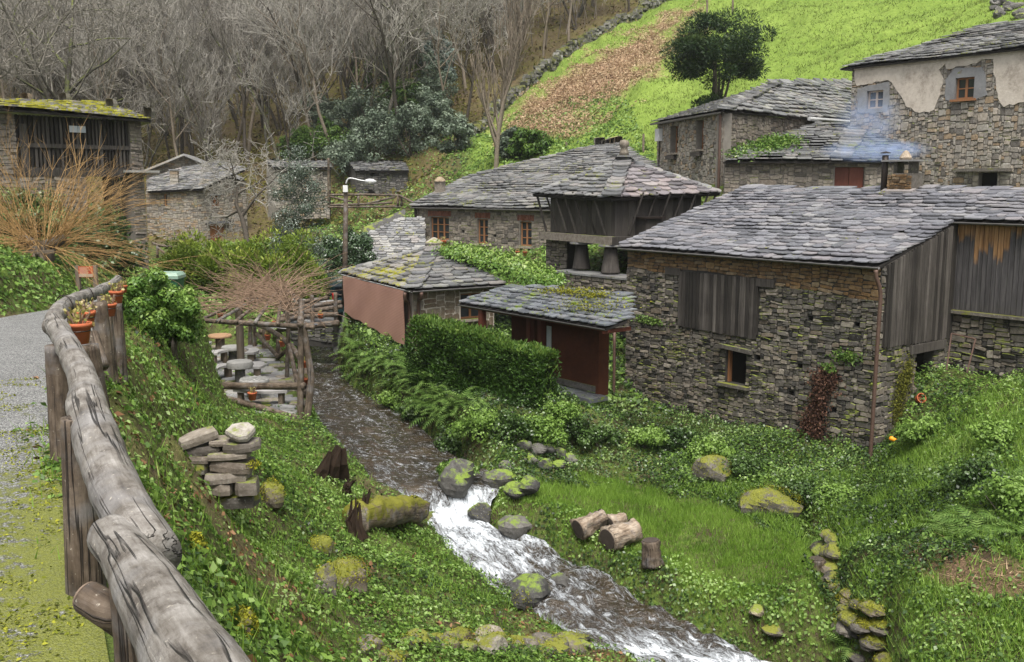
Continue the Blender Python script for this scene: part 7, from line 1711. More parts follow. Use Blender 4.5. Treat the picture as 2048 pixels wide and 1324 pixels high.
# stub of stacked slate wall
ss = thing('stacked_stone_stub', 'stub of stacked slate slabs with two loose pale slabs on top', 'stone pile', PY(435, 985, 13))
base = PY(435, 985, 13); gY = 13.0; k = gY/F
gY = 12.4; k = gY/F
for i, (u0, v0, u1, v1, tl, mt) in enumerate([(340, 985, 425, 1012, 0, 1), (425, 985, 520, 1012, 0, 1), (348, 964, 422, 986, .02, 1), (420, 960, 472, 986, 0, 0), (470, 955, 520, 988, -.04, 0), (358, 944, 412, 965, .03, 0), (408, 938, 500, 963, -.05, 0), (366, 920, 424, 946, 0, 1), (420, 913, 510, 941, .04, 0), (372, 903, 424, 921, .02, 0), (418, 899, 506, 915, -.03, 0), (356, 886, 448, 906, -.06, 0), (444, 880, 524, 900, -.1, 0)]):
    c = PY((u0+u1)/2, (v0+v1)/2, gY + random.uniform(-.04, .06)); slab(ss, c, ((u1-u0)*k*1.03, random.uniform(.34, .44), (v1-v0)*k*.82), random.gauss(0, .08), (random.gauss(0, .04), tl + random.gauss(0, .02)), M_stone_moss if mt else M_stone_house, 'stone', 300+i)
slab(ss, PY(396, 874, gY), (.5, .3, .1), .42, (.12, -.26), M_stone_house, 'stone', 352, .55); slab(ss, PY(482, 863, gY), (.36, .36, .085), -.15, (.32, .1), M_stone_pale, 'stone', 353, .45); slab(ss, PY(440, 882, gY+.05), (.3, .3, .06), .2, (.05, 0), M_stone_house, 'stone', 354, .7)
tuft(ss, PY(508, 935, gY-.1), (.1, .1, .1), 200)
sl2 = thing('slate_plate', 'upright dark slate plate leaning beside the slab pile', 'slate', PY(315, 955, 12.6)); slab(sl2, PY(316, 928, 12.6), (.62, .09, .3), .05, (.1, 0), M_slate, 'plate', 361, .35)
# mossy rocks on the left slope
def px_rock(u, v, w_, h_, label, seed, mat=None, moss=0, group=None, dep=1.0, name='rock', cat='rock', sink=.25, smooth=False):
    p = hit(u, v); k = p.y/F; return rock((p.x, p.y, p.z + h_*k*(.5-sink)), (w_*k/2, w_*k/2*dep, h_*k/2), label, seed, mat, group, name, cat, smooth, moss)
px_rock(545, 1015, 55, 80, 'yellow mossed rock at the foot of the slab pile', 1, M_stone_moss, 500)
px_rock(655, 1200, 60, 110, 'upright grey stone in the mossy rock group on the near slope', 2, M_stone_moss, 200, 'mossy rocks on the near slope')
px_rock(700, 1185, 90, 100, 'broad yellow mossed rock in the middle of the near slope', 3, M_stone_moss, 700, 'mossy rocks on the near slope')
px_rock(640, 1110, 60, 50, 'small mossy rock above the upright grey stone', 4, M_stone_moss, 300)
px_rock(485, 1310, 70, 110, 'moss cushion covered stone just outside the handrail', 5, M_stone_moss, 900)
px_rock(395, 1130, 40, 90, 'narrow mossy stone leaning just below the handrail', 6, M_stone_moss, 350)
bw = thing('low_mossy_wall', 'low wall of mossy stones edging the near stream bank', 'wall', hit(930, 1310))
for i in range(34):
    u = 740 + i*13.0 + random.uniform(-6, 6); v = 1300 + random.uniform(-14, 16) + (20 if u < 800 else 0) + max(0, (u-1050)*.05); p = hit(u, v); kk_ = p.y/F; s_ = random.uniform(30, 62)*kk_
    V, Fc = rock_arrays((p.x, p.y, p.z + s_*.2), (s_*.62, s_*.5, s_*.42), 400+i); obj('stone', V, Fc, M_stone_moss if i % 3 else M_stone_barn, bw, False, random.random())
    if i % 2 == 0: tuft(bw, (p.x, p.y, p.z+s_*.2), (s_*.6, s_*.48, s_*.44), 160)
# stream rocks
px_rock(912, 1012, 92, 92, 'grey boulder with ferny top splitting the little waterfall', 11, M_rock, 0, None, .9, 'rock', 'rock', -.05); q = hit(915, 1000); k = q.y/F
ft = thing('boulder_plants', 'tuft of green weeds growing on the waterfall boulder', 'plant', (q.x, q.y, q.z+.5)); tuft(ft, (q.x, q.y+.1, q.z+.62), (.5, .4, .25), 1500, M_cover, 'leaves', .08, .1)
for i, (u, v, w_, h_, lab) in enumerate([(1000, 985, 62, 38, 'flat mossy boulder at the right lip of the waterfall'), (1055, 1000, 44, 40, 'grey boulder in the weeds right of the waterfall'), (1030, 1012, 40, 30, 'tilted dark stone beside the waterfall weeds'), (962, 1072, 46, 42, 'mossy rock at the right edge of the rapids'), (1030, 1085, 60, 50, 'dark boulder on the grass edge below the waterfall'), (1062, 1215, 86, 62, 'large dark boulder with moss in the middle of the stream'), (1042, 1225, 34, 40, 'green mossed rock on the flank of the stream boulder'), (1120, 1190, 50, 42, 'wet black rock between the stream boulder and the grass'), (1195, 1215, 46, 34, 'wet grey rock at the grassy stream edge'), (1240, 1262, 40, 26, 'low wet rock in the lower rapids'), (1290, 1290, 46, 22, 'flat wet rock near the lower white water'), (890, 905, 36, 30, 'pale rock at the water edge below the fern wall'), (1370, 1310, 40, 20, 'small wet rock in the last rapids'), (950, 1130, 30, 16, 'submerged dark rock in the foaming rapids')]):
    px_rock(u, v, w_*1.25, h_*1.25, lab, 20+i, M_rock, 160 if i in (0, 3, 6) else 0, None, .9, 'rock', 'rock', .05)
for i, (u, v) in enumerate([(1050, 905), (1075, 912), (1095, 905), (1120, 918), (1062, 930), (1090, 935), (1118, 938), (1010, 940), (1140, 925)]):
    px_rock(u, v, 38, 26, 'rough stone of the low bank wall above the waterfall grass', 60+i, M_rock, 0, 'stones of the low bank wall', .7)
px_rock(1540, 1030, 135, 75, 'wide yellow mossed rock ledge below the barn corner', 81, M_stone_moss, 1500, None, .8)
px_rock(1425, 960, 90, 70, 'moss covered boulder under the barn wall', 82, M_stone_moss, 900, None, .7)
# sawn logs and stumps on the lawn
M_cutwood = mk_plain('sawn_wood', (.36, .27, .19), .8, .2, 0, .3, 14); M_cutdark = mk_plain('dark_sawn_wood', (.06, .048, .04), .9, .15, 0, .4, 14)
M_logpale = mk_log('split_log', [(.34, (.07, .045, .03)), (.46, (.2, .15, .105)), (.58, (.34, .28, .215)), (.72, (.48, .42, .345))], .6)
def log_piece(a, b, r, label, seed, name='sawn_log', mat=None, face=None, n=16):
    a, b = Vector(a), Vector(b); t = thing(name, label, 'log' if 'log' in name else 'stump', a); log('bark', [a, a.lerp(b, .5), b], [r*1.05, r, r*.92], t, mat or M_logpale, seed, n, .04, .65)
    d = (b-a).normalized()
    for e, s_ in ((a, -1), (b, 1)):
        mb = MB(); mb.lathe(e + d*s_*.004, [(r*.88, 0), (r*.86, .012), (r*.4, .016), (0, .012)], 14, d*s_); mb.build('cut_face', face or M_cutdark, t)
    return t
p = hit(1182, 1070); log_piece(p + Vector((-.3, -.15, .14)), p + Vector((.28, .2, .28)), .24, 'pale sawn log with dark face lying on the lawn, nearer the stream', 31)
p = hit(1240, 1092); log_piece(p + Vector((-.3, -.22, .16)), p + Vector((.34, .25, .24)), .27, 'largest sawn log on the lawn, with knotted pale bark', 32)
p = hit(1228, 1058); log_piece(p + Vector((-.1, 0, .12)), p + Vector((.25, .25, .14)), .16, 'small log end behind the two sawn logs', 33)
p = hit(1302, 1135); log_piece(p + Vector((.03, .0, -.05)), p + Vector((-.02, .03, .5)), .2, 'upright cut stump with forked root beside the sawn logs', 34, 'tree_stump', M_postlog)
p = hit(1632, 1150); log_piece(p - UPV*.1, p + UPV*.33, .17, 'round stump standing beside the ditch', 35, 'tree_stump', M_postlog)
for (u, v, w_, lab) in ((1512, 1262, 48, 'pale flat stone near the lower stream, upper half'), (1548, 1272, 52, 'mossy flat stone touching the pale stone')): px_rock(u, v, w_, 26, lab, 90+u, M_stone_pale if u < 1530 else M_stone_moss, 0)
# fallen mossy trunk at the waterfall and rotten stumps
mlog = thing('fallen_tree_log', 'thick mossy fallen trunk end jutting out beside the waterfall', 'log', hit(790, 1060)); a, b = HP(705, 1050, .2), HP(838, 1045, .25); a, b = PY(712, 1035, min(a.y, 20.6)), PY(838, 1020, min(b.y, 20.9))
log('trunk', [a, a.lerp(b, .5) + UPV*.06, b], [.27, .3, .25], mlog, mk_log('mossy_log', [(.34, (.05, .035, .024)), (.5, (.16, .12, .085)), (.7, (.36, .3, .24))], .7, .55), 41, 20, .05, .4)
n = 2600; t = rng.random(n); a_ = rng.uniform(-1.9, 1.5, n); P = np.outer(1-t, tuple(a))+np.outer(t, tuple(b)); nn = np.stack([np.zeros(n), -np.sin(a_), np.cos(a_)], 1); P = P + nn*.31*(1-.1*t)[:, None]; kp = fbm(t*5, a_*2, 1, 3, 3) > .4+.2*(t-.5); V, Fq, R = leaf_arrays(P[kp], nn[kp]+.6*rng.standard_normal((kp.sum(), 3)), rng.uniform(.03, .06, kp.sum()), .7); obj('moss', V, Fq, M_moss, mlog, False, R, None, 'stuff')
M_rot = mk_plain('rotten_wood', (.024, .016, .011), .9, .1, 0, .6, 12)
def rot_stump(pts, r, label, seed):
    t = thing('rotten_stump', label, 'stump', pts[0]); rr = random.Random(seed); mb = MB()
    for k in range(6):
        o = Vector((rr.gauss(0, r*.6), rr.gauss(0, r*.5), 0)); mb.tube([Vector(q) + o*(1-.2*i) + Vector((rr.gauss(0, .03), 0, rr.gauss(0, .04))) for i, q in enumerate(pts)], [r*rr.uniform(.4, .8), r*.45, r*.12], 6, .2, True, seed+k)
    mb.build('wood', M_rot, t)
rot_stump([HP(655, 955, .1), HP(655, 955, .2) + Vector((.05, 0, .3)), HP(655, 955, .2) + Vector((.2, 0, .62))], .24, 'dark rotten stump leaning towards the upper pool', 1)
rot_stump([PY(712, 1078, HP(712, 1078).y-.25), PY(705, 1045, HP(712, 1078).y-.2), PY(712, 1005, HP(712, 1078).y-.1)], .1, 'dark hanging root on the bank left of the mossy trunk', 2)
rot_stump([PY(730, 1052, HP(730, 1052).y-.25), PY(728, 1020, HP(730, 1052).y-.2), PY(735, 985, HP(730, 1052).y-.1)], .09, 'dark twisted root touching the mossy trunk', 3)
rot_stump([HP(690, 988, .1), HP(690, 988, .2) + Vector((.05, 0, .15)), HP(690, 988, .2) + Vector((.15, 0, .3))], .1, 'short dark stub on the bank above the hanging roots', 4)
# mossy retaining wall of the right terrace
rw = thing('mossy_terrace_wall', 'yellow mossed stone edge of the grassy terrace along the ditch', 'wall', hit(1700, 1200))
ln_w = [(1668, 1068), (1662, 1120), (1672, 1165), (1690, 1200), (1702, 1235), (1722, 1270), (1745, 1305), (1775, 1335)]
for i in range(46):
    t = i/45*(len(ln_w)-1.001); j = int(t); u = ln_w[j][0]*(1-t+j)+ln_w[j+1][0]*(t-j) + random.uniform(-6, 14); v = ln_w[j][1]*(1-t+j)+ln_w[j+1][1]*(t-j)+random.uniform(-8, 12); p = hit(u, v); s_ = random.uniform(30, 58)*p.y/F
    low = i % 3 == 0; V, Fc = rock_arrays((p.x - (.12 if low else 0), p.y, p.z + (-.35 if low else -s_*.08)), (s_*.62, s_*.7, s_*.3), 500+i); obj('stone', V, Fc, M_stone_moss if not low else M_stone_barn, rw, False, random.random())
    if not low and i > 14: tuft(rw, (p.x, p.y, p.z-s_*.08), (s_*.62, s_*.7, s_*.32), 420)
# ------------------------------------------------------------------ picnic terrace
tz = -6.0
pav = thing('terrace_paving', None, None, (*PZ(500, 770, tz).xy, tz)); pav['kind'] = 'structure'
cell = .62; k = 0
for i in range(-2, 12):
    for j in range(-3, 26):
        x, y = -11 + i*cell*1.0 + (.3 if j % 2 else 0) + random.uniform(-.1, .1), 24 + j*cell*.75 + random.uniform(-.08, .08)
        if poly_dist(np.array([x]), np.array([y]), TERR)[0] < -.12 and random.random() < .93:
            slab(pav, Vector((x, y, tz+.015 + random.uniform(0, .015))), (random.uniform(.5, .72), random.uniform(.42, .56), .07), random.uniform(-.3, .3), (random.gauss(0, .01), random.gauss(0, .01)), M_slate_pale if random.random() < .75 else M_stone_house, 'flagstone', 700+k, random.random()); k += 1
pg_ = thing('rustic_pergola', 'rustic pole pergola over the picnic tables, topped with bare vines', 'pergola', (*PZ(500, 780, tz).xy, tz))
FRb, FRt = PZ(600, 836, tz), PY(602, 655, 24.8); FLb = PZ(396, 775, tz); FLt = PY(393, 643, FLb.y-.6)
def pole(pts, r, parent=pg_, name='post', seed=0, mat=None): return log(name, [Vector(p) for p in pts], r if not np.isscalar(r) else [r, r], parent, mat or M_postlog, seed+50, 10, .1, .1)
pole([FRb + UPV*-.3, FRt], [.085, .075], seed=1); pole([FRb + Vector((.16, -.1, -.3)), FRb.lerp(FRt, .45) + Vector((.28, 0, 0)), FRt + Vector((.06, 0, .1))], [.095, .09, .07], seed=2)
pole([FLb - UPV*.3, FLt], [.07, .06], seed=3)
BLb = PZ(483, 745, tz); BLt = Vector((BLb.x, BLb.y, FRt.z-.05)); pole([BLb - UPV*.2, BLt], [.12, .12], seed=4, mat=M_pole)
MRb = PZ(573, 757, tz); MRt = PY(577, 640, MRb.y-.2); pole([MRb - UPV*.2, MRt], [.07, .06], seed=5)
pole([FLt + Vector((-.3, .2, .03)), FLt.lerp(FRt, .5) + UPV*.03, FRt + Vector((.35, -.15, .03))], [.06, .075, .065], name='beam', seed=6)
BB = [FLt + Vector((.3, 6.3, .05)), FRt + Vector((-1.9, 7.0, .05))]
pole([BB[0], BB[1]], [.06, .06], name='beam', seed=7); pole([FRt + Vector((.05, -.3, .12)), FRt.lerp(BB[1], .5) + Vector((.25, 0, .2)), BB[1] + UPV*.1], [.09, .08, .06], name='beam', seed=8)
for i, t in enumerate((.08, .25, .42, .6, .8)):
    a, b = FLt.lerp(FRt, t), BB[0].lerp(BB[1], t); pole([a + (a-b).normalized()*.3 + UPV*.1, b + UPV*.1], [.05, .045], name='crosspiece', seed=10+i, mat=M_rail if i % 2 else None)
r = random.Random(9); VV, FF, n0 = [], [], 0
def vine(p, d, L, rad, n=8):
    global n0
    pts = [p]
    for i in range(n):
        d = (d + Vector((r.gauss(0, .14), r.gauss(0, .14), r.gauss(-.05, .12)))).normalized(); pts.append(pts[-1] + d*L/n)
    V, Fc = tube(pts, np.linspace(rad, rad*.4, n+1), 3, 0, False); VV.append(V); FF.extend([[q+n0 for q in f] for f in Fc]); n0 += len(V)
for i in range(330):
    s_, t = r.random(), r.random()**.9; a, b = FLt.lerp(FRt, s_), BB[0].lerp(BB[1], s_); p = a.lerp(b, .08+.92*t) + UPV*(.1+.25*r.random()); an = r.uniform(0, 6.28)
    vine(p, Vector((math.cos(an), math.sin(an)*.7, r.uniform(.1, .8))), r.uniform(1.0, 2.6), r.uniform(.008, .016))
obj('vine_tangle', np.vstack(VV), np.array(FF), M_vine, pg_)
# picnic fence: front rail, brace, side rail with posts
pf = thing('terrace_fence', 'rough pole fence with braces round the picnic terrace by the stream', 'fence', FRb)
f0, f1 = PY(404, 770, 27.0), PY(608, 772, 24.75)
pole([f0, f0.lerp(f1, .5) + UPV*-.02, f1], [.1, .095, .1], pf, 'rail', 20); pole([PY(425, 790, 26.6), PY(510, 812, 25.5), PY(592, 836, 24.7)], [.09, .085, .08], pf, 'brace', 21); pole([PY(421, 770, 26.8), PY(421, 806, 26.8)], [.08, .085], pf, 'post', 22)
sr = [PY(608, 790, 25.2), PY(611, 760, 26.2), PY(603, 722, 28), PY(575, 685, 30.5), PY(540, 660, 33), PY(500, 643, 36)]
pole(smooth_path(sr, 5), [.09, .09, .085, .08, .08, .08], pf, 'rail', 23)
for i, (u, vb_, vt_) in enumerate(((556, 718, 678), (528, 700, 655), (509, 695, 650), (500, 690, 645))):
    b = PZ(u, vb_, tz); pole([b - UPV*.2, PY(u, vt_, b.y)], [.08, .07], pf, 'post', 24+i)
b0 = PZ(556, 722, tz); pole([PY(514, 668, b0.y+2.5), b0 + UPV*.15], [.07, .07], pf, 'brace', 30); pole([b0 + UPV*.1, PY(585, 690, b0.y-1)], [.07, .07], pf, 'brace', 31); pole([PY(578, 690, 29.5), PY(600, 790, 25.6)], [.06, .07], pf, 'brace', 32)
# tables and benches
M_tablewood = mk_plain('table_wood', (.3, .18, .1), .7, .3, 0, .3, 5)
M_mill = mk_plain('millstone', (.27, .265, .25), .85, .25, 0, .35, 9); M_bench = mk_plain('weathered_plank', (.3, .29, .28), .75, .3, 0, .35, 6)
for i, (u, vb_, vt_, wpx, mt, lab) in enumerate([(441, 702, 669, 47, M_tablewood, 'round brown wooden picnic table on thick post'), (466, 722, 692, 44, M_mill, 'round grey stone table behind the dark pergola post'), (481, 768, 722, 52, M_mill, 'thick round stone table between the curved benches'), (510, 800, 757, 60, M_mill, 'grooved millstone table behind the front rail')]):
    b = PZ(u, vb_, tz); t_ = PY(u, vt_, b.y); R_ = wpx/2/F*b.y; th = .1 if i in (0,) else .2 if i == 2 else .13
    t = thing('picnic_table', lab, 'table', b, 'picnic tables'); mb = MB(); mb.lathe((b.x, b.y, tz), [(R_*.5, 0), (R_*.42, .1), (R_*.4, t_.z-tz-th)], 10); mb.build('pedestal', M_pole if i == 0 else M_stone_dark, t, True, .5)
    mb = MB(); mb.lathe((b.x, b.y, t_.z-th), [(R_*.94, 0), (R_, .02), (R_*1.01, th*.5), (R_*.98, th-.02), (R_*.93, th), (R_*.12, th+.004), (R_*.1, th-.03), (0, th-.03)] if i == 3 else [(R_*.94, 0), (R_, .02), (R_*1.01, th*.5), (R_*.98, th-.02), (R_*.93, th), (0, th+.006)], 22); top = mb.build('tabletop', mt, t)
    if i == 3:
        for k in range(14):
            a = k*2*math.pi/14; mb = MB(); mb.box((b.x+math.cos(a)*R_*.55, b.y+math.sin(a)*R_*.55, t_.z+.006), (math.cos(a)*R_*.36, math.sin(a)*R_*.36, 0), (-math.sin(a)*R_*.06, math.cos(a)*R_*.06, 0), (0, 0, .012)); mb.build('groove_ridge', M_mill, top)
def bench(u, vb_, vt_, L, facing, bow, label):
    b = PZ(u, vb_, tz); h = .44; t = thing('curved_bench', label, 'bench', b, 'curved picnic benches'); n = 9; ax = Vector((math.cos(facing), math.sin(facing), 0)); nx_ = Vector((-ax.y, ax.x, 0)); wd = .17; top = []; 
    pts = [b + ax*(L*(i/(n-1)-.5)) + nx_*(bow*((2*i/(n-1)-1)**2)) for i in range(n)]
    V, Fc = [], []
    for q in pts:
        for s_, z in ((-1, h-.07), (1, h-.07), (1, h), (-1, h)): V.append(tuple(q + nx_*wd*s_ + UPV*z))
    for i in range(n-1):
        for k in range(4): Fc.append([i*4+k, i*4+(k+1) % 4, i*4+4+(k+1) % 4, i*4+4+k])
    Fc += [[0, 1, 2, 3], [(n-1)*4+k for k in (3, 2, 1, 0)]]; obj('seat', V, Fc, M_bench, t)
    for q in (pts[1], pts[-2]):
        mb = MB(); mb.box(q + UPV*(h-.07)/2, ax*.06, nx_*.1, UPV*((h-.07)/2)); mb.build('leg', M_pole, t, rnd=.2)
bench(408, 712, 690, .9, 1.3, .12, 'curved bench left of the wooden table'); bench(434, 728, 704, .8, 1.25, -.15, 'curved bench left of the post-side stone table'); bench(509, 726, 704, 1.0, 1.75, .15, 'curved bench right of the dark pergola post'); bench(437, 760, 735, .95, 1.2, -.16, 'curved bench left of the thick stone table')
bench(521, 756, 734, .95, 1.8, .16, 'curved bench right of the thick stone table'); bench(520, 812, 784, 1.5, -.1, .2, 'long curved bench just inside the front fence rail')
# more pots on the fence and bridge
for i, (u, vb_, w_, Y, lab) in enumerate([(505, 800, 19, 25.6, 'terracotta pot hanging from the front fence rail'), (609, 735, 16, 25.6, 'terracotta pot on the fence corner above the water, upper one'), (610, 770, 17, 25.0, 'terracotta pot on the fence corner above the water, lower one'), (565, 693, 13, 31, 'terracotta pot on the side fence near the bridge'), (536, 680, 13, 33, 'terracotta pot on the side fence by the brace'), (550, 652, 12, 35, 'terracotta pot beneath the vine tangle at the bridge end'), (641, 637, 11, 35.6, 'small terracotta pot on the log bridge rail'), (441, 637, 12, 32, 'terracotta pot under the vine tangle at the back of the pergola'), (1035, 510, 9, 44.5, 'small red pot under the third long-house window, left one'), (1050, 511, 9, 44.2, 'small red pot under the third long-house window, right one'), (887, 492, 13, 48.2, 'terracotta planter on the sill of the wide long-house window')]):
    pot(PY(u, vb_, Y), w_/F*Y, lab, None, .5, False, 20+i)
# ------------------------------------------------------------------ log footbridge
br = thing('log_footbridge', 'footbridge of stacked logs and stone slabs over the stream', 'bridge', PZ(620, 655, -5.4))
bA, bB = PY(535, 655, 36.2), PY(672, 640, 35.6)
for i, (ua, va, ub, vb2, Y0) in enumerate([(520, 664, 678, 646, 35.6), (560, 634, 684, 613, 36.0), (570, 622, 682, 604, 36.4), (575, 612, 655, 596, 37.6), (556, 640, 676, 628, 35.8)]):
    a, b = PY(ua, va, Y0+.5), PY(ub, vb2, Y0); pole([a, a.lerp(b, .5) + UPV*.03, b], [.11, .12, .11] if i == 0 else [.085, .09, .08], br, 'log', 60+i)
for i in range(6):
    c = PY(548+i*22, 654-i*2.6, 36.3); slab(br, c, (.5, 1.5, .07), .1, (0, .02), M_slate_pale if i % 2 else M_slate_wet, 'deck_slab', 800+i)
for i, u in enumerate((575, 625, 672)):
    q = PY(u, 648-(u-575)*.12, 35.9); pole([q - UPV*.3, q + UPV*.95], [.08, .07], br, 'post', 70+i)
mb = MB(); a, b = PY(560, 600, 38.6), PY(664, 592, 38.0); 
cw = thing('courtyard_wall', 'low dark stone wall with slate coping at the courtyard edge behind the bridge', 'wall', (a+b)/2 - UPV*1.0); W = Wall(a, b); w_ = wall_backing('wall_face', W, [(0, -6.4), (W.L, -6.4), (W.L, a.z-.06), (0, a.z-.06)], [], M_mortar_dark, cw, .4); Pc = Pieces(); lay_stones(Pc, W, [(0, -6.2), (W.L, -6.2), (W.L, a.z-.06), (0, a.z-.06)], [], M_stone_dark, w_, (.2, .5, .08, .16), (.02, .06)); Pc.finish(80)
for i in range(4): slab(cw, W.P(W.L*(i+.5)/4, a.z-.01, -.2), (W.L/4*.98, .55, .06), math.atan2(W.d.y, W.d.x), (0, 0), M_slate_pale, 'coping', 820+i)
# ------------------------------------------------------------------ street lamp, sign, bin, planter, tape
lp_ = thing('street_lamp', 'wooden pole street lamp with curved arm and white head', 'street lamp', PY(689, 612, 39.2)); b, t = PY(689, 612, 39.2), PY(692, 372, 39.2)
mb = MB(); mb.tube([b, b.lerp(t, .5), t], [.11, .1, .085], 10); mb.build('pole', M_postlog, lp_, True, .5)
mb = MB(); mb.box(t + Vector((0, -.14, -.1)), (.09, 0, 0), (0, .05, 0), (0, 0, .13)); mb.build('junction_box', mk_plain('white_plastic', (.6, .6, .6), .5), lp_)
mb = MB(); h = PY(735, 362, 39.2); mb.tube(smooth_path([t + Vector((0, -.05, .1)), t + Vector((.15, -.05, .3)), h + Vector((-.25, 0, .02)), h], 5), .028, 7); mb.build('arm', M_zinc_white, lp_, True)
mb = MB(); V, Fc = [], []; mb.lathe(h + Vector((-.12, 0, .0)), [(.02, 0), (.07, .06), (.1, .2), (.09, .34), (.04, .45), (0, .47)], 12, (1, 0, -.05)); hd_ = mb.build('lamp_head', M_zinc_white, lp_, True)
mb = MB(); mb.lathe(h + Vector((.1, 0, -.02)), [(.01, -.1), (.1, -.06), (.12, 0)], 12, (0, 0, 1)); mb.build('lens', mk_plain('lamp_glass', (.55, .55, .5), .2), hd_)
sg = thing('information_sign', 'red information panel on two wooden posts beside the road', 'sign', G_(*PY(190, 585, 23).xy)); Y = 23.0
for u in (156, 191):
    a, b = PY(u, 531, Y), PY(u+1, 590, Y); mb = MB(); mb.box((a+b)/2 - UPV*.1, (.045, 0, 0), (0, .045, 0), (0, 0, (a.z-b.z)/2+.1)); mb.build('post', M_pole, sg, rnd=.6)
a, b = PY(159, 532, Y), PY(189, 554, Y); mb = MB(); mb.box((a+b)/2 + Vector((0, -.06, 0)), ((b.x-a.x)/2, 0, 0), (0, .015, 0), (0, 0, (a.z-b.z)/2)); pn_ = mb.build('panel', mk_plain('red_panel', (.4, .075, .03), .5, .4, 0, .1), sg)
M_print = mk_plain('pale_print', (.55, .3, .22), .6)
for k in range(6):
    w_ = random.uniform(.6, .9); z = a.z - (a.z-b.z)*(.14+.1*k); mb = MB(); mb.box(((a.x+b.x)/2 - (b.x-a.x)*(.42-.42*w_), a.y-.077, z), ((b.x-a.x)*.42*w_, 0, 0), (0, .001, 0), (0, 0, .008)); mb.build('text_line', M_print, pn_)
mb = MB(); mb.box(((a.x+b.x)/2, a.y-.077, b.z+.045), ((b.x-a.x)*.49, 0, 0), (0, .001, 0), (0, 0, .035)); mb.build('footer_band', M_frame_pale, pn_, rnd=.4)
bn = thing('green_wheelie_bin', 'green plastic wheelie bin behind the broad-leaved bushes', 'bin', PY(338, 605, 33)); M_bin = mk_plain('green_plastic', (.025, .1, .05), .45, .4, 0, .12); a, b, c = PY(312, 556, 33), PY(362, 556, 33), PY(338, 610, 33)
w0 = (b.x-a.x)/2; cx = (a.x+b.x)/2; mb = MB(); V = [(cx+s*w0*q, 33+tt_*.35*q, z) for z, q in ((c.z, .8), (a.z, 1.0)) for s, tt_ in ((-1, -1), (1, -1), (1, 1), (-1, 1))]; mb.add(V, [[3, 2, 1, 0], [4, 5, 6, 7], [0, 1, 5, 4], [1, 2, 6, 5], [2, 3, 7, 6], [3, 0, 4, 7]]); mb.build('body', M_bin, bn)
mb = MB(); V = [(cx+s*w0*1.08, 33+tt_*.4, z) for z, q in ((a.z+.0, 1), (a.z+.1, 1)) for s, tt_ in ((-1, -1), (1, -1), (1, 1), (-1, 1))]; V += [(cx+s*w0*.9, 33+tt_*.32, a.z+.2) for s, tt_ in ((-1, -1), (1, -1), (1, 1), (-1, 1))]; mb.add(V, [[0, 1, 5, 4], [1, 2, 6, 5], [2, 3, 7, 6], [3, 0, 4, 7], [4, 5, 9, 8], [5, 6, 10, 9], [6, 7, 11, 10], [7, 4, 8, 11], [8, 9, 10, 11], [3, 2, 1, 0]]); mb.build('lid', mk_plain('pale_green_plastic', (.22, .33, .26), .4, .4, 0, .12), bn)
mb = MB(); mb.tube([(cx-w0*.9, 33.4, a.z+.12), (cx+w0*.9, 33.4, a.z+.12)], .03, 7); mb.build('handle', M_bin, bn)
for s in (-1, 1):
    mb = MB(); mb.lathe((cx+s*w0*.75, 33.32, c.z+.1), [(.1, -.03), (.1, .03)], 12, (1, 0, 0)); mb.build('wheel', M_iron, bn)
pln = thing('plank_planter', 'dark plank tub standing on the courtyard wall end', 'planter', PY(613, 603, 40)); a = PY(613, 577, 40); 
for k in range(5):
    mb = MB(); x = PY(606+k*3.6, 590, 40).x; mb.box((x, 40, (a.z+PY(613, 604, 40).z)/2), (.032, 0, 0), (0, .14, 0), (0, 0, (a.z-PY(613, 604, 40).z)/2)); mb.build('plank', M_board_dark, pln, rnd=.2*k)
tp_ = thing('barrier_tape', 'red and white striped barrier tape across the courtyard', 'tape', PY(630, 566, 47)); M_tr, M_tw = mk_plain('red_tape', (.5, .04, .03), .5), mk_plain('white_tape', (.75, .75, .75), .5)
for k in range(22):
    def tpp(t): return PY(600+62*t, 561+12*t*(1-t)*2.2+4*t, 47)
    a, b = tpp(k/22), tpp((k+1)/22); mb = MB(); mb.prism([a, b, b - UPV*.08, a - UPV*.08], (0, .004, 0)); mb.build('stripe', M_tr if k % 2 else M_tw, tp_)
for u, lab in ((600, 'thin stake holding the barrier tape by the thuja'), (608, 'second thin stake near the barrier tape')):
    mb = MB(); mb.tube([PY(u, 605, 46.5), PY(u+2, 545, 46.5)], .05, 6); mb.solo('stake', M_pole, lab, 'stake', rnd=.4)
# ------------------------------------------------------------------ parked car (rear three-quarter, partly hidden)
car = thing('parked_car', 'dark teal hatchback parked in the courtyard behind the shed', 'car', (0, 0, 0))
M_paint = mk_plain('teal_paint', (.012, .045, .05), .25, .6, .3, .1); M_tyre = mk_plain('tyre', (.012, .012, .012), .8); M_rim = mk_plain('alloy', (.35, .35, .36), .35, .5, .7); M_tail = mk_plain('tail_light', (.4, .02, .015), .25, .5); M_cglass = mk_glass()
prof = [(-1.85, .32), (-1.9, .62), (-1.82, .86), (-1.62, .95), (-1.28, 1.38), (-.95, 1.46), (.1, 1.44), (.75, 1.02), (1.55, .86), (1.85, .68), (1.88, .36), (1.5, .26), (-1.5, .26)]
V, Fc = [], []; n = len(prof)
for y, q in ((-.8, .94), (-.74, 1), (.74, 1), (.8, .94)):
    for x, z in prof: V.append((x*(.985 if q < 1 else 1), y*(1 if z < .95 else .86), .26+(z-.26)*(.97 if q < 1 else 1)))
for k in range(3):
    for i in range(n): Fc.append([k*n+i, k*n+(i+1) % n, (k+1)*n+(i+1) % n, (k+1)*n+i])
Fc += [list(range(n))[::-1], [3*n+i for i in range(n)]]
obj('body', V, Fc, M_paint, car)
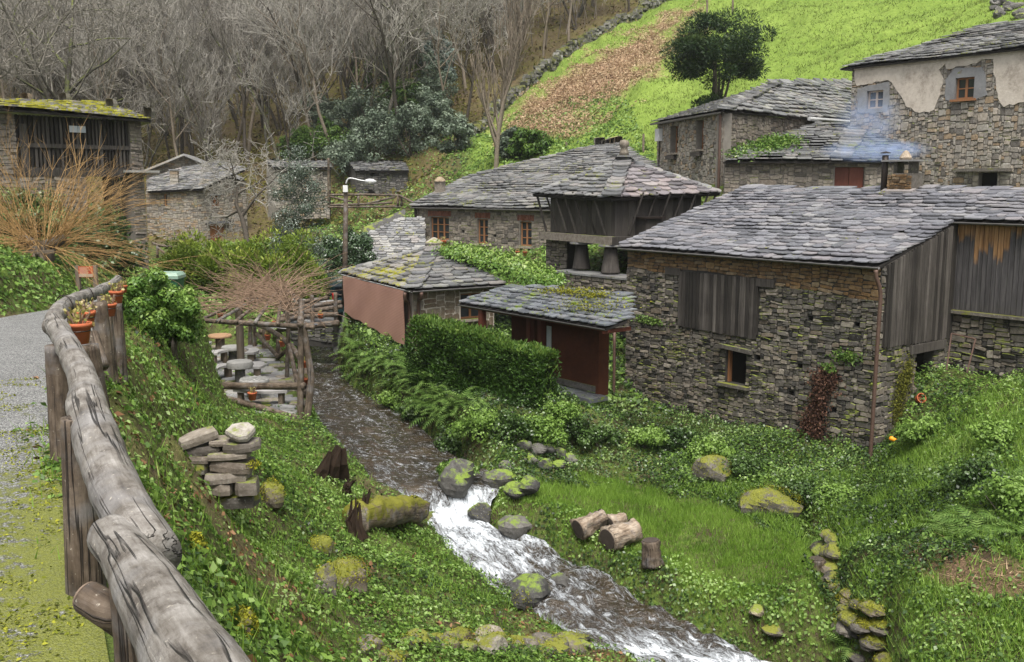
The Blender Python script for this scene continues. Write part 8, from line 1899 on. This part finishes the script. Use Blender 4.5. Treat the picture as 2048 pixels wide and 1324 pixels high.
for s in (-1, 1):
    mb = MB(); mb.prism([(-1.2, s*.705, .98), (-1.12, s*.69, 1.34), (.02, s*.69, 1.36), (.55, s*.705, 1.0)], (0, s*.015, 0)); mb.build('side_window', M_cglass, car)
    for x in (-1.18, 1.2):
        mb = MB(); mb.lathe((x, s*.72, .3), [(.18, -.08), (.28, -.1), (.3, -.06), (.3, .06), (.28, .1), (.18, .08)], 18, (0, 1, 0)); wh = mb.build('wheel', M_tyre, car); mb = MB(); mb.lathe((x, s*.8, .3), [(.18, -.02), (.17, .01), (.05, .02), (0, .02)], 14, (0, s, 0)); mb.build('rim', M_rim, wh)
    mb = MB(); mb.box((-1.73, s*.66, .95), (.07, 0, .06), (0, .09, 0), (-.02, 0, .17)); mb.build('tail_light', M_tail, car)
    mb = MB(); mb.box((.55, s*.86, 1.0), (.06, 0, 0), (0, .09, 0), (0, 0, .06)); mb.build('mirror', M_paint, car)
mb = MB(); mb.prism([(-1.64, -.55, 1.0), (-1.64, .55, 1.0), (-1.36, .52, 1.34), (-1.36, -.52, 1.34)], (-.02, 0, .012)); mb.build('rear_window', M_cglass, car)
mb = MB(); mb.prism([(.72, -.6, 1.05), (.72, .6, 1.05), (.16, .55, 1.4), (.16, -.55, 1.4)], (.02, 0, .012)); mb.build('windscreen', M_cglass, car)
mb = MB(); mb.box((-1.9, 0, .5), (.05, 0, 0), (0, .78, 0), (0, 0, .12)); mb.build('bumper', M_paint, car)
cp = PY(674, 607, 42.5); car.location = (cp.x, cp.y, H1(cp.x, cp.y)+.02); car.rotation_euler = (0, 0, math.radians(118))
# ------------------------------------------------------------------ rustic fences
def fence(name, label, posts, rails, r=.06):
    t = thing(name, label, 'fence', posts[0][0])
    for i, (a, b) in enumerate(posts): log('post', [a, b], [r*1.1, r], t, M_postlog, 90+i, 8, .2, .08)
    for i, pts in enumerate(rails): log('rail', pts, [r]*len(pts), t, M_postlog, 120+i, 8, .25, .1)
Yf = 66.0
fence('rustic_fence', 'rustic pole fence on the terrace in front of the small dark hut', [(PY(u, vb_, Yf), PY(u, vt_, Yf)) for u, vb_, vt_ in ((657, 410, 316), (690, 412, 390), (717, 412, 392), (796, 412, 390), (803, 412, 390))], [[PY(658, 390, Yf), PY(730, 389, Yf), PY(800, 391, Yf), PY(826, 405, Yf-2)], [PY(660, 410, Yf), PY(740, 408, Yf), PY(785, 405, Yf)], [PY(660, 393, Yf), PY(705, 404, Yf)], [PY(735, 407, Yf), PY(790, 394, Yf)], [PY(655, 414, Yf), PY(805, 413, Yf)]], .075)
fence('rustic_fence', 'short pole fence on the grass beside the granary pillar', [(PY(315, 516, 46), PY(315, 490, 46)), (PY(345, 520, 46), PY(345, 497, 46))], [[PY(304, 486, 46), PY(320, 491, 46), PY(345, 494, 46)], [PY(316, 495, 46), PY(344, 520, 46)]], .06)
for i, (u, v0, v1, Y, lab) in enumerate([(1133, 300, 284, 63, 'fence post on the meadow edge above the long house'), (1287, 292, 268, 58, 'rusty fence post on the meadow beside the stone house'), (1415, 20, -30, 96, 'pole rising behind the top of the yew'), (1466, 12, -30, 98, 'thin pole on the meadow skyline side of the yew')]):
    mb = MB(); b = PY(u, v0, Y); b.z = H1(b.x, b.y)-.2; mb.tube([b, PY(u, v1, Y)], .07 if i < 2 else .1, 6); mb.solo('wooden_post', M_pole, lab, 'post', rnd=.5)
# stones round the upper end of the meadow
for i in range(14):
    u, v = random.uniform(1985, 2048), random.uniform(5, 40); p = hit(u, v); rock((p.x, p.y, p.z+.1), (random.uniform(.25, .5), .3, random.uniform(.2, .4)), 'dark stone of the tumbled wall at the top of the meadow', 900+i, M_stone_dark, 'tumbled wall stones above the plastered house')
# small things by the barn
a, b, c, d = PY(1893, 740, 26.2), PY(1903, 667, 26.5), PY(1951, 678, 25.9), PY(1934, 745, 25.6)
mb = MB(); mb.tube([a, b], .022, 6); mb.tube([b, c], .022, 6); mb.tube([c, d], .022, 6); mb.solo('rusty_frame', M_rust, 'rusty metal frame leaning against the stone wall under the boarded wing', 'frame')
p = hit(1786, 884); mb = MB(); mb.lathe(p + Vector((-.1, 0, .12)), [(.03, 0), (.06, .03), (.055, .2), (.03, .26), (0, .27)], 10, (1, -.2, -.5)); mb.solo('orange_scrap', mk_plain('orange_plastic', (.75, .28, .01), .5), 'bright orange plastic piece lying in the weeds by the barn downpipe', 'plastic', smooth=True)
p = hit(1834, 812); mb = MB(); mb.lathe(p + Vector((0, -.05, .1)), [(.1, 0), (.14, .16), (.12, .16), (.1, .04), (0, .04)], 14, (.2, -.8, .4)); mb.solo('tipped_pot', M_terra, 'terracotta pot tipped over near the barn gable door', 'flower pot')
slb = hit(1820, 790); t = thing('door_step', 'flat grey stone step below the barn gable door', 'step', slb); slab(t, slb + UPV*.05, (.7, .45, .12), .4, (0, 0), M_stone_house, 'stone', 871)
# dried creeper and weeds on the barn wall
def wall_leaves(name, label, blobs, n, size, mat, seed, W, cat='creeper'):
    r = np.random.default_rng(seed); PP, NN = [], []
    for (u, v, su, sv, wgt) in blobs:
        m = int(n*wgt); a, z = W.az(u, v); k = (W.P(a, z)).y/F; P = np.array(tuple(W.P(a, z, .06))) + np.outer(r.standard_normal(m)*su*k*1.2, tuple(W.d)) + np.outer(r.standard_normal(m)*sv*k, (0, 0, 1)) + np.outer(np.abs(r.standard_normal(m))*.05, tuple(W.n)); PP.append(P); NN.append(np.array(tuple(W.n))[None]+.6*r.standard_normal((m, 3)))
    P, N = np.vstack(PP), np.vstack(NN); t = thing(name, label, cat, tuple(P.mean(0))); V, Fq, R = leaf_arrays(P, N, r.uniform(.6, 1.4, len(P))*size, .6, None, .3); obj('foliage', V, Fq, mat, t, False, R)
M_deadcreep = mk_leaf('dead_creeper', [(0, (.03, .014, .009)), (.5, (.085, .04, .026)), (1, (.16, .085, .055))], .05, .9)
wall_leaves('dead_creeper', 'dried red-brown creeper hanging down the barn front wall', [(1655, 762, 12, 12, .22), (1642, 800, 9, 18, .2), (1630, 850, 12, 18, .25), (1612, 885, 12, 14, .18), (1645, 915, 12, 14, .15)], 5200, .07, M_deadcreep, 3, Wf)
wall_leaves('wall_weeds', 'green weeds rooted in the barn wall near the downpipe', [(1695, 712, 14, 6, .4), (1660, 735, 8, 5, .2), (1300, 640, 18, 4, .4)], 700, .08, M_cover, 4, Wf, 'plant')
wall_leaves('wall_moss', 'moss clinging to the barn gable wall beside the door', [(1800, 770, 12, 26, .5), (1790, 820, 10, 20, .3), (1812, 740, 6, 14, .2)], 2200, .05, mk_leaf('dark_moss', [(0, (.05, .055, .008)), (1, (.17, .17, .02))], .1, .9), 5, Wg, 'moss')
wall_leaves('base_moss', 'yellow moss ledge along the foot of the barn front wall', [(1480, 905, 40, 6, .3), (1560, 925, 40, 7, .35), (1640, 945, 30, 7, .2), (1390, 875, 30, 6, .15)], 5200, .06, M_moss, 6, Wf, 'moss')
def roof_leaves(name, label, plane, blobs, n, size, mat, seed):
    r = np.random.default_rng(seed); PP = []
    for (u, v, su, sv, wgt) in blobs:
        m = int(n*wgt); U = u + r.standard_normal(m)*su; Vv = v + r.standard_normal(m)*sv; PP += [tuple(plane.px(a, b) + plane.N*(.1+.1*r.random())) for a, b in zip(U, Vv)]
    P = np.array(PP); t = thing(name, label, 'plant', tuple(P.mean(0))); V, Fq, R = leaf_arrays(P, np.array([0, 0, 1.0])[None]+.6*r.standard_normal((len(P), 3)), r.uniform(.6, 1.4, len(P))*size, .5, None); obj('foliage', V, Fq, mat, t, False, R)
roof_leaves('roof_weeds', 'green weeds growing in a streak on the outbuilding roof', po, [(1530, 300, 28, 6, .4), (1560, 286, 22, 5, .35), (1490, 314, 20, 4, .2)], 2600, .14, M_laurel, 7)
roof_leaves('roof_weeds', 'weeds and moss along the top of the lean-to roof', pn, [(1130, 590, 30, 3, .4), (1190, 598, 20, 3, .3), (1180, 620, 40, 8, .3)], 1500, .07, M_moss, 8)
# white wisp of smoke from the stove pipe
sm0 = STOVE; V = MB(); V.box(sm0 + Vector((.0, 1.2, 1.0)), (2.6, 0, 0), (0, 1.5, 0), (0, 0, 1.25))
so = V.solo('smoke', None, None, None, kind='stuff'); s = NT('wood_smoke'); so.data.materials.append(s.m)
pp_ = s.pos(); sx = s.n('ShaderNodeSeparateXYZ', {'Vector': s.n('ShaderNodeVectorMath', {0: pp_, 1: tuple(sm0)}, operation='SUBTRACT').outputs[0]})
X, Yy, Z = sx.outputs[0], sx.outputs[1], sx.outputs[2]
wnz = s.noise(1.5, 5, .65, None, 1.6)
# two drifting lobes: one along the eave to both sides of the pipe, one rising behind
def lobe(cx, cy, cz, rx, ry, rz):
    q = s.mth('ADD', s.mth('ADD', s.mth('POWER', s.mth('DIVIDE', s.mth('SUBTRACT', X, cx), rx), 2.0), s.mth('POWER', s.mth('DIVIDE', s.mth('SUBTRACT', Yy, cy), ry), 2.0)), s.mth('POWER', s.mth('DIVIDE', s.mth('SUBTRACT', Z, cz), rz), 2.0))
    return s.mth('SUBTRACT', 1.0, q, True)
dn = s.mth('MAXIMUM', lobe(-.1, .6, .15, 1.9, .9, .42), s.mth('MULTIPLY', lobe(.0, 1.6, 1.15, 1.2, 1.0, 1.0), .5))
dn = s.mth('MULTIPLY', s.mth('MULTIPLY', dn, s.step(wnz, .4, .68)), 1.6)
pv = s.n('ShaderNodeVolumePrincipled', {'Color': (.55, .69, 1.0, 1), 'Density': dn, 'Anisotropy': .2}); s.t.links.new(pv.outputs[0], s.out.inputs['Volume'])
# ------------------------------------------------------------------ damp valley air
hz_ = MB(); hz_.abox(-175, 135, -12, 255, -16, 112)
hv = hz_.solo('haze', None, None, None, kind='stuff'); s = NT('valley_haze'); hv.data.materials.append(s.m)
pv = s.n('ShaderNodeVolumePrincipled', {'Color': (.9, .92, .96, 1), 'Density': .00028, 'Anisotropy': .3}); s.t.links.new(pv.outputs[0], s.out.inputs['Volume'])
